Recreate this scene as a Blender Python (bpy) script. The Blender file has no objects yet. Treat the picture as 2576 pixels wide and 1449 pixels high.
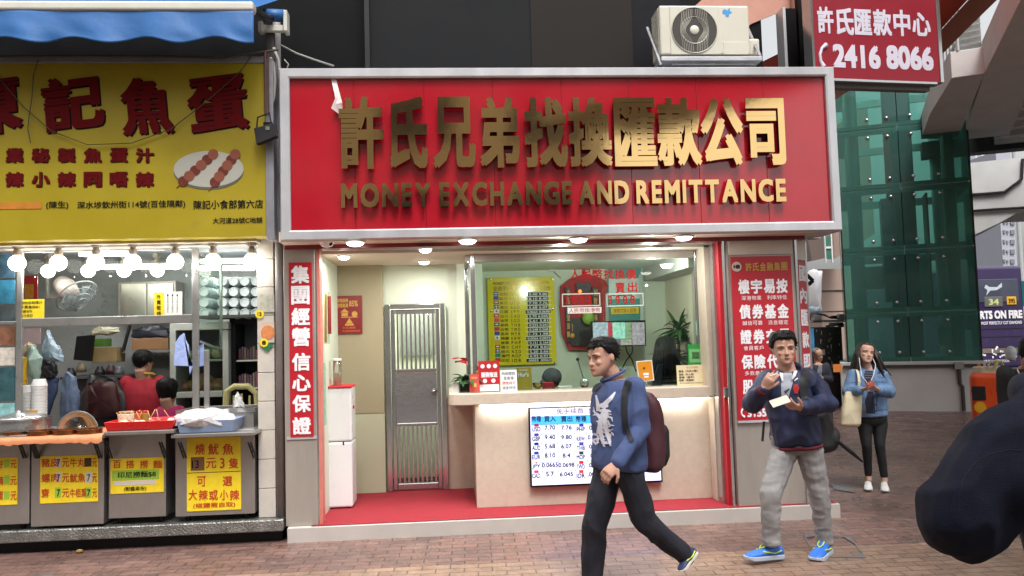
import bpy, math, random
from mathutils import Vector as V, Matrix, noise
R = math.radians
random.seed(7)
SC = bpy.context.scene
COL = SC.collection

# ---------------------------------------------------------------- camera
CAM_H, FPX = 1.68, 2050.0            # focal length in pixels of a 2576 px wide picture
YAW, PIT, ROL = R(4.3), R(3.6), R(1.6)
fw = V((math.sin(YAW)*math.cos(PIT), math.cos(YAW)*math.cos(PIT), math.sin(PIT)))
r0 = V((math.cos(YAW), -math.sin(YAW), 0)); u0 = r0.cross(fw)
rt = r0*math.cos(ROL) - u0*math.sin(ROL); up = u0*math.cos(ROL) + r0*math.sin(ROL)
CPOS = V((0, 0, CAM_H))
cd = bpy.data.cameras.new('Camera'); cam = bpy.data.objects.new('Camera', cd); COL.objects.link(cam)
cd.sensor_width = 36.0; cd.lens = 36.0*FPX/2576.0; cd.clip_end = 2000; cd.clip_start = 0.05
m = Matrix((rt, up, -fw)).transposed().to_4x4(); m.translation = CPOS
cam.matrix_world = m; SC.camera = cam

# ---------------------------------------------------------------- world, sun, exposure
SUN_EL, SUN_AZ = R(62), R(170)       # overcast: the sun only lends a soft direction
w = bpy.data.worlds.new('World'); SC.world = w; w.use_nodes = True
nt = w.node_tree; bg = nt.nodes['Background']
sky = nt.nodes.new('ShaderNodeTexSky'); sky.sky_type = 'NISHITA'; sky.sun_disc = False
sky.sun_elevation = SUN_EL; sky.sun_rotation = SUN_AZ; sky.air_density = 1.6; sky.dust_density = 6; sky.ozone_density = 1
hs = nt.nodes.new('ShaderNodeHueSaturation'); hs.inputs['Saturation'].default_value = 0.12
nt.links.new(sky.outputs[0], hs.inputs['Color']); nt.links.new(hs.outputs[0], bg.inputs[0]); bg.inputs[1].default_value = 0.15
sl = bpy.data.lights.new('sun', 'SUN'); sl.energy = 1.5; sl.angle = R(16); sl.color = (1, .97, .93)
so = bpy.data.objects.new('sun', sl); COL.objects.link(so)
sd = V((math.sin(SUN_AZ)*math.cos(SUN_EL), math.cos(SUN_AZ)*math.cos(SUN_EL), math.sin(SUN_EL)))
so.rotation_euler = sd.to_track_quat('Z', 'Y').to_euler(); so.location = (0, -20, 30)
SC.view_settings.view_transform = 'Standard'; SC.view_settings.look = 'None'
SC.view_settings.exposure = 0.62; SC.view_settings.gamma = 1
SC.render.engine = 'CYCLES'; SC.cycles.use_denoising = True
SC.cycles.max_bounces = 8; SC.cycles.diffuse_bounces = 4; SC.cycles.glossy_bounces = 4
SC.cycles.transmission_bounces = 6; SC.cycles.transparent_max_bounces = 12
SC.cycles.sample_clamp_indirect = 4; SC.cycles.caustics_reflective = False; SC.cycles.caustics_refractive = False

# ---------------------------------------------------------------- placing: pixel of the 2576 wide photo -> point in the place
def ray(px, py): return fw + rt*((px-1288)/FPX) - up*((py-724.5)/FPX)
def P(px, py, Y):
    d = ray(px, py); return CPOS + d*(Y/d.y)
def PZ(px, py, z=0.0):
    d = ray(px, py); return CPOS + d*((z-CAM_H)/d.z)

# ---------------------------------------------------------------- materials
def lin(c):
    return tuple((x/255/12.92 if x <= 10 else ((x/255+.055)/1.055)**2.4) for x in c)
MATS = {}
def mat(name, rgb, rough=.6, metal=0., vary=.12, vs=6., bump=0., bs=40., emit=0., spec=.5, coat=0., alpha=None, stain=None, stretch=None):
    """principled material: rgb is the surface's own colour (0..255), broken up by two noises"""
    if name in MATS: return MATS[name]
    M = bpy.data.materials.new(name); M.use_nodes = True; MATS[name] = M
    N, L = M.node_tree.nodes, M.node_tree.links; b = N['Principled BSDF']
    c = lin(rgb); b.inputs['Roughness'].default_value = rough; b.inputs['Metallic'].default_value = metal
    b.inputs['Specular IOR Level'].default_value = spec
    if coat: b.inputs['Coat Weight'].default_value = coat; b.inputs['Coat Roughness'].default_value = .06
    if emit:
        b.inputs['Emission Color'].default_value = (*c, 1); b.inputs['Emission Strength'].default_value = emit
    tc = N.new('ShaderNodeTexCoord'); mp = N.new('ShaderNodeMapping'); L.new(tc.outputs['Object'], mp.inputs[0])
    if stretch: mp.inputs['Scale'].default_value = stretch
    if vary:
        n1 = N.new('ShaderNodeTexNoise'); n1.inputs['Scale'].default_value = vs; n1.inputs['Detail'].default_value = 6; n1.inputs['Roughness'].default_value = .65
        L.new(mp.outputs[0], n1.inputs['Vector'])
        rp = N.new('ShaderNodeMapRange'); rp.inputs[1].default_value = .3; rp.inputs[2].default_value = .7
        rp.inputs[3].default_value = 1-vary; rp.inputs[4].default_value = 1+vary*.6; L.new(n1.outputs[0], rp.inputs[0])
        mx = N.new('ShaderNodeMix'); mx.data_type = 'RGBA'; mx.blend_type = 'MULTIPLY'; mx.inputs[0].default_value = 1
        mx.inputs[6].default_value = (*c, 1); L.new(rp.outputs[0], mx.inputs[7]); out = mx.outputs[2]
        if stain:
            n2 = N.new('ShaderNodeTexNoise'); n2.inputs['Scale'].default_value = stain[1]; n2.inputs['Detail'].default_value = 8; n2.inputs['Roughness'].default_value = .7
            L.new(mp.outputs[0], n2.inputs['Vector'])
            r2 = N.new('ShaderNodeMapRange'); r2.inputs[1].default_value = stain[2]; r2.inputs[2].default_value = stain[2]+.15; L.new(n2.outputs[0], r2.inputs[0])
            m2 = N.new('ShaderNodeMix'); m2.data_type = 'RGBA'; L.new(r2.outputs[0], m2.inputs[0]); L.new(out, m2.inputs[6]); m2.inputs[7].default_value = (*lin(stain[0]), 1)
            out = m2.outputs[2]
        L.new(out, b.inputs['Base Color'])
        r3 = N.new('ShaderNodeMapRange'); r3.inputs[1].default_value = .25; r3.inputs[2].default_value = .75
        r3.inputs[3].default_value = max(0.02, rough*.8); r3.inputs[4].default_value = min(1, rough*1.2); L.new(n1.outputs[0], r3.inputs[0]); L.new(r3.outputs[0], b.inputs['Roughness'])
    else: b.inputs['Base Color'].default_value = (*c, 1)
    if bump:
        n3 = N.new('ShaderNodeTexNoise'); n3.inputs['Scale'].default_value = bs; n3.inputs['Detail'].default_value = 5
        L.new(mp.outputs[0], n3.inputs['Vector']); bp = N.new('ShaderNodeBump'); bp.inputs['Strength'].default_value = bump; bp.inputs['Distance'].default_value = .02
        L.new(n3.outputs[0], bp.inputs['Height']); L.new(bp.outputs[0], b.inputs['Normal'])
    return M
def glass(name, rgb=(235, 245, 240), tint=1., refl=.5, rough=.01, body=None):
    if name in MATS: return MATS[name]
    M = bpy.data.materials.new(name); M.use_nodes = True; MATS[name] = M
    N, L = M.node_tree.nodes, M.node_tree.links; N.remove(N['Principled BSDF']); o = N['Material Output']
    t = N.new('ShaderNodeBsdfTransparent'); t.inputs[0].default_value = (*[x**tint for x in lin(rgb)], 1)
    g = N.new('ShaderNodeBsdfGlossy'); g.inputs['Roughness'].default_value = rough
    f = N.new('ShaderNodeFresnel'); f.inputs[0].default_value = 1.5
    k = N.new('ShaderNodeMath'); k.operation = 'MULTIPLY'; k.inputs[1].default_value = refl*2; L.new(f.outputs[0], k.inputs[0])
    x = N.new('ShaderNodeMixShader'); L.new(k.outputs[0], x.inputs[0]); L.new(t.outputs[0], x.inputs[1]); L.new(g.outputs[0], x.inputs[2]); L.new(x.outputs[0], o.inputs[0])
    if body:      # dust and body colour of tinted glass
        d_ = N.new('ShaderNodeBsdfDiffuse'); d_.inputs[0].default_value = (*lin(body[0]), 1); y = N.new('ShaderNodeMixShader'); y.inputs[0].default_value = body[1]; L.new(x.outputs[0], y.inputs[1]); L.new(d_.outputs[0], y.inputs[2]); L.new(y.outputs[0], o.inputs[0])
    return M

# ---------------------------------------------------------------- mesh builder
class MB:
    def __init__(s): s.v = []; s.f = []; s.mi = []; s.m = 0
    def add(s, vs, fs):
        k = len(s.v); s.v += [V(p) for p in vs]
        for f in fs: s.f.append([k+i for i in f]); s.mi.append(s.m)
        return s
    def box(s, x0, x1, y0, y1, z0, z1):
        if x0 > x1: x0, x1 = x1, x0
        if y0 > y1: y0, y1 = y1, y0
        if z0 > z1: z0, z1 = z1, z0
        return s.add([(x0,y0,z0),(x1,y0,z0),(x1,y1,z0),(x0,y1,z0),(x0,y0,z1),(x1,y0,z1),(x1,y1,z1),(x0,y1,z1)],
                     [(0,3,2,1),(4,5,6,7),(0,1,5,4),(1,2,6,5),(2,3,7,6),(3,0,4,7)])
    def rect(s, px0, py0, px1, py1, Y, d):       # upright box whose front face fills a picture rectangle at distance Y
        x0, x1, z0, z1 = prect(px0, py0, px1, py1, Y); return s.box(x0, x1, Y, Y+d, z0, z1)
    def quad(s, a, b, c, d): return s.add([a, b, c, d], [(0, 1, 2, 3)])
    def prism(s, pts, off):                      # polygon pts extruded by the vector off
        n = len(pts); off = V(off); vs = [V(p) for p in pts] + [V(p)+off for p in pts]
        return s.add(vs, [tuple(range(n))[::-1], tuple(range(n, 2*n))] + [(i, (i+1) % n, n+(i+1) % n, n+i) for i in range(n)])
    def rings(s, rings, cap=True, close=True):
        n = len(rings[0]); vs = [p for r in rings for p in r]; fs = []
        for i in range(len(rings)-1):
            for j in range(n if close else n-1):
                a, b = i*n+j, i*n+(j+1) % n; fs.append((a, b, b+n, a+n))
        if cap: fs += [tuple(range(n))[::-1], tuple(range((len(rings)-1)*n, len(rings)*n))]
        return s.add(vs, fs)
    def tube(s, pts, rad, n=8, cap=True, rnd=False, flat=1.0):
        pts = [V(p) for p in pts]; rs = rad if isinstance(rad, (list, tuple)) else [rad]*len(pts)
        rs = list(rs); out = []; prev = None
        if rnd:
            d0 = (pts[0]-pts[1]).normalized(); d1 = (pts[-1]-pts[-2]).normalized()
            pts = [pts[0]+d0*rs[0]*.95, pts[0]+d0*rs[0]*.7] + pts + [pts[-1]+d1*rs[-1]*.7, pts[-1]+d1*rs[-1]*.95]
            rs = [rs[0]*.3, rs[0]*.72] + rs + [rs[-1]*.72, rs[-1]*.3]
        for i, p in enumerate(pts):
            t = (pts[min(i+1, len(pts)-1)] - pts[max(i-1, 0)])
            if t.length < 1e-7: t = V((0, 0, 1))
            t.normalize()
            if prev is None:
                a = V((0, 0, 1)) if abs(t.z) < .9 else V((1, 0, 0)); prev = (a - t*a.dot(t)).normalized()
            else:
                q = prev - t*prev.dot(t); prev = q.normalized() if q.length > 1e-5 else prev
            b = t.cross(prev)
            out.append([p + (prev*math.cos(2*math.pi*k/n) + b*math.sin(2*math.pi*k/n)*flat)*rs[i] for k in range(n)])
        return s.rings(out, cap)
    def cyl(s, a, b, r, n=16, r2=None): return s.tube([a, b], [r, r if r2 is None else r2], n)
    def lathe(s, c, prof, n=20, axis=(0, 0, 1)):  # prof: (radius, height) pairs
        ax = V(axis).normalized(); e = V((1, 0, 0)) if abs(ax.x) < .9 else V((0, 1, 0)); e = (e-ax*e.dot(ax)).normalized(); g = ax.cross(e); c = V(c)
        return s.rings([[c+ax*h+(e*math.cos(2*math.pi*k/n)+g*math.sin(2*math.pi*k/n))*max(r, 1e-4) for k in range(n)] for r, h in prof])
    def ball(s, c, r, n=12, mz=8, ax=None):
        c = V(c); r = (r, r, r) if not isinstance(r, (tuple, list)) else r
        ax = ax or (V((1,0,0)), V((0,1,0)), V((0,0,1))); rg = []
        for i in range(mz+1):
            a = -math.pi/2 + math.pi*i/mz; cz, rr = math.sin(a), max(math.cos(a), .02)
            rg.append([c + ax[0]*(r[0]*rr*math.cos(2*math.pi*k/n)) + ax[1]*(r[1]*rr*math.sin(2*math.pi*k/n)) + ax[2]*(r[2]*cz) for k in range(n)])
        return s.rings(rg)
    def text(s, body, o, ux, uz, w, h, bold=.02, ex=0., fit=True, step=.0004, nrm=None):
        """lettering laid on the plane o + ux,uz; its ink fills w x h"""
        vs, fs, bb = glyphs(body); ux = V(ux).normalized(); uz = V(uz).normalized(); nr = V(nrm) if nrm else ux.cross(uz)
        bw, bh = max(bb[1]-bb[0], 1e-3)+2*bold, max(bb[3]-bb[2], 1e-3)+2*bold; kx, kz = w/bw, h/bh
        if not fit: kz = kx = min(kx, kz)
        o = V(o) + ux*((w-bw*kx)/2) + uz*((h-bh*kz)/2)
        offs = [(0, 0)] if bold <= 0 else [(-bold, -bold), (bold, -bold), (-bold, bold), (bold, bold)]
        for q, (dx, dy) in enumerate(offs):
            pts = [o + ux*((x-bb[0]+bold+dx)*kx) + uz*((y-bb[2]+bold+dy)*kz) + nr*(q*step) for x, y in vs]
            if not ex: s.add(pts, fs)
            else:
                n = len(pts); cnt = {}
                for f in fs:
                    for i in range(len(f)):
                        a, b = f[i], f[(i+1) % len(f)]; cnt[(a, b)] = 1
                side = [(a, b) for (a, b) in cnt if (b, a) not in cnt]
                s.add([p+nr*ex for p in pts] + pts, fs + [(b, a, a+n, b+n) for a, b in side])
        return s
    def ptext(s, body, px0, py0, px1, py1, Y, bold=.02, ex=0., fit=True):
        x0, x1, z0, z1 = prect(px0, py0, px1, py1, Y); return s.text(body, (x0, Y, z0), (1,0,0), (0,0,1), x1-x0, z1-z0, bold, ex, fit, .00012 if ex else .0004)
    def build(s, name, mats, parent=None, bevel=0., smooth=False, seg=2, auto=None):
        base = WL.get(parent.name, V((0,0,0))) if parent else V((0,0,0))
        me = bpy.data.meshes.new(name); me.from_pydata([p-base for p in s.v], [], s.f)
        for mm in (mats if isinstance(mats, (list, tuple)) else [mats]): me.materials.append(mm)
        me.polygons.foreach_set('material_index', s.mi)
        if smooth: me.polygons.foreach_set('use_smooth', [True]*len(me.polygons))
        me.update()
        o = bpy.data.objects.new(name, me); COL.objects.link(o)
        if parent: o.parent = parent
        WL[o.name] = base.copy()
        if auto is not None:
            me.polygons.foreach_set('use_smooth', [True]*len(me.polygons)); me.set_sharp_from_angle(angle=R(auto))
        if bevel:
            b = o.modifiers.new('bevel', 'BEVEL'); b.width = bevel; b.segments = seg; b.limit_method = 'ANGLE'; b.angle_limit = R(40); b.harden_normals = False
        return o
WL = {}
def prect(px0, py0, px1, py1, Y):
    my, mx = (py0+py1)/2, (px0+px1)/2
    return P(px0, my, Y).x, P(px1, my, Y).x, P(mx, py1, Y).z, P(mx, py0, Y).z
GL = {}
def glyphs(body):
    if body not in GL:
        c = bpy.data.curves.new('t', 'FONT'); c.body = body; c.resolution_u = 3; c.size = 1
        o = bpy.data.objects.new('t', c); COL.objects.link(o)
        dg = bpy.context.evaluated_depsgraph_get(); me = bpy.data.meshes.new_from_object(o.evaluated_get(dg))
        vs = [(v.co.x, v.co.y) for v in me.vertices]; fs = [tuple(p.vertices) for p in me.polygons]
        key = {}; idx = []; nv = []
        for p in vs:
            k = (round(p[0], 5), round(p[1], 5))
            if k not in key: key[k] = len(nv); nv.append(p)
            idx.append(key[k])
        vs = nv; fs = [f for f in (tuple(dict.fromkeys(idx[i] for i in f)) for f in fs) if len(f) > 2]
        xs = [p[0] for p in vs] or [0]; ys = [p[1] for p in vs] or [0]
        GL[body] = (vs, fs, (min(xs), max(xs), min(ys), max(ys)))
        bpy.data.objects.remove(o); bpy.data.curves.remove(c); bpy.data.meshes.remove(me)
    return GL[body]

def tag(o, label=None, cat=None, group=None, kind=None):
    if label: o['label'] = label
    if cat: o['category'] = cat
    if group: o['group'] = group
    if kind: o['kind'] = kind
    return o
def thing(name, label, cat, loc, group=None):
    o = bpy.data.objects.new(name, None); COL.objects.link(o); o.location = loc; o.empty_display_size = .1
    WL[o.name] = V(loc); return tag(o, label, cat, group)
def dup(root, off, label=None):
    r = root.copy(); COL.objects.link(r); r.location = V(root.location)+V(off)
    if label: r['label'] = label
    for ch in [c for c in COL.objects if c.parent == root]:
        c = ch.copy(); COL.objects.link(c); c.parent = r
        for g in [x for x in COL.objects if x.parent == ch]:
            d = g.copy(); COL.objects.link(d); d.parent = c
    return r
def lamp(kind, loc, watts, size=.1, rgb=(1, .95, .86), rot=None, sy=None, spread=None):
    l = bpy.data.lights.new('lamp_light', kind); l.energy = watts; l.color = rgb
    if kind == 'AREA':
        l.shape = 'DISK' if sy is None else 'RECTANGLE'; l.size = size
        if sy: l.size_y = sy
        if spread: l.spread = spread
    else: l.shadow_soft_size = size
    o = bpy.data.objects.new('lamp_light', l); COL.objects.link(o); o.location = loc; o['kind'] = 'helper'
    if rot: o.rotation_euler = rot
    return o

# shared materials
steel = mat('brushed_steel', (172, 164, 156), .38, .4, .18, 3, .05, 60, stretch=(1, 1, .15))
steel2 = mat('polished_steel', (186, 186, 186), .14, .8, .1, 5)
alu = mat('satin_aluminium', (206, 207, 212), .38, .45, .08, 4)
white = mat('white_paint', (226, 226, 222), .5, 0, .06)
black = mat('black_plastic', (14, 14, 16), .5, 0, .2, spec=.3)
dark = mat('dark_metal', (38, 36, 36), .5, .3, .25)
red_gloss = mat('red_acrylic', (186, 20, 34), .13, 0, .05, 2, spec=.5)
red_mat = mat('red_vinyl', (178, 28, 42), .4, 0, .06, 3)
cream = mat('cream_stone', (190, 176, 160), .45, 0, .1, 14, .03, 60, stain=((160, 142, 122), 3.5, .66))
print_white = mat('white_print', (235, 232, 236), .5, 0, 0)
print_black = mat('black_print', (22, 20, 22), .7, 0, 0, spec=.15)
print_red = mat('red_print', (168, 22, 28), .6, 0, .1, 20, spec=.2)
print_gold = mat('gold_print', (200, 150, 66), .5, 0, 0)
yellow_card = mat('yellow_card', (236, 208, 36), .6, 0, .1, 18)
wood = mat('brown_wood', (88, 62, 42), .5, 0, .25, 6, stretch=(6, 6, .6))
# ================================================================ ground
def paver_mat(name, c1, c2, cm, rough, wet):
    M = bpy.data.materials.new(name); M.use_nodes = True
    N, L = M.node_tree.nodes, M.node_tree.links; b = N['Principled BSDF']
    tc = N.new('ShaderNodeTexCoord'); mp = N.new('ShaderNodeMapping'); L.new(tc.outputs['Object'], mp.inputs[0]); mp.inputs['Rotation'].default_value = (0, 0, R(1.5))
    wv = N.new('ShaderNodeTexNoise'); wv.inputs['Scale'].default_value = 2.3; wv.inputs['Detail'].default_value = 2; L.new(mp.outputs[0], wv.inputs['Vector'])
    ad = N.new('ShaderNodeMix'); ad.data_type = 'VECTOR'; ad.inputs[0].default_value = .012; L.new(mp.outputs[0], ad.inputs[4]); L.new(wv.outputs['Color'], ad.inputs[5])
    k = N.new('ShaderNodeTexBrick'); L.new(ad.outputs[1], k.inputs['Vector'])
    k.inputs['Color1'].default_value = (*lin(c1), 1); k.inputs['Color2'].default_value = (*lin(c2), 1); k.inputs['Mortar'].default_value = (*lin(cm), 1)
    k.inputs['Scale'].default_value = 1; k.inputs['Brick Width'].default_value = .205; k.inputs['Row Height'].default_value = .103
    k.inputs['Mortar Size'].default_value = .0045; k.inputs['Mortar Smooth'].default_value = .25; k.inputs['Bias'].default_value = -.1
    def nz(sc, lo, hi, a, z):
        n = N.new('ShaderNodeTexNoise'); n.inputs['Scale'].default_value = sc; n.inputs['Detail'].default_value = 8; n.inputs['Roughness'].default_value = .7; L.new(mp.outputs[0], n.inputs['Vector'])
        r = N.new('ShaderNodeMapRange'); r.inputs[1].default_value = lo; r.inputs[2].default_value = hi; r.inputs[3].default_value = a; r.inputs[4].default_value = z; L.new(n.outputs[0], r.inputs[0]); return r.outputs[0]
    o = k.outputs[0]
    for sc, lo, hi, a, z in ((1.1, .35, .65, .66, 1.12), (9, .3, .7, .72, 1.18), (90, .3, .7, .82, 1.12)):
        x = N.new('ShaderNodeMix'); x.data_type = 'RGBA'; x.blend_type = 'MULTIPLY'; x.inputs[0].default_value = 1; L.new(o, x.inputs[6]); L.new(nz(sc, lo, hi, a, z), x.inputs[7]); o = x.outputs[2]
    x = N.new('ShaderNodeMix'); x.data_type = 'RGBA'; L.new(nz(2.7, .6, .72, 0, .45), x.inputs[0]); L.new(o, x.inputs[6]); x.inputs[7].default_value = (*lin((150, 142, 134)), 1)
    y = N.new('ShaderNodeMix'); y.data_type = 'RGBA'; L.new(nz(26, .74, .78, 0, .8), y.inputs[0]); L.new(x.outputs[2], y.inputs[6]); y.inputs[7].default_value = (*lin((188, 184, 178)), 1); x = y   # gum and specks
    L.new(x.outputs[2], b.inputs['Base Color']); L.new(nz(3, .4, .62, rough, wet), b.inputs['Roughness'])
    bp = N.new('ShaderNodeBump'); bp.inputs['Strength'].default_value = .7; bp.inputs['Distance'].default_value = .006; bp.invert = True
    L.new(k.outputs['Fac'], bp.inputs['Height'])
    b2 = N.new('ShaderNodeBump'); b2.inputs['Strength'].default_value = .25; b2.inputs['Distance'].default_value = .01; L.new(nz(45, .2, .8, 0, 1), b2.inputs['Height']); L.new(bp.outputs[0], b2.inputs['Normal']); L.new(b2.outputs[0], b.inputs['Normal'])
    return M
pav_red = paver_mat('red_brown_pavers', (134, 102, 92), (110, 87, 83), (60, 52, 49), .5, .22)
pav_tan = paver_mat('tan_pavers', (152, 125, 106), (134, 106, 90), (84, 71, 62), .55, .34)
asph = mat('asphalt', (62, 61, 61), .85, 0, .2, 3, .3, 120)
g = MB()
def sheet(mb, x0, x1, y0, y1, z): mb.quad((x0, y0, z), (x1, y0, z), (x1, y1, z), (x0, y1, z))
sheet(g, -300, 300, -300, 400, -.02); tag(g.build('ground', asph), kind='structure')
g = MB(); sheet(g, -14, 11.2, 6.05, 22, 0); tag(g.build('pavement', pav_red), kind='structure')
g = MB(); a, b_ = PZ(810, 1438), PZ(2570, 1355); sl_ = (b_.y-a.y)/(b_.x-a.x)
yl = lambda x: a.y+(x-a.x)*sl_
g.add([(-14, 2.6, .004), (12, 2.6, .004), (12, yl(12), .004), (-14, yl(-14), .004)], [(0, 1, 2, 3)]); tag(g.build('paved_border', pav_tan), kind='structure')
g = MB(); sheet(g, -14, 12, 2.6, 6.3, -.001); tag(g.build('pavement', pav_red), kind='structure')
g = MB(); g.box(-14, 12, 2.45, 2.6, -.14, .01); tag(g.build('kerb', mat('kerb_stone', (128, 122, 116), .8, 0, .15, 8), bevel=.012), kind='structure')
# service hatch set in the paving, its frame and inlaid corners
t = thing('service_hatch', 'brick filled service hatch with steel corner plates set in the pavement', 'manhole cover', PZ(2120, 1380))
hm = mat('worn_steel', (140, 140, 142), .42, .7, .25, 12)
pts = [PZ(2022, 1345, .006), PZ(2140, 1352, .006), PZ(2176, 1404, .006), PZ(2052, 1401, .006)]
f = MB()
for i in range(4):
    a, b_ = pts[i], pts[(i+1) % 4]; d = (b_-a).normalized(); n = V((-d.y, d.x, 0))*.006
    f.prism([a-n, b_-n, b_+n, a+n], (0, 0, .004))
f.build('frame', hm, t)
c = sum(pts, V())/4
for p, q, s_ in ((0, 1, 3), (1, 2, 0), (2, 3, 1), (3, 0, 2)):
    k = MB(); a = pts[p]; k.prism([a, a+(pts[q]-a)*.4, a+(pts[s_]-a)*.16], (0, 0, .006)); k.build('corner_plate', hm, t)
k = MB(); a = PZ(2090, 1218, .005); k.prism([a, PZ(2140, 1228, .005), PZ(2152, 1240, .005), PZ(2100, 1232, .005)], (0, 0, .004))
tag(k.build('drain_strip', hm), 'thin steel strip let into the paving behind the shop corner', 'drain cover')

# ================================================================ the block above the shops
YW = 7.75
bm_ = thing('corner_building', 'dark clad building rising above the exchange shop and food stall', 'building', (1, 8, 0))
blk = mat('black_glass_cladding', (4, 4, 7), .5, 0, .3, 4, spec=.15)
gry = mat('slate_grey_cladding', (17, 19, 22), .6, 0, .18, 3, spec=.2)
brn = mat('brown_wood_cladding', (34, 28, 24), .6, 0, .28, 5, spec=.2, stretch=(7, 7, .4))
nav = mat('navy_cladding', (10, 11, 20), .6, 0, .2, 4, spec=.2)
def strip(px0, px1, Y, d, m_, nm, z0=3.6, z1=9.):
    x0, x1 = P(px0, 120, Y).x, P(px1, 120, Y).x; q = MB(); q.box(x0, x1, Y, Y+d, z0, z1); q.build(nm, m_, bm_)
q = MB(); q.box(-14, P(928, 100, YW).x, YW+.25, YW+.6, 4.05, 9); q.build('black_wall', blk, bm_)
strip(928, 1337, YW+.05, .4, gry, 'grey_panel'); strip(1337, 1592, YW+.04, .4, brn, 'wood_panel'); strip(1592, 1715, YW+.1, .4, nav, 'navy_panel')
q = MB(); q.box(P(918, 100, YW).x, P(930, 100, YW).x, YW-.02, YW+.03, 4.05, 9); q.build('joint_post', dark, bm_)
q = MB(); q.box(P(1700, 100, YW).x, 3.2, YW+.12, YW+.5, 3.6, 9); q.build('black_wall', blk, bm_)
pk = mat('salmon_tiles', (196, 142, 124), .6, 0, .1, 10)
q = MB(); q.prism([P(1742, 70, YW+.1), P(1742, 20, YW+.1), P(1800, -30, YW+.1), P(2045, -30, YW+.1), P(2045, 20, YW+.1), P(1985, 20, YW+.1), P(1890, 60, YW+.1), P(1758, 165, YW+.1), P(1745, 160, YW+.1)], (0, .015, 0)); q.build('salmon_panel', pk, bm_)
for a, b_, mm in ((1966, 1973, alu), (1973, 2002, blk), (2008, 2036, blk)):
    q = MB(); x0, x1 = P(a, 100, YW-.02).x, P(b_, 100, YW-.02).x; q.box(x0, x1, YW-.05 if mm is blk else YW-.08, YW+.09, 3.6, P(1980, 26, YW).z if a < 2000 else 9); q.build('column', mm, bm_)
q = MB(); q.box(P(2002, 80, YW).x, P(2010, 80, YW).x, YW+.02, YW+.08, 3.6, 9); q.build('salmon_panel', pk, bm_)
# solid body of the block, well behind everything, and the block over the stall
q = MB(); q.box(-14, 3.1, 11.2, 18, 0, 16); q.box(-14, 3.0, 8.2, 11.2, 4.6, 16); q.build('wall', mat('block_render', (150, 130, 120), .8, 0, .12, 1.5), bm_)
# curved salmon canopy of the podium
pth = [PZ(x, y, 5.25) for x, y in ((2092, 258), (2130, 232), (2200, 200), (2290, 165), (2364, 143), (2430, 76), (2508, 0), (2590, -82))]
q = MB(); inn = [p+V((-1.6, .3, 0)) for p in pth]
q.rings([[p, p+V((0, 0, .32))] for p in pth], cap=False, close=False); q.build('canopy_edge', mat('beige_band', (196, 160, 140), .7, 0, .1, 6), bm_)
q = MB(); n_ = len(pth); q.add([p+V((0, 0, .33)) for p in pth]+[p+V((0, 0, .33)) for p in inn]+[p+V((0, 0, 3)) for p in pth]+[p+V((0, 0, 3)) for p in inn],
      [(i, i+1, n_+i+1, n_+i) for i in range(n_-1)]+[(i, i+1, 2*n_+i+1, 2*n_+i) for i in range(n_-1)]+[(2*n_+i, 2*n_+i+1, 3*n_+i+1, 3*n_+i) for i in range(n_-1)])
q.build('canopy', mat('coral_render', (206, 92, 70), .7, 0, .1, 5), bm_)

# ================================================================ exchange shop shell
CX0, CX1 = -1.44, 3.44
shop = thing('exchange_shop', 'money exchange shop with open front, cream counter and red carpet step', 'shop', (1, 7.2, 0))
q = MB(); yl_, yr_ = 7.20, 7.16
q.box(CX0, CX1, 7.19, 7.6, -.05, .125)
for i in range(4): pass
q.build('plinth', mat('painted_plinth', (182, 176, 170), .6, 0, .08, 5, stain=((150, 140, 132), 7, .68)), shop, bevel=.006)
q = MB(); q.add([(CX0+.2, 7.21, .131), (CX1-.02, 7.21, .131), (CX1-.02, 7.5, .131), (2.6, 7.5, .131), (2.6, 8.8, .131), (CX0+.2, 8.8, .131)], [(0, 1, 2, 3, 4, 5)])
q.build('carpet', mat('red_carpet', (150, 28, 42), .95, 0, .2, 12, .5, 400, stain=((120, 40, 46), 5, .64)), shop)
q = MB(); q.box(CX0, 2.7, 7.61, 10, -.05, .12); q.build('floor_slab', dark, shop)
wallg = mat('pale_green_wall', (210, 217, 198), .6, 0, .04, 2)
tanw = mat('olive_tan_wall', (164, 154, 126), .6, 0, .05, 2)
ceil = mat('cream_ceiling', (222, 214, 198), .7, 0, .04, 3)
CZ = 2.50
XL = P(824, 900, 7.9).x
q = MB(); q.box(XL-.12, XL, 7.42, 8.66, .12, CZ); q.build('side_wall', wallg, shop)
x0, x1, zt = P(836, 900, 8.65).x, P(965, 900, 8.65).x, P(930, 648, 8.65).z; zm = P(930, 1040, 8.65).z
q = MB(); q.box(XL, x1, 8.65, 8.74, zm, CZ); q.build('tan_panel', tanw, shop, bevel=.004)
q = MB(); q.box(XL, x1, 8.655, 8.74, .12, zm-.004); q.build('green_panel', mat('light_green_wall', (190, 192, 164), .6, 0, .04, 2), shop)
gx0, gx1 = P(972, 1000, 8.72).x, P(1124, 1000, 8.72).x; gz1 = P(1045, 764, 8.72).z
q = MB(); q.box(x1, gx0-.004, 8.75, 8.9, .12, CZ); q.box(gx0-.004, gx1+.004, 8.75, 8.9, gz1+.004, CZ); q.box(gx1+.004, .34, 8.75, 8.9, .12, CZ); q.build('back_wall', wallg, shop)
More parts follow.
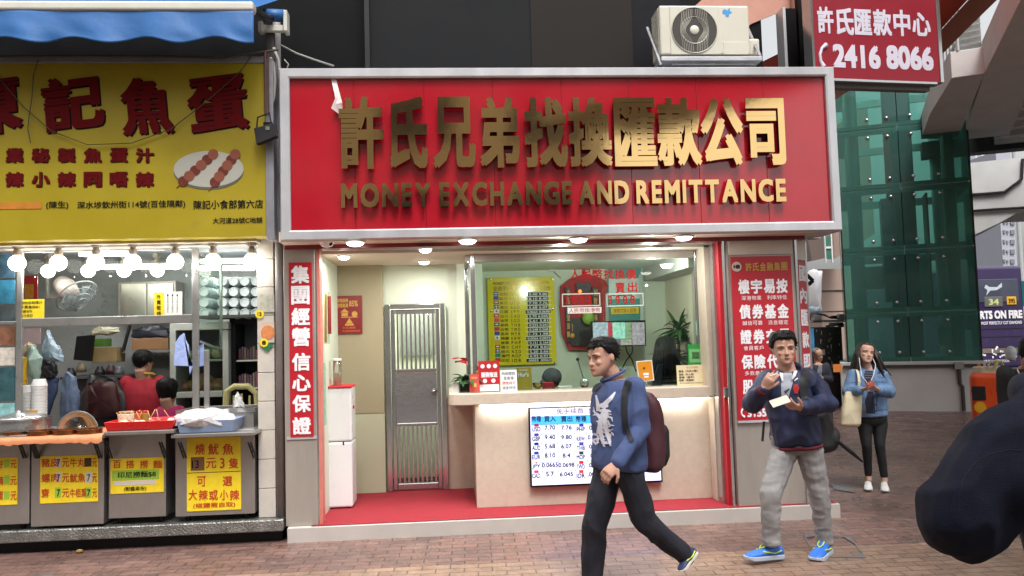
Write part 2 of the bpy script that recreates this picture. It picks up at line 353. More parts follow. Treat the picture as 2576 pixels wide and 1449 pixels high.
# ceilings and the header behind the sign
q = MB(); q.box(XL-.1, .34, 7.5, 8.9, CZ, CZ+.12); q.box(.34, 2.75, 7.5, 7.9, CZ, CZ+.12); q.build('ceiling', ceil, shop)
offc = mat('office_ceiling', (232, 240, 232), .6, 0, .02)
q = MB(); q.box(.345, 2.75, 7.905, 9.95, CZ, CZ+.12); q.build('ceiling', offc, shop)
q = MB(); q.box(CX0, 3.25, 6.975, 7.22, 2.556, 2.64); q.build('soffit', mat('cream_soffit', (206, 190, 170), .6, 0, .08, 8), shop)
q = MB(); q.box(CX0, 3.25, 7.22, 7.3, 2.52, 2.7); q.build('header_beam', mat('maroon_steel', (120, 34, 44), .35, 0, .2, 6), shop)
q = MB(); q.box(-1.17, 2.5, 7.3, 7.36, 2.515, 2.66); q.build('shutter_rail', steel, shop, bevel=.008)
# office back and right walls
q = MB(); q.box(.3, 2.75, 9.75, 9.9, .12, CZ); q.build('back_wall', wallg, shop)
q = MB(); q.box(2.6, 2.75, 7.55, 9.75, .12, CZ); q.build('side_wall', mat('cream_wall', (214, 204, 182), .6, 0, .05, 3), shop)
q = MB(); a, b_ = P(1620, 672, 9.7), P(1731, 618, 7.75)
q.prism([(a.x, 9.74, 2.5), (b_.x+.02, 7.84, 2.5), (2.59, 7.84, 2.5), (2.59, 9.74, 2.5)], (0, 0, -.16)); q.build('lowered_ceiling', mat('grey_soffit', (176, 174, 168), .6, 0, .05), shop)
q = MB(); q.box(.26, .3, 8.76, 9.9, .12, CZ); q.build('side_wall', wallg, shop)
# partition posts of polished steel
for px, Y in ((1175, 8.62), (1192, 7.78), (1757, 7.78)):
    q = MB(); x = P(px, 800, Y).x; q.box(x-.022, x+.022, Y-.022, Y+.022, 1.1, CZ); q.build('post', steel2, shop, bevel=.006)
xa, xb = P(1192, 800, 7.78).x, P(1757, 800, 7.78).x
q = MB(); q.box(xa+.024, xb-.024, 7.755, 7.805, 2.425, CZ-.002); q.build('head_rail', steel, shop, bevel=.004)
q = MB(); q.prism([P(1179, 800, 8.6)*1, P(1194, 800, 7.8)], (0, 0, 0)) if 0 else None
xs0 = P(1175, 800, 8.62).x
q.box(xs0-.02, xs0+.03, 7.81, 8.59, 2.44, CZ-.002); q.build('head_rail', steel, shop)
# right jamb
q = MB(); j0, j1 = P(1760, 900, 7.6).x, P(1801, 900, 7.5).x
q.box(j0+.05, j1+.02, 7.5, 7.74, 1.1, 2.52); q.build('jamb', cream, shop, bevel=.004)
q = MB(); x0, x1 = P(1801, 900, 7.4).x, P(1817, 900, 7.4).x; q.box(x0, x1, 7.38, 7.49, .13, 2.52); q.build('shutter_track', steel2, shop, bevel=.004)
q = MB(); x0, x1 = P(1817.5, 900, 7.3).x, P(1830, 900, 7.3).x; q.box(x0, x1, 7.3, 7.48, .13, 2.56); q.build('red_jamb', red_mat, shop, bevel=.004)
q = MB(); q.rect(1822, 975, 1834, 1000, 7.28, .025); q.build('lock', steel2, shop, bevel=.004)
# pillars of brushed steel
q = MB(); q.box(-1.462, -1.19, 7.25, 7.5, .126, 2.58); q.build('pillar', steel, shop, bevel=.006)
q = MB(); q.box(-1.188, -1.15, 7.27, 7.41, .131, 2.55); q.build('red_jamb', mat('red_cream_jamb', (204, 120, 108), .4, 0, .1), shop)
q = MB(); q.box(-1.20, -1.176, 7.262, 7.269, .131, 2.57); q.build('pillar_trim', steel2, shop)
# right corner pillar: front face, chamfered face
fr = [(2.53, 7.25), (3.16, 7.25), (3.36, 7.47), (3.36, 8.4), (2.53, 8.4)]
q = MB(); q.prism([(x, y, .131) for x, y in fr], (0, 0, 2.43)); q.build('pillar', steel, shop)
crm = mat('cream_panel', (214, 202, 190), .5, 0, .08, 5, stain=((150, 128, 112), 9, .7))
q = MB(); q.rect(1832, 598, 1994, 640, 7.236, .012); q.build('cream_panel', crm, shop, bevel=.003)
d2 = V((.2, .22, 0)).normalized(); n2 = V((d2.y, -d2.x, 0))
c0 = V((3.16, 7.25, 0))+n2*.004
q = MB(); q.prism([c0+V((0, 0, 2.34)), c0+d2*.27+V((0, 0, 2.34)), c0+d2*.27+V((0, 0, 2.56)), c0+V((0, 0, 2.56))], n2*.012); q.build('cream_panel', crm, shop)
for a_ in (0., .27):
    q = MB(); p = c0+d2*a_; q.box(p.x-.008, p.x+.012, p.y-.016, p.y+.004, .131, 2.57); q.build('pillar_trim', steel2, shop)
x0 = P(1832, 900, 7.22).x
q = MB(); q.box(x0-.008, x0+.01, 7.228, 7.249, .131, 2.57); q.build('pillar_trim', steel2, shop)

# counter
CT0, CT1 = P(1160, 990, 7.52), P(1812, 973, 7.52)
ctop, cbot = P(1300, 987, 7.52).z, P(1300, 1016, 7.52).z
t = thing('service_counter', 'cream stone service counter with glowing strip under its top', 'counter', (1.3, 7.6, .13))
plan = [(P(1128, 1000, 8.1).x, 8.7)] + [(P(1129, 1000, 7.75).x+.0, 7.75)]
x0, y0 = P(1129, 1000, 7.75).x, 7.52
for k in range(7):
    a = math.pi+math.pi/2*k/6; plan.append((x0+.13+.13*math.cos(a), y0+.13+.13*math.sin(a)))
plan += [(2.47, 7.52), (2.47, 7.9), (.45, 7.9), (.42, 8.7)]
q = MB(); q.prism([(x, y, cbot) for x, y in plan], (0, 0, ctop-cbot)); q.build('counter_top', cream, t, bevel=.008)
fx0, fx1 = P(1197, 1150, 7.66).x, P(1806, 1150, 7.62).x
q = MB(); q.box(fx0, fx1+.1, 7.66, 7.8, .131, cbot-.002); q.build('front_panel', cream, t, bevel=.003)
q = MB(); q.box(fx0+.002, .3, 7.801, 8.7, .131, cbot-.002); q.build('side_panel', cream, t)
q = MB(); q.box(P(1125, 1100, 8.7).x+.004, fx0, 8.70, 8.745, .131, cbot-.002); q.build('side_panel', cream, t)
q = MB(); q.box(fx0+.05, 2.42, 7.625, 7.645, cbot-.016, cbot-.003); q.build('light_strip', mat('strip_glow', (255, 246, 225), .5, emit=7, vary=0), t)
lamp('AREA', ((fx0+2.4)/2, 7.6, cbot-.03), 5, 2.1, (1, .97, .9), (R(12), 0, 0), .03)
q = MB(); q.box(2.42, 2.5, 7.5, 7.66, .131, 1.12); q.build('end_panel', cream, t, bevel=.003)
# glass above the counter
gl = glass('clear_glass', (232, 246, 238), .6, .35)
t = thing('glass_screen', 'clear glass screen standing on the service counter', 'glass screen', (1.2, 7.78, ctop))
xm = P(1519, 800, 7.78).x
for a, b_ in ((xa+.026, xm-.002), (xm+.002, xb-.026)):
    q = MB(); q.box(a, b_, 7.775, 7.785, ctop+.002, 2.424); q.build('pane', gl, t)
q = MB(); q.box(xs0-.002, xs0+.008, 7.81, 8.59, ctop+.002, 2.438); q.build('pane', gl, t)

# downlights
def downlight(px, py, z, r, label, group, watts, parent=None):
    p = PZ(px, py, z); t = thing('downlight', label, 'ceiling light', p, group)
    q = MB(); q.lathe(p+V((0, 0, -.004)), [(r*1.16, .003), (r*1.18, -.001), (r, -.008), (r*.98, -.004)], 24); q.build('rim', white, t, smooth=True)
    q = MB(); q.lathe(p+V((0, 0, -.0135)), [(0, -.026), (r*.5, -.024), (r*.8, -.016), (r*.96, 0), (r*.96, .005), (0, .005)], 24); q.build('diffuser', mat('lamp_glow', (255, 248, 235), .5, emit=9, vary=0), t)
    if 'office' in group: lamp('POINT', p+V((0, 0, -.14)), watts*.6, .008, (.98, 1, .95))
    else: lamp('AREA', p+V((0, 0, -.046)), watts, r*1.9, (1, .97, .92))
for i, (x, y) in enumerate(((893, 608), (1176, 603), (1456, 599), (1720, 594))):
    downlight(x, y, 2.553, .076, ('leftmost', 'second', 'third', 'rightmost')[i]+' of four round lights under the big red signboard', 'round lights under the signboard', 5)
downlight(865, 643, CZ-.002, .055, 'round ceiling light above the dark red house poster', 'round lights in the lobby', 6)
downlight(1070, 625, CZ-.002, .055, 'front round ceiling light of the pair above the steel gate', 'round lights in the lobby', 6)
downlight(1067, 656, CZ-.002, .055, 'rear round ceiling light of the pair above the steel gate', 'round lights in the lobby', 6)
downlight(1410, 638, CZ-.002, .075, 'round office ceiling light beside the grey ceiling camera', 'round lights in the office', 34)
downlight(1637, 634, CZ-.002, .075, 'round office ceiling light above the teal poster', 'round lights in the office', 30)
downlight(1677, 664, 2.335, .055, 'small round light in the lowered grey office ceiling', 'round lights in the office', 6)

# ================================================================ main signboard
YS = 6.95
sg = thing('main_signboard', 'wide red shop signboard with gold lettering and silver frame', 'signboard', (1, YS, 2.56))
A = [P(704, 165, YS), P(2099, 171, YS), P(2120, 580, YS), P(704, 606, YS)]
zt, zb = (A[0].z+A[1].z)/2, (A[2].z+A[3].z)/2
oc = [V((-1.425, 0, zb)), V((3.485, 0, zb)), V((3.485, 0, zt)), V((-1.425, 0, zt))]
cx, cz = 1.03, (zt+zb)/2
def ins(p, d): return V((p.x + (d if p.x < cx else -d), 0, p.z + (d if p.z < cz else -d)))
prof = [(0, .5), (0, .02), (.012, 0), (.075, .0), (.088, .012), (.088, .05)]
rg = [[ins(p, d)+V((0, YS+y, 0)) for d, y in prof] for p in oc]; q = MB()
for i in range(4):
    a, b_ = rg[i], rg[(i+1) % 4]; q.add(a+b_, [(k, k+1, k+1+len(prof), k+len(prof)) for k in range(len(prof)-1)])
q.build('frame', mat('brushed_frame', (206, 206, 210), .34, .45, .16, 3, .03, 40, stretch=(1, 1, .5), stain=((168, 166, 164), 7, .66)), sg)
ix0, ix1, iz0, iz1 = -1.425+.088, 3.485-.088, zb+.088, zt-.088
q = MB(); xs = [ix0] + [P(px, 400, YS).x for px in (891, 1069, 1244, 1419, 1590, 1762, 1933)] + [ix1]
q.m = 1; q.box(ix0-.001, ix1+.001, YS+.05, YS+.3, iz0-.001, iz1+.001); q.m = 0
for a, b_ in zip(xs, xs[1:]): q.box(a+.0016, b_-.0016, YS+.042, YS+.0499, iz0+.001, iz1-.001)
rp = mat('red_acrylic_wavy', (174, 26, 40), .11, 0, .1, 3, .06, 1.2, spec=.85)
q.build('panel', [rp, mat('sign_backing', (110, 8, 18), .6)], sg, bevel=.0015, seg=1)
q = MB(); q.box(-1.42, 3.48, YS+.3, YS+.5, zb+.01, zt-.01); q.build('back_box', steel, sg)
gold = mat('polished_gold', (226, 190, 130), .09, 1., .06, 3, .06, 3)
goldside = mat('gold_edge', (206, 160, 110), .3, .9, 0)
chs = [('許', 854, 965), ('氏', 981, 1076), ('兄', 1089, 1195), ('弟', 1206, 1306), ('找', 1318, 1426), ('換', 1429, 1537), ('匯', 1543, 1649), ('款', 1651, 1761), ('公', 1760, 1866), ('司', 1875, 1971)]
for c_, a, b_ in chs:
    fr_ = (a-854)/1117; q = MB(); q.ptext(c_, a, 245+5*fr_, b_, 427-11*fr_, YS+.0, .034, ex=.034, fit=True)
    o = q.build('gold_character', gold, sg)
def letters(word, px0, px1, py0a, py1a, nm='gold_letter'):
    ws = [glyphs(c_)[2] for c_ in word]; wd = [b_[1]-b_[0]+.06 for b_ in ws]; gap = .13; tot = sum(wd)+gap*(len(word)-1)
    x = px0; k = (px1-px0)/tot
    for c_, w_ in zip(word, wd):
        f_ = (x-859)/1114; q = MB(); q.ptext(c_, x, py0a-f_*12, x+w_*k, py1a-f_*16, YS+.008, .037, ex=.028); q.build(nm, gold, sg); x += (w_+gap)*k
for wd_, a, b_ in (('MONEY', 859, 1084), ('EXCHANGE', 1106, 1438), ('AND', 1455, 1581), ('REMITTANCE', 1599, 1974)): letters(wd_, a, b_, 463, 524)
q = MB(); y_ = YS+.02
pp = [P(x, y, y_+dy) for x, y, dy in ((833, 198, .02), (840, 230, -.02), (846, 262, -.03), (858, 292, .0))]; p2 = [P(x, y, y_+dy) for x, y, dy in ((845, 197, .02), (852, 225, -.0), (861, 258, -.01), (862, 268, .0))]
q.rings([[a, b_, b_+V((0, .004, 0)), a+V((0, .004, 0))] for a, b_ in zip(pp, p2)])
q.add([P(846, 240, y_-.03), P(833, 272, y_-.04), P(857, 290, y_), P(853, 262, y_-.01)], [(0, 1, 2, 3)])
tag(q.build('torn_tape', mat('torn_film', (226, 206, 202), .5, 0, .1, 20)), 'torn white strip of film hanging at upper left of the red signboard', 'tape')

# ================================================================ pillar signs
t = thing('vertical_sign', 'narrow red vertical sign with eight white characters on left steel pillar', 'sign', P(760, 1098, 7.24))
x0, x1, z0, z1 = P(727, 660, 7.235).x, P(790, 1098, 7.235).x, P(760, 1099, 7.235).z, P(760, 660, 7.235).z
q = MB(); q.box(-1.412, -1.214, 7.235, 7.248, z0, z1); q.build('panel', red_mat, t)
q = MB()
for c_, a, b_ in zip('集團經營信心保證', (668, 719, 774, 824, 888, 942, 993, 1049), (713, 766, 818, 871, 933, 984, 1037, 1093)):
    za, zb_ = P(758, b_, 7.23).z, P(758, a, 7.23).z; q.text(c_, (-1.392, 7.231, za), (1,0,0), (0,0,1), .158, zb_-za, .032)
q.build('lettering', print_white, t)
q = MB(); q.rect(722, 1098, 797, 1105, 7.24, .015); q.build('ledge', alu, t)

t = thing('pillar_poster', 'tall red poster listing finance services on the right corner pillar', 'poster', P(1925, 1058, 7.24))
q = MB(); x0, x1, z0, z1 = 2.553, 3.115, P(1930, 1056, 7.23).z, P(1930, 644, 7.23).z
q.box(x0, x1, 7.232, 7.246, z0, z1); q.build('panel', red_mat, t)
q = MB(); q.box(x0, x1, 7.226, 7.25, z0-.02, z0-.001); q.build('ledge', alu, t)
def up_(y, x): return x  # pixel columns drift with the tilt of the pillar
def line(q, s_, py0, py1, xa_, xb_, bold=.03):
    n = len(s_); ze, zs = P(1930, py1, 7.228).z, P(1930, py0, 7.228).z; wch = (xb_-xa_)/(n*1.0)
    for i, c_ in enumerate(s_):
        if c_ != ' ': q.text(c_, (xa_+i*wch+wch*.06, 7.2285, ze), (1,0,0), (0,0,1), wch*.88, zs-ze, bold)
q = MB()
big = ('樓宇易按', '債券基金', '證券交易', '保險代理', '股票孖展'); sm = ('深港物業 利率特低', '誠信可靠 派息穩定', '會員客戶 特低佣金', '多款產品 任君選擇', '手續簡便 即日辦妥')
for i in range(5):
    y = 702+63*i; line(q, big[i], y, y+36, 2.60, 3.075, .035); line(q, sm[i], y+41, y+52, 2.63, 3.06, .0)
q.ptext('3155 8066', 1880, 1027, 1985, 1048, 7.2285, .04)
q.tube([P(1873, 1026, 7.229), P(1867, 1031, 7.229), P(1865, 1038, 7.229), P(1867, 1044, 7.229), P(1873, 1049, 7.229)], [.011, .008, .008, .008, .011], 6)
q.build('lettering', print_white, t)
q = MB(); line(q, '許氏金融集團', 660, 681, 2.68, 3.08, .02); q.build('gold_lettering', print_gold, t)
q = MB(); c = P(1853, 671, 7.2285); q.lathe(c, [(0, 0), (.045, 0), (.045, .002), (0, .002)], 24, (0, -1, 0)); q.build('emblem', mat('emblem_silver', (205, 180, 165), .4), t)
q = MB(); q.text('HB', c+V((-.03, -.003, -.018)), (1,0,0), (0,0,1), .06, .036, .05); q.build('emblem_letters', print_black, t)

t = thing('corner_strip_poster', 'narrow red poster with white characters on the chamfered pillar corner', 'poster', c0+V((0, 0, .6)))
q = MB(); a = c0+d2*.025; b_ = c0+d2*.25; za, zb_ = .9, 2.33
q.prism([a+V((0, 0, za)), b_+V((0, 0, za)), b_+V((0, 0, zb_)), a+V((0, 0, zb_))], n2*.01); q.build('panel', red_mat, t)
q = MB()
for i, c_ in enumerate('國內匯款即時到'): q.text(c_, a+n2*.0125+d2*.02+V((0, 0, 2.14-i*.205)), d2, (0,0,1), .185, .15, .03, nrm=n2)
q.build('lettering', print_white, t)

# hanging sign beside the main one
d3 = V((math.cos(R(6.4)), math.sin(R(6.4)), 0)); n3 = V((d3.y, -d3.x, 0)); o3 = P(2100, 100, 7.3); 
def hp(px, py, off=0.):            # point of the hanging sign's plane under a pixel
    d = ray(px, py); k = (o3-CPOS).dot(n3)/d.dot(n3); return CPOS+d*k+n3*off
t = thing('hanging_sign', 'red hanging sign with white phone number above the right corner', 'sign', hp(2200, 205))
def hrect(q, x0, y0, x1, y1, off, dep):
    a = hp(x0, (y0+y1)/2, off); b_ = hp(x1, (y0+y1)/2, off); zt_, zb_ = hp((x0+x1)/2, y0, off).z, hp((x0+x1)/2, y1, off).z
    q.prism([V((a.x, a.y, zb_)), V((b_.x, b_.y, zb_)), V((b_.x, b_.y, zt_)), V((a.x, a.y, zt_))], -n3*dep)
q = MB(); hrect(q, 2046, -60, 2362, 202, 0, .12); q.build('panel', mat('dark_red_vinyl', (142, 22, 40), .4, 0, .06, 3), t)
q = MB(); hrect(q, 2357, -60, 2366, 208, .01, .15); hrect(q, 2046, 201, 2357, 208, .01, .15); hrect(q, 2040, -60, 2046, 208, .01, .15); q.build('frame', steel2, t, bevel=.004)
q = MB(); hrect(q, 2060, 208, 2350, 219, -.06, .08); q.build('bracket', mat('grey_bracket', (110, 104, 100), .5, .5, .2), t)
def htext(q, s_, x0, y0, x1, y1, bold):
    a, b_ = hp(x0, (y0+y1)/2, .003), hp(x1, (y0+y1)/2, .003); zb_ = hp((x0+x1)/2, y1, .003).z; zt_ = hp((x0+x1)/2, y0, .003).z
    q.text(s_, V((a.x, a.y, zb_)), d3, (0,0,1), (b_-a).length, zt_-zb_, bold, nrm=n3)
q = MB()
for c_, x0, x1, y0, y1 in (('許', 2056, 2096, 17, 84), ('氏', 2103, 2147, 20, 88), ('匯', 2149, 2192, 24, 88), ('款', 2196, 2242, 24, 90), ('中', 2247, 2289, 25, 91), ('心', 2294, 2340, 32, 91)): htext(q, c_, x0, y0, x1, y1, .03)
htext(q, '2416', 2095, 113, 2214, 172, .04); htext(q, '8066', 2229, 116, 2347, 176, .04)
q.tube([hp(x, y, .004) for x, y in ((2078, 113), (2067, 122), (2062, 138), (2064, 154), (2071, 168))], [.024, .014, .014, .014, .024], 8)
q.build('lettering', mat('lilac_white_print', (214, 208, 222), .5, vary=0), t)

# air conditioner on its shelf
ya = 7.3
t = thing('air_conditioner', 'cream outdoor air conditioning unit with round fan grille on the signboard', 'air conditioner', P(1770, 142, ya))
x0, x1, z0, z1 = P(1660, 75, ya).x, P(1886, 75, ya).x, P(1770, 138, ya).z, P(1770, 13, ya).z
acm = mat('cream_enamel', (208, 203, 188), .4, 0, .05, 3)
q = MB(); q.box(x0, x1, ya, ya+.3, z0, z1); q.build('casing', acm, t, bevel=.02, seg=3)
c = P(1746, 77, ya); rr = .225*.98
rr = (P(1812, 77, ya).x-P(1690, 77, ya).x)/2
q = MB(); q.rect(1686, 16, 1811, 137, ya-.008, .012); q.build('grille_plate', acm, t, bevel=.02, seg=3)
q = MB(); q.lathe(c+V((0, -.009, 0)), [(0, 0), (rr*.93, 0), (rr*.93, .004), (0, .004)], 40, (0, -1, 0)); q.build('fan_opening', mat('fan_dark', (62, 58, 54), .7, 0, .15, 20), t)
q = MB()
for k in range(-7, 8):
    if k == 0: continue
    pts = []
    for s_ in range(-14, 15):
        z = s_/14*rr*.93; h = math.sqrt(max((rr*.93)**2-z*z, 0)); base = k/8*rr*.93
        bul = math.exp(-(z/(rr*.36))**2)*(1 if k > 0 else -1)*max(0, rr*.34*(1-abs(k)/9))
        x = base*.62+bul*1.0
        if abs(x) < h: pts.append(c+V((x, -.016, z)))
    if len(pts) > 2: q.tube(pts, .0022, 5)
for k in (.55, .93): q.tube([c+V((math.cos(a)*rr*k, -.015, math.sin(a)*rr*k)) for a in [2*math.pi*i/40 for i in range(41)]], .003, 5)
q.build('fan_guard', mat('guard_wire', (190, 186, 172), .4, .3, 0), t)
q = MB(); q.lathe(c+V((0, -.014, 0)), [(0, .008), (rr*.16, .007), (rr*.2, 0), (0, 0)], 24, (0, -1, 0)); q.build('fan_hub', acm, t, smooth=True)
q = MB(); q.rect(1820, 105, 1882, 137, ya-.004, .006); q.build('service_cover', acm, t, bevel=.004)
q = MB(); a = P(1829, 30, ya-.003); q.add([a+V((x, 0, z)) for x, z in ((-.045, .01), (-.02, .03), (0, .012), (.03, .04), (.028, .005), (.05, 0), (.02, -.02), (.015, -.045), (-.012, -.045), (-.015, -.02), (-.04, -.015))], [tuple(range(11))]); q.build('logo', mat('blue_print', (60, 150, 214), .5, vary=0), t)
q = MB()
for k in range(11):
    z = z0+.02+k*(z1-z0-.04)/10; q.box(x0-.006, x0-.001, ya+.04, ya+.27, z-.004, z+.004)
for k in range(5): q.box(x0-.006, x0-.001, ya+.04+k*.055, ya+.046+k*.055, z0+.02, z1-.02)
q.build('side_fins', acm, t)
q = MB(); q.rect(1884, 96, 1912, 140, ya+.1, .15); q.build('valve_cover', acm, t, bevel=.02)
t = thing('ac_shelf', 'pale steel wall bracket carrying the outdoor air conditioner', 'bracket', P(1790, 165, 7.25))
q = MB(); q.rect(1664, 142, 1918, 152, 7.2, .5); q.rect(1690, 153, 1900, 163, 7.3, .38); q.build('tray', mat('galvanised', (186, 186, 190), .45, .6, .15, 6), t, bevel=.004)
for a, b_ in (((1628, 70), (1662, 160)), ((1880, 70), (1912, 140))):
    q = MB(); p0, p1 = P(*a, 7.66), P(*b_, 7.24); q.tube([p0, p1], .014, 6); q.build('strut', MATS['galvanised'], t)
# ================================================================ inside the exchange shop
# steel gate
YG = 8.72
def GX(px, py=1000): return P(px, py, YG).x
def GZ(py): return P(1047, py, YG).z
t = thing('steel_gate', 'polished steel security gate with vertical bars at the back of the shop', 'gate', P(1047, 1238, YG))
z0, z1 = .131, GZ(765)
q = MB(); q.box(gx0, gx0+.055, YG-.05, YG+.02, z0, z1); q.box(gx1-.055, gx1, YG-.05, YG+.02, z0, z1); q.box(gx0+.056, gx1-.056, YG-.05, YG+.02, z1-.05, z1); q.build('frame', steel2, t, bevel=.006)
zt_, zm1, zm0, zb_ = GZ(790), GZ(932), GZ(1066), GZ(1214)
a, b_ = gx0+.06, gx1-.06
q = MB(); q.box(a, a+.045, YG-.03, YG+.01, z0+.01, z1-.055); q.box(b_-.045, b_, YG-.03, YG+.01, z0+.01, z1-.055)
for u_, v_ in ((zt_, z1-.055), (zm1-.02, zm1+.02), (zm0-.02, zm0+.015), (z0+.01, zb_)): q.box(a+.046, b_-.046, YG-.03, YG+.01, u_, v_)
q.build('door_leaf', steel2, t, bevel=.008)
q = MB(); q.box(a+.046, b_-.046, YG-.024, YG-.006, zm0+.016, zm1-.021); q.build('lock_plate', mat('mirror_steel', (190, 190, 192), .1, .75, .05, 3, .15, 6), t)
for k in range(9):
    x = a+.046+(k+.5)*(b_-a-.092)/9
    q = MB(); q.box(x-.011, x+.011, YG-.022, YG+.002, zm1+.021, zt_-.001); q.build('bar', steel2, t, bevel=.003)
    q = MB(); q.box(x-.011, x+.011, YG-.022, YG+.002, zb_+.001, zm0-.021); q.build('bar', steel2, t, bevel=.003)
q = MB(); q.lathe((b_-.075, YG-.026, zm1-.22), [(0, .05), (.018, .045), (.026, .02), (.03, .0), (0, 0)], 16, (0, -1, 0)); q.build('handle', steel2, t, smooth=True)
# corridor seen through the bars
q = MB(); q.box(-.78, .0, 9.6, 9.7, .0, 2.3); q.box(-.84, -.79, 8.91, 9.6, 0, 2.3); q.box(.01, .05, 8.91, 9.6, 0, 2.3); q.box(-.84, .05, 8.91, 9.7, 2.301, 2.35); q.box(-.84, .05, 8.91, 9.7, .06, .1); q.build('corridor_wall', wallg, shop)
lamp('AREA', (-.4, 9.2, 2.28), 12, .3)
q = MB(); q.box(-.6, -.2, 9.56, 9.595, 1.52, 2.05); tag(q.build('notice_board', mat('grey_board', (120, 128, 122), .5, 0, .2, 12)), 'grey notice board seen through the upper bars of the steel gate', 'notice board')

# water cooler with cup tube
YC = 7.9
t = thing('water_cooler', 'white floor standing water cooler with red cloth on top', 'water cooler', P(850, 1286, YC))
x0, x1, z1 = P(822, 1130, YC).x, P(886, 1130, YC).x, P(850, 975, YC).z; zc = P(850, 1112, YC).z
wp = mat('white_plastic', (222, 224, 226), .3, 0, .03)
q = MB(); q.box(x0, x1, YC, YC+.32, zc+.003, z1); q.build('upper_body', wp, t, bevel=.02, seg=3)
q = MB(); q.box(x0, x1, YC-.004, YC+.32, .14, zc-.003); q.build('lower_door', wp, t, bevel=.02, seg=3)
q = MB(); q.box(x0-.012, x1+.006, YC-.012, YC+.325, z1-.002, z1+.014); q.build('cloth', mat('red_cloth', (206, 36, 48), .8, 0, .1), t, bevel=.006)
q = MB(); q.rect(886, 1020, 891, 1028, YC+.1, .02); q.build('tap', red_mat, t)
q = MB(); q.rect(862, 1112, 866, 1120, YC-.006, .004); q.build('latch', dark, t)
t = thing('cup_tube', 'clear tube of paper cups standing on the water cooler', 'cup dispenser', P(849, 970, YC+.12))
c = P(849, 970, YC+.12); h = P(849, 905, YC+.12).z-c.z
q = MB(); q.lathe(c+V((0, 0, .0)), [(.034, 0), (.034, h*.5), (0, h*.5)], 16); q.build('cups', mat('paper_cups', (220, 206, 184), .7), t, smooth=False)
q = MB(); q.lathe(c, [(.04, .002), (.04, h*.97)], 16); q.build('tube', glass('tube_glass', (240, 240, 236), .5, .4), t, smooth=True)
q = MB(); q.lathe(c+V((0, 0, h*.97)), [(.043, 0), (.043, .02), (0, .024)], 16); q.build('lid', wp, t)

# posters and boards
def card(name, label, cat, px0, py0, px1, py1, Y, m_, dep=.008, bevel=0.):
    t = thing(name, label, cat, P((px0+px1)/2, py1, Y)); q = MB(); q.rect(px0, py0, px1, py1, Y, dep); q.build('board', m_, t, bevel=bevel); return t
pr = mat('dark_red_print', (128, 22, 26), .4, 0, .06)
t = card('house_poster', 'dark red mortgage poster with gold house and scales on the tan wall', 'poster', 839, 744, 911, 840, 8.63, pr)
q = MB(); q.ptext('按揭服務', 846, 751, 876, 761, 8.6285, .03); q.ptext('按揭高達', 846, 763, 876, 774, 8.6285, .03); q.ptext('85%', 878, 756, 900, 771, 8.6285, .03)
q.add([P(x, y, 8.6285) for x, y in ((856, 786), (867, 776), (878, 786))], [(0, 1, 2)]); q.rect(859, 787, 875, 796, 8.6285, .001); q.lathe(P(892, 790, 8.6285), [(0, 0), (.03, 0), (.03, .002), (0, .002)], 12, (0, -1, 0))
q.rect(858, 797, 900, 799, 8.6285, .001); q.add([P(x, y, 8.6285) for x, y in ((879, 800), (870, 814), (888, 814))], [(0, 1, 2)]); q.rect(868, 815, 890, 819, 8.6285, .001)
q.build('gold_print', print_gold, t)
q = MB(); q.ptext('3155 8068', 862, 822, 894, 827, 8.6285, .02); q.ptext('許氏按揭財務有限公司', 862, 830, 905, 835, 8.6285, .02); q.build('white_print', mat('orange_print', (206, 110, 60), .5), t)
q = MB(); q.rect(823, 745, 833, 840, 7.95, .01); tag(q.build('wall_notice', pr), 'narrow dark red poster seen edge-on at the left wall of the lobby', 'poster')
q = MB(); q.rect(813.5, 912, 818, 1070, 7.5, .06); tag(q.build('leaflet_rack', mat('mint_print', (150, 196, 176), .5, 0, .2, 20)), 'narrow mint green leaflet rack on the left jamb beside the water cooler', 'rack')
q = MB(); q.tube([P(819, 740, 7.55), P(819, 862, 7.55)], .011, 8); tag(q.build('brass_handle', mat('brass', (200, 150, 80), .3, .9, 0)), 'vertical brass handle on the glass door at the left of the lobby', 'handle')
q = MB(); q.rect(814, 735, 828, 865, 7.57, .008); tag(q.build('glass_door', glass('door_glass', (225, 238, 230), .8, .4)), 'clear glass door leaf folded against the left lobby wall', 'door')
# dome camera under the soffit
t = thing('dome_camera', 'white dome camera under the left end of the red signboard', 'camera', P(822, 610, 7.1))
c = P(822, 604, 7.1); q = MB(); q.lathe(c, [(.075, .02), (.075, -.01), (.06, -.03), (.045, -.055), (0, -.07)], 20); q.build('housing', white, t, smooth=True)
q = MB(); q.ball(c+V((.035, -.03, -.035)), .02, 10, 6); q.build('lens', black, t, smooth=True)

# yellow exchange board
YB = 9.70
t = thing('exchange_board', 'yellow currency board with rows of flags and black rates behind the glass', 'sign board', P(1310, 920, YB))
def BX(px): return P(px, 800, YB).x
q = MB(); q.rect(1228, 697, 1397, 918, YB, .012)
q.build('board', mat('yellow_acrylic', (224, 204, 30), .15, 0, .04, 3, coat=.3), t, bevel=.003)
q = MB(); q.ptext('MONEY EXCHANGE NO COMMISSION', 1240, 708, 1380, 716, YB-.003, .03)
q.ptext('全收手續費', 1240, 719, 1298, 732, YB-.003, .02); q.ptext('買入', 1325, 719, 1350, 729, YB-.003, .02); q.ptext('賣出', 1360, 719, 1384, 729, YB-.003, .02)
codes = ('GBP', 'EUR', 'USD', 'AUD', 'JPY', 'CAD', 'SGD', 'THB', 'TWD', 'MYR', 'KRW', 'PHP', 'CHF', 'NZD', 'MOP', 'IDR'); cn = ('英鎊', '歐元', '美元', '澳元', '日圓', '加元', '坡幣', '泰銖', '台幣', '馬來', '韓圜', '披索', '瑞士', '紐元', '澳門', '印尼')
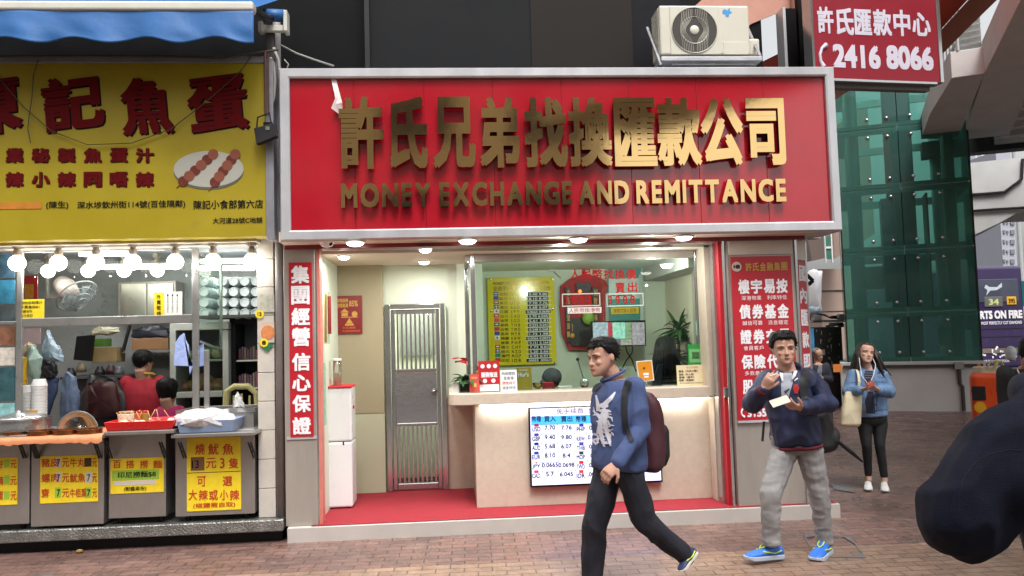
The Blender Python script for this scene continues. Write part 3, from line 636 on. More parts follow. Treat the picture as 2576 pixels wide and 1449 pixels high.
rates = ('9.40 9.80', '8.10 8.40', '7.70 7.76', '5.68 6.07', '0.0665 0.0698', '5.70 6.045', '5.61 5.81', '0.225 0.241', '0.248 0.268', '1.72 1.98', '0.0066 0.0073', '0.151 0.164', '7.72 8.01', '5.20 5.66', '0.93 0.97', '.00055 .00063')
flagc = [(40, 40, 120), (30, 60, 170), (170, 40, 60), (30, 50, 150), (235, 235, 235), (200, 40, 40), (220, 60, 60), (50, 50, 120), (190, 30, 50), (60, 50, 140), (235, 235, 240), (200, 170, 40), (214, 30, 40), (40, 50, 140), (20, 140, 90), (210, 40, 40)]
rowy = [738+11.1*i for i in range(16)]
q2, q3, q4, q5 = MB(), MB(), MB(), MB()
for i in range(16):
    y = rowy[i]; s_ = (i*.35)
    q.ptext(cn[i], 1256+s_, y-2, 1277+s_, y+6, YB-.003, .015); q.ptext(' '.join(codes[i]), 1283+s_, y-2, 1306+s_, y+6, YB-.003, .02)
    q2.rect(1321+s_*.6, y-4.6, 1386+s_*.6, y-2.6, YB-.008, .008); wd = 26 if i not in (4, 15, 10) else 31
    q3.rect(1353-wd+s_*.6, y-2.3, 1353+wd+s_*.6, y+6, YB-.005, .004); q4.ptext(rates[i], 1356-wd+s_*.6, y-1, 1351+wd+s_*.6, y+5, YB-.008, .02)
q.build('lettering', mat('bronze_print', (126, 100, 40), .25, .6, 0), t); q2.build('shelf_strips', white, t); q3.build('rate_plates', print_black, t); q4.build('rate_numbers', print_white, t)
for i in range(16):
    y = rowy[i]; s_ = (i*.35); q = MB(); q.rect(1241+s_, y-4, 1254+s_, y+5, YB-.004, .003)
    if i in (4, 10): q.m = 1; q.lathe(P(1247.5+s_, y+.5, YB-.0045), [(0, 0), (.012, 0), (.012, .002), (0, .002)], 10, (0, -1, 0))
    elif i in (0, 3, 13): q.m = 1; q.rect(1241+s_, y-.2, 1254+s_, y+1.2, YB-.005, .002); q.rect(1247+s_, y-4, 1248.6+s_, y+5, YB-.0052, .002)
    elif i in (2, 7, 5, 12): q.m = 1; q.rect(1244+s_, y-1.2, 1251+s_, y+1.8, YB-.005, .002)
    q.build('flag', [mat('flag_colour_'+str(i), flagc[i], .5, vary=0), print_red if i in (4, 10) else print_white], t)
q = MB()
for px, py in ((1234, 703), (1389, 702), (1236, 782), (1390, 777), (1395, 912)): q.lathe(P(px, py, YB-.004), [(0, .006), (.012, .004), (.014, 0), (0, 0)], 10, (0, -1, 0))
q.build('screw_caps', steel2, t)

# red shrine
t = thing('wall_shrine', 'red draped wall shrine with black couplet panels and a green pomelo', 'shrine', P(1468, 885, 9.62))
q = MB(); o_ = [(1410, 720), (1432, 702), (1455, 694), (1468, 690), (1470, 672), (1474, 690), (1500, 694), (1523, 705), (1531, 722), (1522, 742), (1524, 830), (1512, 850), (1490, 880), (1430, 880), (1414, 840), (1408, 770)]
q.prism([P(x, y, 9.68) for x, y in o_], (0, .05, 0)); q.build('red_drape', mat('shrine_red', (168, 18, 28), .6, 0, .3, 14, .4, 20), t)
q = MB(); q.rect(1424, 722, 1436, 862, 9.64, .03); q.rect(1492, 722, 1506, 862, 9.64, .03); q.rect(1450, 712, 1486, 735, 9.64, .03); q.rect(1436, 800, 1492, 870, 9.65, .02); q.build('black_panel', mat('shrine_black', (30, 22, 24), .5, 0, .3, 30), t)
q = MB()
for i in range(6): q.ptext('金玉滿堂進寶'[i], 1426, 728+i*21, 1434, 744+i*21, 9.637, .02); q.ptext('招財福祿臨門'[i], 1494, 728+i*21, 1503, 744+i*21, 9.637, .02)
q.build('gold_lettering', print_gold, t)
q = MB(); q.ball(P(1480, 800, 9.6), (.075, .07, .085), 14, 10); q.build('pomelo', mat('pomelo_skin', (142, 176, 70), .5, 0, .12, 20, .2, 90), t, smooth=True)
q = MB(); q.ball(P(1459, 733, 9.63), .02, 10, 6); q.build('red_bulb', mat('red_bulb_glow', (255, 60, 30), .5, emit=10, vary=0), t)
q = MB()
for x in (1440, 1502):
    q.ball(P(x, 845, 9.62), (.03, .03, .035), 10, 6)
    q.tube([P(x, 835, 9.62), P(x, 815, 9.62)], .004, 5)
q.build('tassel', print_gold, t)

# lettering stuck on the office glass and led frames
YL = 7.768
t = thing('glass_lettering', 'red characters stuck on the glass screen over the shrine and poster', 'lettering', P(1520, 770, YL))
q = MB()
for i, c_ in enumerate('人民幣找換價'): q.ptext(c_, 1434+i*28.2, 677, 1459+i*28.2, 702, YL, .02)
q.ptext('賣', 1548, 710, 1572, 737, YL, .02); q.ptext('出', 1579, 709, 1603, 735, YL, .02)
q.build('characters', print_red, t)
for px0, px1, s_, lab in ((1530, 1597, '3908', 'right'), (1420, 1488, '3923', 'left')):
    t = thing('rate_sign', 'clear rate frame on the glass showing '+('3908 in front of the teal poster' if lab == 'right' else 'faint red digits in front of the red shrine'), 'rate sign', P(px0+30, 770, YL))
    q = MB(); x0, x1 = px0-14+(10 if lab == 'right' else 8), px1+22
    for r_ in ((x0, 738, x1, 740.5), (x0, 768, x1, 770.5), (x0, 740.5, x0+2, 768), (x1-2, 740.5, x1, 768)): q.rect(*r_, YL-.01, .008)
    q.build('frame', mat('clear_frame', (206, 214, 206), .2, 0, 0), t)
    q = MB(); q.ptext(' '.join(s_), px0, 744, px1, 765, YL-.004, .02); q.build('digits', print_red, t)
t = thing('rate_label', 'white label for yuan to dollar exchange below the red digits', 'sign', P(1470, 788, YL))
q = MB(); q.rect(1428, 773, 1513, 788, YL-.004, .003); q.build('card', white, t); q = MB(); q.ptext('人民幣換港幣', 1431, 775, 1510, 786, YL-.0055, .0); q.build('lettering', print_red, t)
t = card('teal_poster', 'teal and white poster with yellow banner on the office wall', 'poster', 1530, 676, 1615, 806, 9.7, mat('teal_print', (60, 150, 140), .4, 0, .35, 3))
q = MB(); q.rect(1532, 700, 1613, 752, 9.696, .003); q.build('pale_area', mat('pale_print', (206, 220, 214), .4, 0, .2, 5), t)
q = MB(); q.rect(1537, 773, 1607, 790, 9.69, .006); q.build('yellow_banner', yellow_card, t, bevel=.004)
q = MB(); q.ptext('港幣兌換人民幣', 1543, 776, 1601, 787, 9.688, .01); q.build('lettering', mat('amber_print', (190, 96, 30), .5), t)
q = MB(); q.ptext('香港許氏國際財務中心集團', 1535, 741, 1590, 745, 9.694, .02); q.build('small_lettering', print_black, t)
# monitor of camera pictures
YM = 9.3
t = thing('monitor', 'black wall monitor tiled with camera pictures beside the teal poster', 'monitor', P(1560, 872, YM))
q = MB(); q.rect(1488, 807, 1625, 872, YM, .05); q.build('bezel', black, t, bevel=.004)
tiles = [((1492, 811, 1530, 870), (150, 160, 176)), ((1530, 811, 1541, 852), (170, 50, 64)), ((1541, 811, 1573, 852), (140, 190, 176)), ((1573, 811, 1589, 852), (120, 140, 110)), ((1590, 811, 1622, 868), (150, 140, 150)), ((1531, 853, 1548, 868), (96, 120, 120)), ((1548, 853, 1560, 868), (110, 90, 120)), ((1561, 853, 1589, 868), (150, 146, 140))]
for i, (r_, c_) in enumerate(tiles):
    q = MB(); q.rect(*r_, YM-.003, .002); q.build('camera_picture', mat('cctv_%d' % i, c_, .3, 0, .5, 26, emit=.55), t)
    M_ = MATS['cctv_%d' % i]; b__ = M_.node_tree.nodes['Principled BSDF']; s_ = b__.inputs['Base Color'].links[0].from_socket; M_.node_tree.links.new(s_, b__.inputs['Emission Color'])
q = MB(); q.tube([P(1574, 872, YM+.02), P(1577, 885, YM+.05), P(1590, 905, YM+.1), P(1600, 935, YM+.1)], .007, 6); q.tube([P(1592, 872, YM+.02), P(1590, 888, YM+.06), P(1576, 906, YM+.12), P(1566, 925, YM+.1)], .007, 6); q.build('cable', black, t, smooth=True)
# ceiling camera, alarm sensor
t = thing('ceiling_camera', 'grey camera hanging from the office ceiling beside a round light', 'camera', P(1420, 630, 8.3))
q = MB(); q.rect(1408, 628, 1432, 640, 8.3, .12); q.build('mount', mat('grey_plastic', (96, 96, 92), .5), t, bevel=.006)
q = MB(); q.tube([P(1428, 640, 8.33), P(1416, 650, 8.25)], [.035, .03], 10); q.build('camera_body', MATS['grey_plastic'], t)
t = thing('motion_sensor', 'small white motion sensor on the office wall above the yellow board', 'sensor', P(1390, 684, 9.7))
q = MB(); q.rect(1379, 663, 1403, 682, 9.7, .04); q.build('housing', white, t, bevel=.01); q = MB(); q.ball(P(1391, 671, 9.69), .014, 8, 6); q.build('lens', black, t)
q = MB(); q.tube([P(1393, 683, 9.72), P(1400, 690, 9.73), P(1411, 700, 9.74)], .004, 5); q.build('cable', dark, t)
q = MB(); q.rect(1200, 697, 1206, 866, 8.9, .03); tag(q.build('dark_strip', dark), 'tall narrow dark screen edge inside the glass left of the yellow board', 'screen')
t = card('wall_column', 'pale boxed pipe running down the office wall beside the monitor', 'pipe casing', 1612, 690, 1620, 960, 9.68, mat('pale_grey_wall', (190, 204, 196), .6))

# palm plant behind the right desk
t = thing('palm_plant', 'tall dracaena plant with long arching leaves behind the glass', 'plant', P(1712, 1000, 8.9))
lf = mat('palm_leaf', (46, 82, 48), .4, 0, .35, 20); q = MB(); q.tube([P(1712, 1040, 8.9), P(1710, 930, 8.9), P(1706, 830, 8.9)], .016, 7); q.build('stem', mat('palm_stem', (110, 96, 70), .8, 0, .2, 20), t)
q = MB(); rnd = random.Random(3)
def leaf(q, o, az, el, ln, wd, droop):
    d = V((math.cos(az), math.sin(az), 0)); sdv = V((-d.y, d.x, 0)); L_, Rr, pts = [], [], []
    for i in range(8):
        s_ = i/7; p = o+d*(ln*s_*math.cos(el))+V((0, 0, ln*(s_*math.sin(el)-droop*s_*s_))); w_ = wd*math.sin(math.pi*min(.98, .12+s_*.86)); pts.append((p-sdv*w_, p+V((0, 0, -w_*.5)), p+sdv*w_))
    for i in range(7):
        a, b__ = pts[i], pts[i+1]; q.quad(a[0], a[1], b__[1], b__[0]); q.quad(a[1], a[2], b__[2], b__[1])
for c_, n_, ln in ((P(1706, 832, 8.9), 22, .38), (P(1722, 858, 8.85), 20, .36), (P(1700, 905, 8.9), 18, .32), (P(1722, 935, 8.8), 16, .3)):
    for i in range(n_): leaf(q, c_, rnd.uniform(0, 6.28), rnd.uniform(.0, 1.3), ln*rnd.uniform(.75, 1.2), .025, rnd.uniform(.25, .8))
q.build('leaves', lf, t, smooth=True)

# things on the counter
zc_ = ctop
def stand(name, label, cat, px0, py0, px1, py1, Y, m_, lean=.03):
    t = thing(name, label, cat, P((px0+px1)/2, py1, Y)); x0, x1, z0, z1 = prect(px0, py0, px1, py1, Y); q = MB()
    q.prism([(x0, Y, zc_+.001), (x1, Y, zc_+.001), (x1, Y+lean, z1), (x0, Y+lean, z1)], (0, .006, 0)); q.build('board', m_, t); return t, x0, x1, zc_, z1, Y, lean
def sline(q, S, s_, fx0, fx1, fz0, fz1, bold=.02, fit=True):
    t, x0, x1, z0, z1, Y, ln = S; h = z1-z0; uz = V((0, ln, h)).normalized()
    q.text(s_, V((x0+(x1-x0)*fx0, Y+ln*fz0-.003, z0+h*fz0)), (1,0,0), uz, (x1-x0)*(fx1-fx0), h*(fz1-fz0), bold, fit=fit)
def sbox(q, S, fx0, fx1, fz0, fz1, off=.002):
    t, x0, x1, z0, z1, Y, ln = S; h = z1-z0; f_ = lambda fx, fz: V((x0+(x1-x0)*fx, Y+ln*fz-off, z0+h*fz)); q.prism([f_(fx0, fz0), f_(fx1, fz0), f_(fx1, fz1), f_(fx0, fz1)], (0, -.0008, 0))
S = stand('offer_poster', 'red and white offer poster with round pictures standing on the counter', 'poster', 1204, 908, 1257, 988, 7.7, red_mat)
q = MB(); sbox(q, S, .04, .96, .03, .24)
for fx in (.2, .5, .8):
    q.lathe(V((S[1]+(S[2]-S[1])*fx, S[5]+.022, S[3]+(S[4]-S[3])*.83)), [(0, 0), (.02, 0), (.02, .002), (0, .002)], 14, (0, -1, 0))
for fx in (.3, .7): q.lathe(V((S[1]+(S[2]-S[1])*fx, S[5]+.008, S[3]+(S[4]-S[3])*.36)), [(0, 0), (.02, 0), (.02, .002), (0, .002)], 14, (0, -1, 0))
q.build('white_print', print_white, S[0]); q = MB(); sline(q, S, '服務推送', .12, .9, .47, .64, .03); q.build('lettering', print_white, S[0])
S = stand('transfer_sign', 'white counter sign in blue and red characters about transfer to the city', 'sign', 1259, 931, 1301, 988, 7.7, white)
q, q2 = MB(), MB(); sline(q, S, '內地匯款', .1, .9, .76, .92, .0); sline(q, S, '至香港', .2, .8, .54, .7, .0); sline(q2, S, '價格特平', .1, .9, .31, .47, .0); sline(q, S, '速度特快', .1, .9, .09, .25, .0)
q.build('blue_lettering', mat('blue_ink', (30, 50, 120), .5, vary=0), S[0]); q2.build('red_lettering', print_red, S[0])
S = stand('yellow_folder', 'olive yellow folder with white letters leaning behind the transfer sign', 'folder', 1300, 925, 1339, 986, 7.83, mat('olive_yellow', (176, 150, 30), .5, 0, .08, 6), .05)
q = MB(); sline(q, S, 'THANKS', .2, .75, .84, .93, .02); sline(q, S, "Hur's", .1, .8, .58, .8, .04); q.build('lettering', print_white, S[0])
t = thing('leaflet_holder', 'clear holder with two stacks of red leaflets at the counter corner', 'leaflet holder', P(1197, 990, 7.66))
for i, (a, b_, c_, d_, Y) in enumerate(((1194, 922, 1220, 985, 7.72), (1182, 942, 1206, 989, 7.64))):
    x0, x1, z0, z1 = prect(a, b_, c_, d_, Y); q = MB(); q.prism([(x0, Y, zc_+.004), (x1, Y, zc_+.004), (x1, Y+.05, z1), (x0, Y+.05, z1)], (0, .02, 0)); o = q.build('leaflets', mat('leaflet_red', (176, 52, 40), .4, 0, .12, 14), t)
    q = MB(); sS = (t, x0, x1, zc_+.004, z1, Y, .05); sline(q, sS, '匯款', .2, .8, .72, .86, .02); sbox(q, sS, .3, .7, .3, .5); q.build('print', print_gold, o)
S = stand('green_calendar', 'green desk calendar with a grid of days at the right end', 'calendar', 1731, 866, 1767, 918, 7.79, mat('green_card', (40, 150, 72), .5, 0, .08), .0)
x0, x1, z0, z1 = prect(1731, 866, 1767, 918, 7.76); q = MB(); q.box(x0, x1, 7.75, 7.768, z0, z1); q.build('cover', MATS['green_card'], S[0])
q = MB(); q.rect(1734, 878, 1764, 912, 7.748, .0015); q.build('page', mat('page_green', (120, 190, 120), .5), S[0]); q = MB()
for i in range(6): q.rect(1741, 886+i*3, 1758, 886.8+i*3, 7.7455, .001); q.rect(1741+i*3.4, 886, 1741.6+i*3.4, 901, 7.745, .001)
q.build('day_grid', print_black, S[0])
S = stand('cream_notice', 'cream notice sign with lines of black characters beside the calendar', 'sign', 1703, 918, 1785, 972, 7.68, mat('cream_card', (226, 210, 172), .5, 0, .04), .01)
q, q2 = MB(), MB(); sline(q2, S, '本公司現有', .3, .66, .83, .93, .0)
for s_, z in (('基金（月供计劃）', .66), ('信貸（私人貸）', .5), ('按揭（樓宇）', .36), ('股票（免佣金）', .22)): sline(q, S, s_, .06, .64 if '基' in s_ else .52, z, z+.1, .01)
sline(q, S, '客戶可到服務台查詢或致電各分行職員', .08, .92, .1, .16, .0); q.build('lettering', print_black, S[0]); q2.build('red_lettering', mat('faded_red_ink', (190, 110, 90), .5), S[0])
t = thing('orange_notice', 'orange framed placard on a stand leaning over the counter', 'placard', P(1622, 965, 7.7))
def tq(pts, Y, dep): return [P(x, y, Y) for x, y in pts]
q = MB(); q.prism(tq([(1600, 909), (1640, 905), (1646, 957), (1608, 962)], 7.7, 0), (0, .01, 0)); q.build('frame', white, t)
q = MB(); q.prism(tq([(1603, 911), (1638, 908), (1643, 954), (1610, 959)], 7.695, 0), (0, .004, 0)); q.build('panel', mat('orange_card', (214, 140, 30), .4, 0, .15, 5), t)
q = MB(); q.ptext('JB', 1617, 924, 1623, 929, 7.693, .04); q.build('emblem', print_black, t); q = MB(); q.rect(1618, 938, 1632, 944, 7.692, .001); q.rect(1620, 946, 1632, 950, 7.692, .001); q.build('print', print_white, t)
q = MB(); q.tube([P(1626, 960, 7.715), P(1628, 973, 7.73)], .01, 6); q.box(P(1612, 973, 7.7).x, P(1640, 973, 7.7).x, 7.68, 7.76, zc_, zc_+.006); q.build('stand', steel2, t)
# flower in a square glass
t = thing('flower_vase', 'red anthurium with green leaves in a square glass vase on the counter', 'flowers', P(1172, 990, 7.75))
x0, x1, z0, z1 = prect(1155, 946, 1184, 990, 7.7); q = MB(); q.box(x0, x1, 7.7, 7.8, zc_+.002, z1); q.build('vase', glass('vase_glass', (190, 205, 190), 1, .6), t)
q = MB(); q.box(x0+.012, x1-.012, 7.712, 7.788, zc_+.008, zc_+.08); q.build('soil', mat('soil', (74, 62, 44), .9, 0, .3, 40), t)
q = MB(); o_ = P(1170, 948, 7.75)
for i in range(26): leaf(q, o_+V((rnd.uniform(-.02, .02), rnd.uniform(-.02, .02), -.03)), rnd.uniform(0, 6.28), rnd.uniform(.3, 1.1), rnd.uniform(.12, .24), .022, rnd.uniform(.3, .9))
q.build('leaves', mat('leaf_green', (44, 92, 44), .4, 0, .3, 20), t, smooth=True)
q = MB()
for i in range(7):
    p = P(1160+rnd.uniform(-8, 10), 900+rnd.uniform(-6, 12), 7.74+rnd.uniform(-.04, .04)); leaf(q, p, rnd.uniform(0, 6.28), rnd.uniform(-.1, .6), .085, .028, .4)
q.build('blooms', mat('bloom_red', (190, 40, 40), .4, 0, .2, 20), t, smooth=True)
q = MB(); q.rect(1136, 962, 1158, 990, 7.74, .04); tag(q.build('white_box', white, bevel=.003), 'small white box beside the flower vase on the counter', 'box')
# microphone, bowl, small things behind the glass
t = thing('microphone', 'thin silver gooseneck microphone on a shiny base behind the glass', 'microphone', P(1470, 968, 7.95))
q = MB(); q.tube([P(1469, 958, 7.95), P(1458, 920, 7.95), P(1453, 905, 7.95)], .005, 6); q.build('neck', steel2, t); q = MB(); q.ball(P(1453, 904, 7.95), .017, 10, 6); q.build('head', black, t, smooth=True)
q = MB(); q.ball(P(1470, 964, 7.95), (.045, .045, .05), 14, 8); q.build('base', steel2, t, smooth=True)
t = thing('sweet_bowl', 'small glass bowl of sweets on the counter behind the glass', 'bowl', P(1353, 986, 7.9))
c = P(1353, 986, 7.9); c.z = zc_; q = MB(); q.lathe(c, [(.02, .002), (.045, .03), (.052, .06)], 16); q.build('bowl', glass('bowl_glass', (230, 225, 190), .8, .5), t, smooth=True)
q = MB()
for i in range(14): q.ball(c+V((rnd.uniform(-.03, .03), rnd.uniform(-.03, .03), rnd.uniform(.02, .055))), .013, 6, 4)
q.build('sweets', mat('sweets', (214, 180, 90), .4, 0, .3, 60), t)
q = MB(); q.rect(1366, 962, 1393, 984, 7.95, .08); tag(q.build('red_box', red_mat, bevel=.003), 'small red box behind the glass beside the sweet bowl', 'box')
q = MB(); q.rect(1405, 972, 1440, 984, 7.9, .1); tag(q.build('paper_stack', white, bevel=.003), 'low stack of white paper behind the glass near the microphone', 'papers')
q = MB(); q.prism([P(1638, 972, 7.8), P(1662, 972, 7.8), P(1668, 916, 7.8), P(1656, 918, 7.8)], (0, .03, 0)); 
t = thing('screen_back', 'dark back of a desk monitor behind the orange placard', 'monitor', P(1665, 975, 7.9)); q.build('shell', mat('navy_plastic', (22, 24, 40), .4), t)
q = MB(); q.tube([P(1660, 985, 7.86), P(1662, 960, 7.86)], .02, 8); q.build('stand', black, t)

# big rate screen on the counter front
YT = 7.6
tv = thing('rate_screen', 'large lit screen with a table of currency rates on the counter front', 'screen', P(1500, 1220, YT))
q = MB(); q.rect(1332, 1020, 1664, 1220, YT, .05); q.build('bezel', black, tv, bevel=.005)
def glow(n, c_, e): return mat(n, c_, .3, vary=0, emit=e)
q = MB(); q.rect(1336, 1023.5, 1660, 1215, YT-.002, .0015); q.build('display', glow('screen_white', (206, 208, 242), .75), tv)
q = MB(); q.rect(1336, 1043, 1660, 1064, YT-.004, .0015); q.build('header_row', glow('screen_blue', (70, 168, 236), .6), tv)
cols = [1336, 1363, 1404, 1446, 1477, 1520, 1562, 1605, 1660]; rows = [1064, 1088, 1111, 1134, 1158, 1181, 1204]
q = MB()
for x in cols[1:-1]: q.rect(x-.4, 1064, x+.4, 1204, YT-.0045, .001)
for y in rows: q.rect(1336, y-.4, 1660, y+.4, YT-.0042, .001)
q.build('grid_lines', glow('screen_line', (90, 120, 190), .3), tv)
q = MB(); q.ptext('免手续费', 1400, 1026, 1468, 1041, YT-.005, .0); q.ptext('NO', 1482, 1026, 1500, 1041, YT-.005, .0)
q.build('title', mat('screen_brown', (96, 50, 70), .4, vary=0), tv)
data = (('USD', '7.70', '7.76', 'PHP', '0.151', '0.164'), ('GBP', '9.40', '9.80', 'KRW', '0.0066', '0.0073'), ('AUD', '5.68', '6.07', 'THB', '0.225', '0.241'), ('EUR', '8.10', '8.4', 'MOP', '0.93', '0.97'), ('JPY', '0.0665', '0.0698', 'TWD', '0.248', '0.268'), ('CAD', '5.7', '6.045', 'IDR', '.00055', '.00063'))
q = MB()
for s_, a, b_ in (('幣種', 1338, 1361), ('買入', 1369, 1398), ('賣出', 1411, 1440), ('幣種', 1449, 1475), ('買入', 1484, 1513), ('賣出', 1527, 1556)): q.ptext(s_, a, 1046, b_, 1061, YT-.0065, .015)
for i, r_ in enumerate(data):
    y = rows[i]
    for j, s_ in enumerate(r_):
        a, b_ = cols[j], cols[j+1]; cxx = (a+b_)/2; wd = len(s_)*(3.1 if j % 3 else 2.9)
        if j % 3 == 0: q.ptext(s_, cxx-11, y+10, cxx+10, y+21.5, YT-.005, .02)
        else: q.ptext(s_, cxx-wd*1.08, y+6, cxx+wd*1.08, y+17, YT-.005, .02)
q.build('lettering', mat('screen_ink', (24, 24, 40), .6, vary=0, spec=.1), tv)
fl = [(150, 40, 60), (60, 50, 120), (30, 40, 110), (30, 60, 130), (230, 230, 235), (200, 60, 60), (40, 60, 150), (230, 230, 230), (60, 60, 140), (20, 60, 50), (190, 30, 40), (200, 50, 50)]
for i in range(6):
    for j in (0, 1):
        cxx = (1350, 1463)[j]; y = rows[i]+2; k = i+6*j; q = MB()
        if k == 4: q.lathe(P(cxx-1, y+4, YT-.005), [(0, 0), (.008, 0), (.008, .001), (0, .001)], 10, (0, -1, 0))
        else: q.rect(cxx-6, y, cxx+5, y+7, YT-.0052, .0012)
        q.build('flag', glow('screen_flag_%d' % k, (200, 30, 50) if k == 4 else fl[k], .4), tv)
# ================================================================ food stall on the left
stall = thing('food_stall', 'street food stall with steel framed glass front on a steel step', 'food stall', (-2.6, 7.2, 0))
ch = mat('chequer_plate', (150, 150, 146), .38, .8, .3, 9, .6, 55, stain=((70, 64, 58), 5, .62))
q = MB(); zt_ = P(300, 1335, 7.2).z
q.box(-6, -1.475, 7.2, 9, .1, .2); q.build('step', ch, stall, bevel=.01)
q = MB(); q.box(-6, -1.5, 7.3, 9, -.05, .099); q.build('step_base', black, stall)
tile = mat('white_wall_tiles', (196, 190, 180), .35, 0, .1, 8, stain=((120, 104, 92), 6, .66))
x0, x1 = P(648, 900, 7.3).x, P(690, 900, 7.3).x
q = MB(); z = .2
while z < 2.6: q.box(x0, x1, 7.3, 7.7, z+.002, z+.247); z += .25
q.build('tiled_pillar', tile, stall, bevel=.003)
q = MB(); q.box(x1+.002, x1+.085, 7.34, 7.6, .2, 2.6); q.build('pillar_backing', mat('pink_grey_render', (170, 150, 145), .7, 0, .12, 5), stall)
q = MB(); x = P(703, 900, 7.28).x; q.tube([(x, 7.3, .15), (x, 7.3, 4.6)], .035, 12); q.build('drain_pipe', mat('grey_pipe', (140, 134, 132), .5, 0, .2, 4), stall, smooth=True)
wl = mat('stall_wall', (166, 172, 172), .45, 0, .15, 3, stain=((96, 98, 96), 4, .6))
q = MB(); q.box(-6, x0, 9.6, 9.8, 0, 2.75); q.box(x0, x0+.04, 7.71, 9.8, 0, 2.75); q.build('back_wall', wl, stall)
q = MB(); q.box(-6, x0, 7.34, 9.6, .15, .199); q.build('floor', mat('stall_floor', (70, 62, 58), .6, 0, .3, 6), stall)
q = MB(); q.box(-6, x0+.04, 7.4, 9.8, 2.7, 2.78); q.build('ceiling', mat('stall_ceiling', (190, 196, 200), .6, 0, .1, 4), stall)
q = MB(); q.rect(-400, 605, 645, 617, 7.15, .25); q.rect(-400, 618, 645, 625, 7.22, .2); q.build('head_beam', mat('grimy_white', (186, 182, 172), .5, 0, .18, 8), stall, bevel=.006)
fr = mat('window_steel', (178, 178, 176), .3, .75, .15, 6)
q = MB(); YFR = 7.35
for a, b_, y0, y1 in ((40, 54, 625, 1075), (483, 499, 625, 1080), (513, 525, 880, 1080)): q.rect(a, y0, b_, y1, YFR, .035)
q.rect(-300, 812, 38, 820, YFR+.004, .03); q.rect(54.5, 796, 482, 817, YFR+.004, .03); q.rect(55, 620, 482, 632, YFR+.004, .03)
q.build('window_frame', fr, stall, bevel=.004)
q = MB(); q.rect(57, 633, 481, 795, YFR+.02, .005); q.build('pane', glass('stall_glass', (236, 244, 240), .5, .08), stall)
q = MB(); a, b_ = P(526, 640, YFR), P(600, 640, 7.9); 
q = MB(); q.rect(501, 640, 560, 880, YFR+.3, .005); q.build('side_pane', gl, stall)
q = MB(); q.tube([P(505, 640, YFR+.02), P(556, 665, YFR+.5)], .012, 6); q.tube([P(556, 665, YFR+.5), P(556, 880, YFR+.5)], .014, 6); q.tube([P(556, 880, YFR+.5), P(505, 860, YFR+.02)], .012, 6); q.build('open_casement', fr, stall)

# yellow sign
YY = 7.0
t = thing('yellow_signboard', 'faded yellow signboard with dark red characters above the food stall', 'signboard', P(300, 600, YY))
ypl = mat('yellow_lightbox', (160, 142, 18), .45, 0, .1, 2.2, stain=((150, 132, 34), 2.6, .62))
x1 = P(668, 400, YY).x; z0, z1 = P(340, 600, YY).z, P(340, 160, YY).z
q = MB(); q.box(-4.6, x1, YY, YY+.2, z0, z1); q.build('panel', ypl, t)
q = MB(); q.box(x1+.002, x1+.07, YY-.01, YY+.22, z0-.03, z1+.04); q.box(-4.6, x1, YY-.01, YY+.2, z1+.002, z1+.06); q.build('frame', mat('grey_sign_frame', (150, 150, 156), .4, .4, .15), t, bevel=.004)
dr = mat('oxblood_print', (96, 12, 15), .65, 0, .08, 12, spec=.1); pb = mat('shadow_print', (20, 12, 14), .7, spec=.1)
for c_, x0, x1_, y0, y1, rot in (('陳', -120, 62, 192, 345, 0), ('記', 112, 268, 195, 330, 0), ('魚', 310, 440, 192, 336, 0), ('蛋', 478, 630, 194, 336, 0)):
    for mm, dx, dy, off, nm, bd in ((pb, 5, 5, .003, 'character_shadow', .042), (dr, 0, 0, .006, 'red_character', .038)):
        q = MB(); X0, X1, Z0, Z1 = prect(x0+dx*.7, y0+dy*.7, x1_+dx*.7, y1+dy*.7, YY)
        sh = V((1, 0, .13 if c_ != '魚' else .05)).normalized(); q.text(c_, (X0, YY-off, Z0-.02), sh, V((-.08, 0, 1)), X1-X0, Z1-Z0, bd, nrm=(0, -1, 0))
        q.build(nm, mm, t)
q, q2, q3 = MB(), MB(), MB()
for y0, y1, s_ in ((372, 409, '專業秘製魚蛋汁'), (432, 470, '大辣小辣同唔辣')):
    for i, c_ in enumerate(s_):
        x = -52+65.5*i
        for mm, k, dx in ((q2, .003, 2), (q, .006, 0)): mm.ptext(c_, x+dx, y0+dx, x+46+dx, y1+dx, YY-k, .045)
q.build('red_lettering', dr, t); q2.build('lettering_shadow', pb, t)
q3.ptext('(陳生)', 116, 506, 172, 527, YY-.004, .015); q3.ptext('深水埗欽州街114號(百佳隔鄰)', 194, 505, 466, 526, YY-.004, .015); q3.ptext('陳記小食部第六店', 487, 503, 662, 525, YY-.004, .015); q3.ptext('大河道28號C地舖', 535, 547, 660, 562, YY-.004, .015)
q3.build('black_lettering', print_black, t)
q = MB(); q.rect(-40, 509, 104, 526, YY-.004, .003); q.build('orange_patch', mat('faded_orange', (190, 120, 30), .6, 0, .2, 10), t)
q = MB(); c = P(525, 425, YY-.004); q.add([c+V((.305*math.cos(a)*.95, 0, .155*math.sin(a))) for a in [2*math.pi*i/40 for i in range(40)]], [tuple(range(40))[::-1]]); q.m = 1
q.add([c+V((.305*math.cos(a)*.95, .001, .155*math.sin(a)-.022)) for a in [2*math.pi*i/40 for i in range(40)]], [tuple(range(40))[::-1]]); q.build('printed_plate', [mat('plate_print', (172, 170, 160), .5, 0, .05), mat('plate_shade_print', (90, 90, 80), .6)], t)
q = MB()
for (xa, ya_), (xb_, yb_) in (((461, 456), (536, 388)), ((541, 458), (592, 388))):
    for i in range(6):
        p = P(xa+(xb_-xa)*i/5, ya_+(yb_-ya_)*i/5, YY-.007-.0004*(i % 2)); q.m = i % 2; q.lathe(p, [(0, 0), (.044, 0), (.044, .001), (0, .001)], 16, (0, -1, 0))
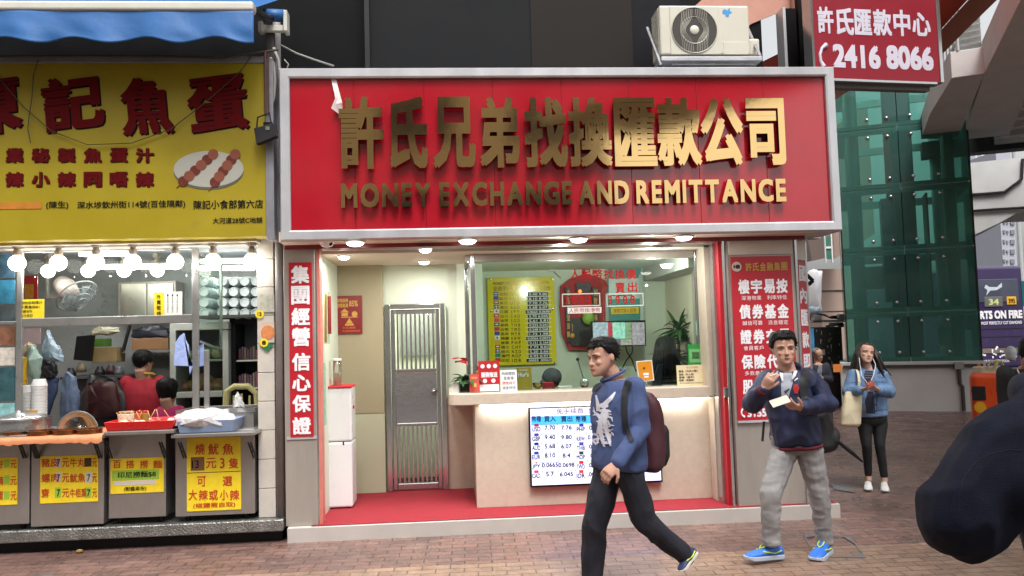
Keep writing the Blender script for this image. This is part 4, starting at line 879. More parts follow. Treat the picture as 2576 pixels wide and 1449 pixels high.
q.build('printed_balls', [mat('fishball_print', (104, 50, 38), .6, 0, .1, spec=.2), mat('fishball_print_pale', (134, 78, 62), .6, 0, .1, spec=.2)], t)
q = MB()
for pts in ([(444, 472), (460, 458)], [(524, 480), (542, 462)], [(536, 388), (546, 378)]): q.tube([P(x, y, YY-.006) for x, y in pts], .004, 4)
q.build('printed_sticks', mat('stick_print', (150, 90, 50), .6), t)
q = MB(); wpts = [P(x, y, YY-.03) for x, y in ((96, 150), (84, 190), (80, 250), (72, 300), (70, 325), (77, 360))]; q.tube(wpts, .004, 5); tag(q.build('loose_wire', mat('wire_dark', (70, 60, 50), .7)), 'short thin wire dangling straight down over the left of the yellow signboard', 'wire'); q = MB()
q.tube([P(x, y, YY-.03) for x, y in ((0, 200), (60, 270), (130, 330), (220, 364), (330, 360), (430, 325), (520, 255), (600, 185), (640, 130))], .004, 5); tag(q.build('loose_wire', MATS['wire_dark']), 'long thin wire sagging in a curve across the yellow signboard characters', 'wire'); q = MB(); q.tube([P(x, y, YY-.04) for x, y in ((0, 142), (200, 141), (400, 142), (560, 146), (700, 125))], .011, 6)
tag(q.build('cable', MATS['wire_dark']), 'thick dark cable running along the top edge of the yellow signboard', 'cable')

# awning
t = thing('awning', 'blue fabric awning with scalloped edge over the food stall', 'awning', P(300, 60, 6.6))
YA = 6.55; xe = P(640, 60, YA).x
bl = mat('blue_awning_cloth', (40, 98, 160), .55, 0, .12, 5, .25, 9)
q = MB(); NX, NZ = 150, 16; xs_ = -4.4
z1 = P(300, 28, YA).z; rows_ = []
for j in range(NZ+1):
    row = []
    for i in range(NX+1):
        x = xs_+(xe-xs_)*i/NX; sc_ = .5+.5*math.cos((x-xe)*2*math.pi/.54+.6); zb_ = P(300+(x+2.6)*290, 118, YA).z+.02+.055*(1-sc_)
        f_ = j/NZ; z = z1+(zb_-z1)*f_; wob = .028*noise.noise(V((x*2.2, z*1.3, 1)))+.02*noise.noise(V((x*5+z*4, z*6, 4)))*f_+.02*math.sin((x-xe)*2*math.pi/.54)*f_
        row.append(V((x, YA+wob-.02*f_, z)))
    rows_.append(row)
q.rings(rows_, cap=False, close=False); o = q.build('valance', bl, t, smooth=True); sm_ = o.modifiers.new('thick', 'SOLIDIFY'); sm_.thickness = .004
q = MB(); q.box(xs_, xe-.004, YA-.02, YA+.1, z1+.003, z1+.08); q.build('front_bar', mat('cream_bar', (210, 208, 196), .5, 0, .08), t, bevel=.02, seg=3)
q = MB(); q.add([(xs_, YA+.09, z1+.07), (xe-.01, YA+.09, z1+.07), (xe-.01, 7.6, z1+.55), (xs_, 7.6, z1+.55)], [(0, 1, 2, 3)]); q.build('roof_cloth', bl, t)
q = MB(); q.tube([P(640, 25, YA+.1), P(672, 45, 7.0), P(700, 42, 7.2)], .03, 8); q.build('arm', dark, t)
q = MB(); q.tube([P(664, 38, 7.1), P(716, 40, 7.1)], .055, 12); q.build('roller', bl, t, smooth=True)
q = MB(); q.rect(712, 24, 722, 78, 7.05, .12); q.rect(648, 52, 660, 78, 7.05, .1); q.rect(660, 62, 712, 78, 7.08, .06); q.build('bracket', mat('cream_bracket', (200, 198, 188), .5, 0, .15), t, bevel=.008)
q = MB(); q.rect(668, 78, 690, 150, 7.12, .05); q.build('bracket', mat('old_iron', (70, 66, 64), .7, .3, .3), t, bevel=.006)
# things hung between the signs
t = thing('floodlight', 'black floodlight hanging on a pole beside the yellow signboard', 'floodlight', P(664, 345, 6.9))
q = MB(); q.prism([P(638, 322, 6.88), P(692, 308, 6.88), P(697, 342, 6.88), P(645, 363, 6.88)], (0, .07, 0)); q.build('housing', mat('black_cast', (34, 33, 34), .5, .3, .2), t, bevel=.006)
q = MB(); q.rect(662, 306, 684, 326, 6.94, .06); q.build('driver_box', black, t, bevel=.006)
q = MB(); q.tube([P(646, 322, 6.9), P(648, 295, 6.9), P(678, 284, 6.9), P(682, 310, 6.9)], .008, 6); q.build('yoke', dark, t)
q = MB(); q.rect(668, 318, 678, 327, 6.875, .006); q.build('label_plate', mat('grey_label', (110, 110, 108), .5), t)
t = thing('lamp_pole', 'rusty brown pole carrying the black floodlight', 'pole', P(668, 290, 6.95))
q = MB(); x = P(668, 220, 6.95).x; q.tube([(x, 6.95, P(668, 290, 6.95).z), (x, 6.95, P(668, 130, 6.95).z)], .012, 8); q.tube([P(674, 130, 6.96), P(676, 290, 6.96)], .006, 6); q.build('pole', mat('rust_brown', (84, 58, 52), .7, .2, .3, 20), t)
cw = mat('grey_cable', (150, 148, 142), .6, 0, .15)
q = MB(); q.tube([P(x, y, 7.02) for x, y in ((680, 145), (688, 160), (692, 200), (690, 240), (684, 270), (678, 300))], .013, 7); q.tube([P(x, y, 7.04) for x, y in ((688, 120), (700, 150), (704, 190), (703, 225))], .014, 7); q.tube([P(x, y, 7.04) for x, y in ((700, 185), (715, 205), (728, 213))], .008, 6); q.tube([P(x, y, 7.06) for x, y in ((715, 150), (726, 162), (718, 180))], .006, 6)
tag(q.build('cable_bundle', cw, smooth=True), 'bundle of grey cables looping down between the two signboards', 'cables')
q = MB(); q.tube([P(x, y, 7.3) for x, y in ((692, 106), (745, 134), (790, 150), (840, 166))], .009, 6); tag(q.build('stay_rope', cw, smooth=True), 'pale rope slanting from the awning bracket to the red signboard', 'rope')
q = MB(); q.rect(678, 160, 705, 600, 7.12, .1); tag(q.build('grey_post', mat('grey_post', (128, 128, 134), .45, .4, .15)), 'grey metal post between the yellow and red signboards', 'post')

# bulbs
hot = mat('bulb_glow', (255, 250, 240), .5, vary=0, emit=10)
sock = mat('socket', (150, 140, 128), .5, .3, .2)
def bulb(px, py, Y, r, label, grp, watts, zs):
    c = P(px, py, Y); t = thing('light_bulb', label, 'light bulb', c, grp)
    q = MB(); q.lathe(c+V((0, 0, r*.8)), [(r*.42, 0), (r*.5, .02), (r*.5, .05), (r*.35, .055), (r*.35, .075), (r*.62, .08), (r*.62, .12), (0, .12)], 12); q.build('socket', sock, t)
    q = MB(); q.ball(c, r, 16, 10); q.build('globe', hot, t, smooth=True)
    if watts: lamp('POINT', c+V((0, -.0, -r-.03)), watts, .008, (1, .97, .92))
for i, x in enumerate((43, 147, 241, 334, 441, 536, 633)):
    bulb(x, 662-i*.9, 7.22, .068, ('leftmost', 'second', 'third', 'fourth', 'fifth', 'sixth', 'rightmost')[i]+' white globe bulb in the front row under the yellow signboard', 'front row of bulbs at the food stall', 1.5, 0)
for i, x in enumerate((121, 222, 312, 396)):
    bulb(x, 682-i*.6, 8.3, .065, ('leftmost', 'second', 'third', 'rightmost')[i]+' of the four bulbs hanging further inside the food stall', 'inner row of bulbs at the food stall', 1.0, 0)
for i, (a, b_, y, Y) in enumerate(((200, 330, 640, 8.0), (240, 430, 672, 8.6), (505, 640, 658, 8.2), (500, 640, 676, 8.9))):
    t = thing('light_tube', ('front left', 'rear left', 'front right', 'rear right')[i]+' white fluorescent tube glowing under the stall ceiling', 'tube light', P((a+b_)/2, y, Y), 'tube lights in the food stall')
    q = MB(); q.tube([P(a, y, Y), P(b_, y, Y)], .018, 10); q.build('tube', hot, t); q = MB(); q.rect(a-3, y-9, b_+3, y-5, Y, .05); q.build('batten', white, t)
    lamp('AREA', P((a+b_)/2, y, Y)+V((0, 0, -.05)), 2.2, abs(P(a, y, Y).x-P(b_, y, Y).x), (.95, .98, 1), None, .04)

# inside the stall
YI = 9.3
t = thing('wall_fan', 'cream wall fan with round wire guard tilted down inside the stall', 'fan', P(165, 750, 8.6))
q = MB(); q.tube([P(150, 708, 8.6), P(165, 722, 8.58), P(180, 742, 8.55)], [.075, .1, .085], 16); q.build('motor', mat('fan_pink', (190, 176, 170), .4, 0, .1), t, smooth=True)
q = MB(); c = P(200, 753, 8.5); ax_ = V((.62, -.35, -.7)).normalized(); e1 = ax_.cross(V((0, 0, 1))).normalized(); e2 = ax_.cross(e1)
for rr_ in (.2, .15, .1, .05): q.tube([c+e1*(rr_*math.cos(a))+e2*(rr_*math.sin(a))-ax_*(.1*(rr_/.2)**2-.05) for a in [2*math.pi*i/32 for i in range(33)]], .004 if rr_ < .2 else .008, 5)
for k in range(24): a = 2*math.pi*k/24; q.tube([c+(e1*math.cos(a)+e2*math.sin(a))*r_-ax_*(.1*(r_/.2)**2-.05) for r_ in (.03, .1, .2)], .002, 4)
q.build('guard', mat('guard_grey', (150, 154, 156), .4, .3, 0), t)
q = MB()
for k in range(4):
    a = k*math.pi/2; d = e1*math.cos(a)+e2*math.sin(a); n_ = ax_.cross(d); q.add([c+d*.03-n_*.02, c+d*.17-n_*.06-ax_*.03, c+d*.17+n_*.06, c+d*.03+n_*.02], [(0, 1, 2, 3)])
q.build('blades', mat('fan_blade', (150, 158, 162), .3), t)
q = MB(); q.rect(115, 738, 156, 752, 8.7, .06); q.tube([P(118, 640, 8.7), P(120, 750, 8.7)], .02, 8); q.build('bracket', mat('fan_grey', (150, 148, 140), .5), t)
t = thing('steel_cabinet', 'brushed steel wall cabinet with two doors at the back of the stall', 'cabinet', P(370, 795, YI))
q = MB(); q.rect(297, 708, 442, 800, YI, .3); q.build('carcass', steel, t, bevel=.004)
for a, b_ in ((304, 367), (371, 435)): q = MB(); q.rect(a, 713, b_, 798, YI-.02, .018); q.build('door', steel2 if 0 else mat('stall_steel', (186, 184, 172), .3, .85, .2, 3, .08, 8, stretch=(1, 1, .3)), t, bevel=.004)
t = card('red_calendar', 'red wall calendar with gold figure at upper left of the stall', 'calendar', 52, 694, 94, 762, 8.2, mat('calendar_red', (176, 36, 36), .5, 0, .25, 12)); q = MB(); q.rect(62, 715, 84, 755, 8.195, .003); q.build('gold_print', mat('gold_print_worn', (196, 130, 40), .5, 0, .4, 40), t)
t = card('yellow_note', 'yellow handwritten note stuck inside the glass at upper left', 'note', 47, 753, 111, 813, YFR+.012, yellow_card, .003); q = MB()
for i, s_ in enumerate(('請勿自取辣汁', '外賣盒加$1', '多謝合作', '有汁多計', '多謝合作')): q.ptext(s_, 51, 757+i*11, 51+(56, 48, 30, 32, 36)[i], 765+i*11, YFR+.0095, .01)
q.build('lettering', mat('green_black_ink', (60, 66, 24), .6, vary=0), t)
t = card('door_note', 'yellow and white note on the glass beside the steel cabinet', 'note', 388, 736, 413, 796, YFR+.012, yellow_card, .003); q = MB()
for i, c_ in enumerate('外賣敬請'): q.ptext(c_, 394, 741+i*14, 405, 752+i*14, YFR+.0095, .01)
q.build('lettering', print_black, t); q = MB(); q.rect(414, 734, 458, 795, YFR+.013, .003); q.build('white_half', white, t); q = MB()
for j in range(3):
    for i in range(8): q.ptext('一魚蛋腸粉燒賣料'[i], 420+j*12, 740+i*6, 424+j*12, 745+i*6, YFR+.0095, .0)
q.build('small_lettering', print_black, t)
# cup stacks on the shelf at right
cupm = mat('foam_cup', (196, 206, 206), .6, 0, .05)
cp = thing('cup_stack', 'lying stack of white foam cups in the grid at the right of the stall', 'cups', P(559, 707, 8.6), 'stacks of foam cups on the stall shelf')
c = P(559, 707, 8.6); r_ = .056
q = MB(); q.lathe(c, [(0, -.01), (r_*.66, -.01), (r_*.7, 0), (r_*.82, 0), (r_*.86, -.006), (r_*.96, -.12), (r_*1.02, -.12), (r_*1.02, -.4), (0, -.4)], 20, (0, -1, 0)); q.build('bottom_cup', cupm, cp, smooth=False)
for j in range(4):
    for i in range(5 if j else 5):
        if i == 1 and j == 0: continue
        p = P(520+i*30.5 if 1 else 0, 715+j*29.5, 8.6)
        dup(cp, P(559+(i-1)*28+(0 if i else -18), 707+j*26.8, 8.6)-c)
q = MB(); q.rect(500, 770+22, 645, 800, 8.55, .4); tag(q.build('cup_shelf', mat('dark_shelf', (60, 58, 54), .6)), 'dark shelf carrying the grid of foam cup stacks', 'shelf')
# fridges
t = thing('display_fridge', 'grey framed glass door fridge full of food at the right of the stall', 'fridge', P(550, 1040, 8.7))
q = MB(); q.rect(427, 812, 575, 830, 8.7, .5); q.rect(427, 831, 442, 1040, 8.7, .5); q.rect(560, 831, 575, 1040, 8.7, .5); q.rect(443, 985, 559, 1000, 8.7, .4); q.rect(443, 905, 559, 910, 8.75, .4); q.rect(427, 1041, 575, 1075, 8.7, .5); q.build('frame', mat('fridge_grey', (176, 180, 174), .4, .2, .1), t, bevel=.004)
q = MB(); q.rect(443, 831, 559, 1040, 9.15, .03); q.build('back_panel', mat('fridge_dark', (66, 72, 78), .6, 0, .3, 6), t)
q = MB(); q.rect(443, 831, 559, 984, 8.72, .004); q.build('glass_door', gl, t)
for i in range(14):
    q = MB(); lo = i % 2; c = P(452+(i//2)*16+rnd.uniform(-4, 4), (904, 984)[lo], 8.95); r_ = (rnd.uniform(.06, .1), .09, rnd.uniform(.05, .1)); q.ball(c+V((0, 0, r_[2]*.9)), r_, 12, 8)
    for k in range(len(q.v)): q.v[k] = c+V((0, 0, r_[2]*.9))+(q.v[k]-c-V((0, 0, r_[2]*.9)))*(1+.35*noise.noise(q.v[k]*14))
    tag(q.build('food_pack', mat('food_pack_%d' % (i % 4), ((190, 180, 150), (150, 110, 70), (120, 140, 90), (190, 120, 110))[i % 4], .5, 0, .3, 20), smooth=True), ('bagged food on the upper shelf of the grey display fridge', 'bagged food on the bottom of the grey display fridge')[lo], 'food', ('food bags on the upper fridge shelf', 'food bags on the fridge floor')[lo])
t = thing('dark_fridge', 'tall black framed fridge behind the tiled pillar', 'fridge', P(620, 1080, 8.9))
q = MB(); q.rect(578, 800, 592, 1100, 8.8, .5); q.rect(593, 800, 660, 815, 8.8, .5); q.build('frame', black, t); q = MB(); q.rect(593, 816, 660, 1100, 9.2, .03); q.build('back_panel', MATS['fridge_dark'], t)
q = MB(); q.rect(593, 905, 660, 909, 8.85, .35); q.rect(593, 975, 660, 979, 8.85, .35); q.build('shelf', white, t)
for j, (y0, y1) in enumerate(((868, 904), (935, 974))):
    for i in range(7):
        q = MB(); q.rect(600+i*7, y0+rnd.uniform(0, 14), 605.5+i*7, y1, 8.9, .05); tag(q.build('drink_pack', mat('pack_%d' % (i % 3), ((150, 90, 100), (110, 100, 130), (160, 140, 120))[i % 3], .5, 0, .2, 14), bevel=.006), ('small pack on the upper shelf of the black framed fridge', 'small pack on the lower shelf of the black framed fridge')[j], 'pack', ('packs on the upper shelf of the black fridge', 'packs on the lower shelf of the black fridge')[j])
# back counter, shelves, boxes
q = MB(); q.rect(150, 946, 312, 953, 8.8, .6); q.rect(155, 954, 310, 1250, 8.95, .5); tag(q.build('back_worktop', mat('worktop_dark', (84, 84, 84), .5, .3, .3, 6), bevel=.004), 'dark steel worktop along the stall back wall', 'worktop')
t = thing('wall_shelf', 'metal wall shelf with dark bags over a brown carton', 'shelf', P(365, 888, 9.1)); q = MB(); q.rect(305, 881, 425, 887, 9.1, .45); q.build('board', fr, t)
q = MB(); q.prism([P(304, 886, 9.08), P(322, 818, 9.08), P(327, 818, 9.08), P(309, 886, 9.08)], (0, .05, 0)); q.build('side_bracket', dark, t)
q = MB(); q.rect(331, 851, 423, 880, 9.15, .3); tag(q.build('brown_carton', mat('carton', (136, 100, 66), .8, 0, .12, 8), bevel=.004), 'long brown carton on the stall wall shelf', 'carton')
def bag(name, label, pts, Y, m_, dep=.12):
    """crumpled bag: the outline is roughened, filled out in depth and creased"""
    rb = random.Random(len(label)*7+int(Y*10)); den = []
    for i in range(len(pts)):
        a, b = pts[i], pts[(i+1) % len(pts)]
        for k in range(6): t_ = k/6; den.append((a[0]+(b[0]-a[0])*t_+rb.uniform(-2, 2), a[1]+(b[1]-a[1])*t_+rb.uniform(-2, 2)))
    cx_, cy_ = sum(p[0] for p in den)/len(den), sum(p[1] for p in den)/len(den); q = MB(); rgs = []
    for k in range(11):
        u = -1+2*k/10; s_ = max(.12, (1-abs(u)**2.6)**.5); ring = []
        for x, y in den:
            p = P(cx_+(x-cx_)*s_, cy_+(y-cy_)*s_, Y); f_ = noise.noise(V((p.x*9+3, p.z*4, u*2+Y)))+.6*noise.noise(V((p.x*24, p.z*9, u*3))); n_ = 1-abs(f_)*2
            ring.append(p+V(((p.x-P(cx_, cy_, Y).x)*.12*n_, u*dep*.5+n_*.022, 0)))
        rgs.append(ring)
    q.rings(rgs); o = q.build(name, m_, smooth=True); o.data.set_sharp_from_angle(angle=R(50)); return tag(o, label, 'bag')
bag('plastic_bag', 'dark grey plastic bag on the stall shelf over the carton', [(334, 850), (336, 828), (360, 820), (400, 818), (422, 828), (424, 850)], 9.2, mat('bag_dark', (44, 48, 58), .35, 0, .3, 9))
q = MB(); q.prism([P(x, y, 8.9) for x, y in ((184, 905), (192, 846), (235, 842), (228, 909))], (0, .05, 0)); tag(q.build('black_tray', black, bevel=.004), 'black tray leaning on the wall left of the brown carton', 'tray')
q = MB(); q.rect(230, 874, 292, 912, 9.0, .25); tag(q.build('open_carton', mat('carton_pale', (150, 126, 84), .8, 0, .12, 8), bevel=.004), 'open cardboard carton on the stall worktop beside the black tray', 'carton')
q = MB(); q.rect(228, 852, 262, 872, 9.05, .2); tag(q.build('green_packet', mat('packet_green', (80, 120, 40), .5, 0, .3, 9), bevel=.004), 'small green packet stacked on the open cardboard carton', 'packet')
bag('plastic_bag', 'pale crumpled bag of foam boxes under the window rail', [(228, 842), (236, 826), (260, 821), (296, 824), (298, 836), (262, 844)], 8.8, mat('bag_pale', (178, 174, 150), .4, 0, .2, 9))
bag('hanging_bag', 'white plastic bag hanging beside the left window post', [(56, 900), (62, 870), (72, 862), (84, 868), (88, 890), (72, 905)], 7.9, mat('bag_white', (190, 176, 150), .35, 0, .25, 9))
bag('hanging_bag', 'pale green plastic bag hanging lowest on the left', [(62, 945), (68, 895), (80, 868), (90, 880), (102, 900), (94, 958)], 7.85, mat('bag_green', (150, 176, 168), .35, 0, .2, 9))
bag('hanging_bag', 'clear bluish bag hanging over the black sack', [(105, 900), (110, 870), (121, 828), (128, 850), (150, 880), (154, 908), (128, 912)], 8.0, mat('bag_blue', (150, 172, 190), .3, 0, .25, 9))
bag('black_sack', 'black sack hanging in the left of the stall below a clear bag', [(97, 940), (100, 905), (116, 897), (135, 915), (140, 946), (118, 955)], 8.1, mat('sack_black', (22, 22, 26), .35, 0, .2))
bag('plastic_bag', 'blue cloth bag hanging below the black sack', [(100, 980), (102, 945), (122, 940), (143, 950), (141, 985), (118, 1050)], 8.15, mat('bag_blue3', (62, 76, 112), .6, 0, .3, 9))
bag('plastic_bag', 'blue and white plastic bag bundle right of the hanging bags', [(152, 1050), (155, 960), (168, 934), (190, 950), (198, 1000), (190, 1060)], 8.2, mat('bag_blue2', (110, 128, 160), .35, 0, .4, 9))
bag('plastic_bag', 'dark heap of bags behind the counter beside the worker', [(196, 1110), (200, 1000), (230, 940), (290, 950), (318, 1010), (312, 1120)], 8.7, mat('bag_mix', (48, 46, 50), .4, 0, .5, 9))
bag('red_bag', 'dull red plastic bag behind the counter left of the worker', [(213, 1040), (218, 970), (240, 955), (285, 962), (300, 1040), (250, 1055)], 8.5, mat('bag_red', (64, 26, 28), .4, 0, .35, 9))
for i_, (a_, b__, c__, d__, col_) in enumerate(((170, 935, 186, 950, (40, 40, 44)), (196, 920, 214, 936, (120, 110, 90)), (240, 925, 262, 946, (30, 30, 36)), (268, 918, 290, 942, (60, 30, 34)), (292, 925, 306, 946, (90, 90, 96)))):
    q = MB(); q.lathe(P((a_+c__)/2, d__, 8.9), [(0, 0), (.05, 0), (.052, .05), (.03, .085), (.03, .1), (0, .1)], 12); tag(q.build('jar', mat('jar_%d' % i_, col_, .4, 0, .2), smooth=True), ('squat black', 'beige', 'tall black', 'dark red', 'grey')[i_]+' jar among the clutter on the stall back worktop', 'jar')
q = MB(); q.rect(59, 826, 102, 865, 8.0, .004); tag(q.build('pink_note', mat('pink_paper', (206, 184, 192), .6)), 'pale pink paper note hanging under the window rail', 'note')
bag('yellow_packet', 'yellow snack packet hanging beside the left window post', [(45, 975), (46, 897), (61, 900), (64, 970)], 7.7, mat('packet_yellow', (190, 150, 16), .3, 0, .25, 9))
t = thing('apron', 'pale blue apron hanging on the window post', 'apron', P(460, 920, 7.33))
q = MB(); q.prism([P(x, y, 7.32) for x, y in ((441, 862), (452, 845), (463, 838), (466, 855), (474, 870), (478, 935), (474, 980) if 0 else (482, 922), (436, 920))], (0, .02, 0)); q.build('cloth', mat('apron_blue', (150, 170, 220), .7, 0, .1, 9, .4, 20), t, bevel=.004)
q = MB(); q.prism([P(x, y, 7.39) for x, y in ((501, 870), (512, 862), (514, 920), (500, 922))], (0, .01, 0)); q.build('cloth', MATS['apron_blue'], t)
# far left menu pictures
mp = [((0, 640, 37, 700), (60, 90, 110)), ((0, 705, 37, 765), (50, 120, 150)), ((0, 770, 37, 812), (70, 80, 84)), ((0, 822, 37, 870), (130, 90, 70)), ((0, 875, 37, 920), (196, 190, 180)), ((0, 925, 37, 1010), (50, 84, 90)), ((0, 1015, 37, 1068), (140, 190, 190))]
t = thing('menu_strip', 'column of small food pictures at the far left of the stall window', 'menu', P(18, 1070, 7.36))
for i, (r_, c_) in enumerate(mp): q = MB(); q.rect(-60, *r_[1:], 7.36, .01); q.build('picture', mat('menu_%d' % i, c_, .4, 0, .6, 9), t)
t = card('sticker_column', 'food picture stickers with yellow price tags on the tiled pillar', 'stickers', 652, 810, 690, 862, 7.29, mat('sticker_pale', (206, 186, 170), .5, 0, .25, 9), .004)
q = MB(); q.lathe(P(674, 836, 7.288), [(0, 0), (.06, 0), (.06, .002), (0, .002)], 20, (0, -1, 0)); q.build('bowl_print', mat('bowl_print', (206, 130, 80), .5, 0, .3, 30), t)
q = MB(); q.prism([P(x, y, 7.284) for x, y in ((653, 868), (690, 864), (672, 885))], (0, .004, 0)); q.build('green_tip', mat('green_print', (30, 110, 70), .5), t)
for px, py, s_ in ((653, 790, '15'), (664, 862, '8')):
    q = MB(); c = P(px, py, 7.282); q.add([c+V((math.cos(a)*(.04 if k % 2 else .034), 0, math.sin(a)*(.04 if k % 2 else .034))) for k, a in enumerate([2*math.pi*i/20 for i in range(20)])], [tuple(range(20))[::-1]]); o = q.build('price_tag', yellow_card, t)
    q = MB(); q.ptext(s_, px-5, py-5, px+5, py+5, 7.279, .03); q.build('lettering', print_black, t)
q = MB(); q.rect(654, 740, 690, 785, 7.29, .004); q.build('menu_print', mat('menu_print', (180, 180, 164), .5, 0, .35, 20), t)

# steel counters
cab = mat('worn_cabinet_steel', (166, 162, 158), .36, .75, .16, 3, .08, 30, stretch=(1, 1, .4), stain=((104, 96, 90), 4, .66))
def counter(label, px0, px1, ptop, pbot, Y, dep=.55):
    t = thing('steel_counter', label, 'counter', P((px0+px1)/2, pbot, Y), 'steel counters of the food stall')
    x0, x1, z0, z1 = prect(px0, ptop, px1, pbot, Y); q = MB(); q.box(x0, x1, Y, Y+dep, z0, z1); q.build('body', cab, t, bevel=.006)
    q = MB()
    for fx in (.12, .85): q.tube([(x0+(x1-x0)*fx, Y+.1, z0), (x0+(x1-x0)*fx, Y+.1, .2)], .02, 8)
    q.build('foot', black, t); return t, x0, x1, z0, z1
C1 = counter('leftmost steel counter cut by the picture edge, with yellow price sheets', -120, 74, 1110, 1322, 7.22)
C2 = counter('widest steel counter with six item yellow price sheets', 78, 261, 1108, 1322, 7.22)
C3 = counter('middle steel counter with torn yellow noodle price sheet', 273, 417, 1090, 1302, 7.25)
C4 = counter('right steel counter with tall yellow squid price sheet', 441, 640, 1082, 1296, 7.25)
def sheettop(t, px0, px1, py, Yf, Yb, m_=cab):
    a, b_ = P(px0, py, Yf).x, P(px1, py, Yf).x; z = P((px0+px1)/2, py, Yf).z; q = MB(); q.box(a, b_, Yf, Yb, z-.03, z); q.build('top', m_, t, bevel=.004); return z
zA = sheettop(C1[0], -140, 66, 1098, 7.02, 7.75); zB = sheettop(C2[0], 68, 262, 1097, 7.02, 7.75); zC = sheettop(C3[0], 262, 437, 1084, 7.02, 7.75); zD = sheettop(C4[0], 430, 640, 1090, 7.04, 7.75)
for T_, pxs in ((C1, (45, 78)), (C2, (75, 235)), (C3, (262, 400)), (C4, (448, 624))):
    for x in pxs:
        q = MB(); p0, p1 = P(x, 1112, 7.06), P(x+14, 1152, 7.21); o_ = V((.02, 0, 0))
        q.tube([p0, p1], .008, 5); q.tube([p0+o_, p1+o_], .008, 5)
        for f_ in (.3, .6): q.tube([p0.lerp(p1, f_), p0.lerp(p1, f_)+o_], .006, 5)
        q.build('folding_bracket', dark, T_[0])
rk = mat('red_marker', (196, 60, 30), .6, 0, .15, 30)
def pcard(name, label, px0, py0, px1, py1, Y, lines, patches=()):
    t = thing(name, label, 'price sign', P((px0+px1)/2, py1, Y)); q = MB(); q.rect(px0, py0, px1, py1, Y-.006, .004); q.build('sheet', yellow_card, t); q = MB(); q2 = MB()
    for s_, a, b_, c_, d_ in lines: (q2 if s_[0] == '#' else q).ptext(s_.lstrip('#'), a, b_, c_, d_, Y-.0095, .012)
    q.build('red_lettering', rk, t)
    if q2.v: q2.build('black_lettering', print_black, t)
    for r_, mm in patches: q = MB(); q.rect(*r_, Y-.0078, .0012); q.build('patch', mm, t)
    return t
gp = mat('green_patch', (150, 190, 60), .6, 0, .1, 20); wpz = mat('grey_patch', (206, 200, 190), .6); bp_ = mat('brown_patch', (120, 84, 56), .7, 0, .1)
L = []
for i, (a, b_) in enumerate((('豬皮', '牛丸'), ('螺肉', '魷魚'), ('齋', '牛栢葉'))):
    y = 1153+i*38; L += [(a, 104, y, 104+(22*len(a) if len(a) == 2 else 20), y+22), ('#7', 143, y+2, 151, y+20), ('元', 156, y, 174, y+22), (b_, 176, y, 176+(38 if len(b_) == 2 else 42), y+22), ('#7', 219, y+2, 227, y+20), ('元', 232, y, 244, y+22)]
    if i == 0: L = [l for l in L if not (l[0] == '#7' and l[1] == 219)]
pcard('price_sheet', 'yellow price sheets of six snacks at seven each on the widest counter', 101, 1146, 247, 1264, 7.22, L, [((138, 1152, 154, 1176), wpz), ((212, 1152, 230, 1174), mat('dark_patch', (70, 50, 30), .7)), ((138, 1188, 154, 1212), wpz), ((214, 1188, 232, 1214), wpz), ((138, 1226, 154, 1252), gp), ((213, 1226, 230, 1252), gp)])
pcard('price_sheet', 'yellow price sheets cut off at the left picture edge', -60, 1152, 44, 1271, 7.22, [('元', 26, 1158, 42, 1178), ('元', 26, 1198, 42, 1220), ('元', 26, 1236, 42, 1258), ('好', -8, 1158, 8, 1178), ('腩', -8, 1198, 8, 1220), ('蛋', -8, 1236, 8, 1258)], [((10, 1156, 24, 1176), gp), ((10, 1196, 24, 1218), gp), ((10, 1236, 24, 1256), gp)])
pcard('price_sheet', 'torn yellow noodle price sheet with a white covered line', 278, 1152, 412, 1240, 7.25, [('百', 284, 1158, 304, 1178), ('搭', 317, 1158, 338, 1178), ('撈', 352, 1158, 372, 1178), ('麵', 385, 1158, 408, 1178), ('#印尼撈麵$8', 296, 1186, 392, 1202, ), ('#(配醬兩份)', 312, 1224, 368, 1236)], [((282, 1182, 400, 1207), gp), ((286, 1209, 392, 1220), wpz)])
pcard('price_sheet', 'tall yellow squid price sheets with red characters on the right counter', 470, 1100, 606, 1284, 7.25, [('燒', 491, 1116, 515, 1144), ('魷', 524, 1116, 550, 1144), ('魚', 560, 1116, 588, 1144), ('#13', 483, 1158, 500, 1178), ('元', 518, 1152, 544, 1178), ('3', 553, 1152, 565, 1178), ('隻', 575, 1152, 600, 1178), ('可', 496, 1198, 518, 1224), ('選', 560, 1198, 584, 1222), ('大', 474, 1232, 496, 1258), ('辣', 500, 1232, 523, 1258), ('或', 526, 1232, 548, 1258), ('小', 553, 1232, 574, 1258), ('辣', 578, 1232, 602, 1258), ('(椒鹽需自取)', 486, 1264, 592, 1278)], [((480, 1150, 514, 1184), bp_), ((470, 1187, 606, 1188.5), MATS['dark_patch'])])
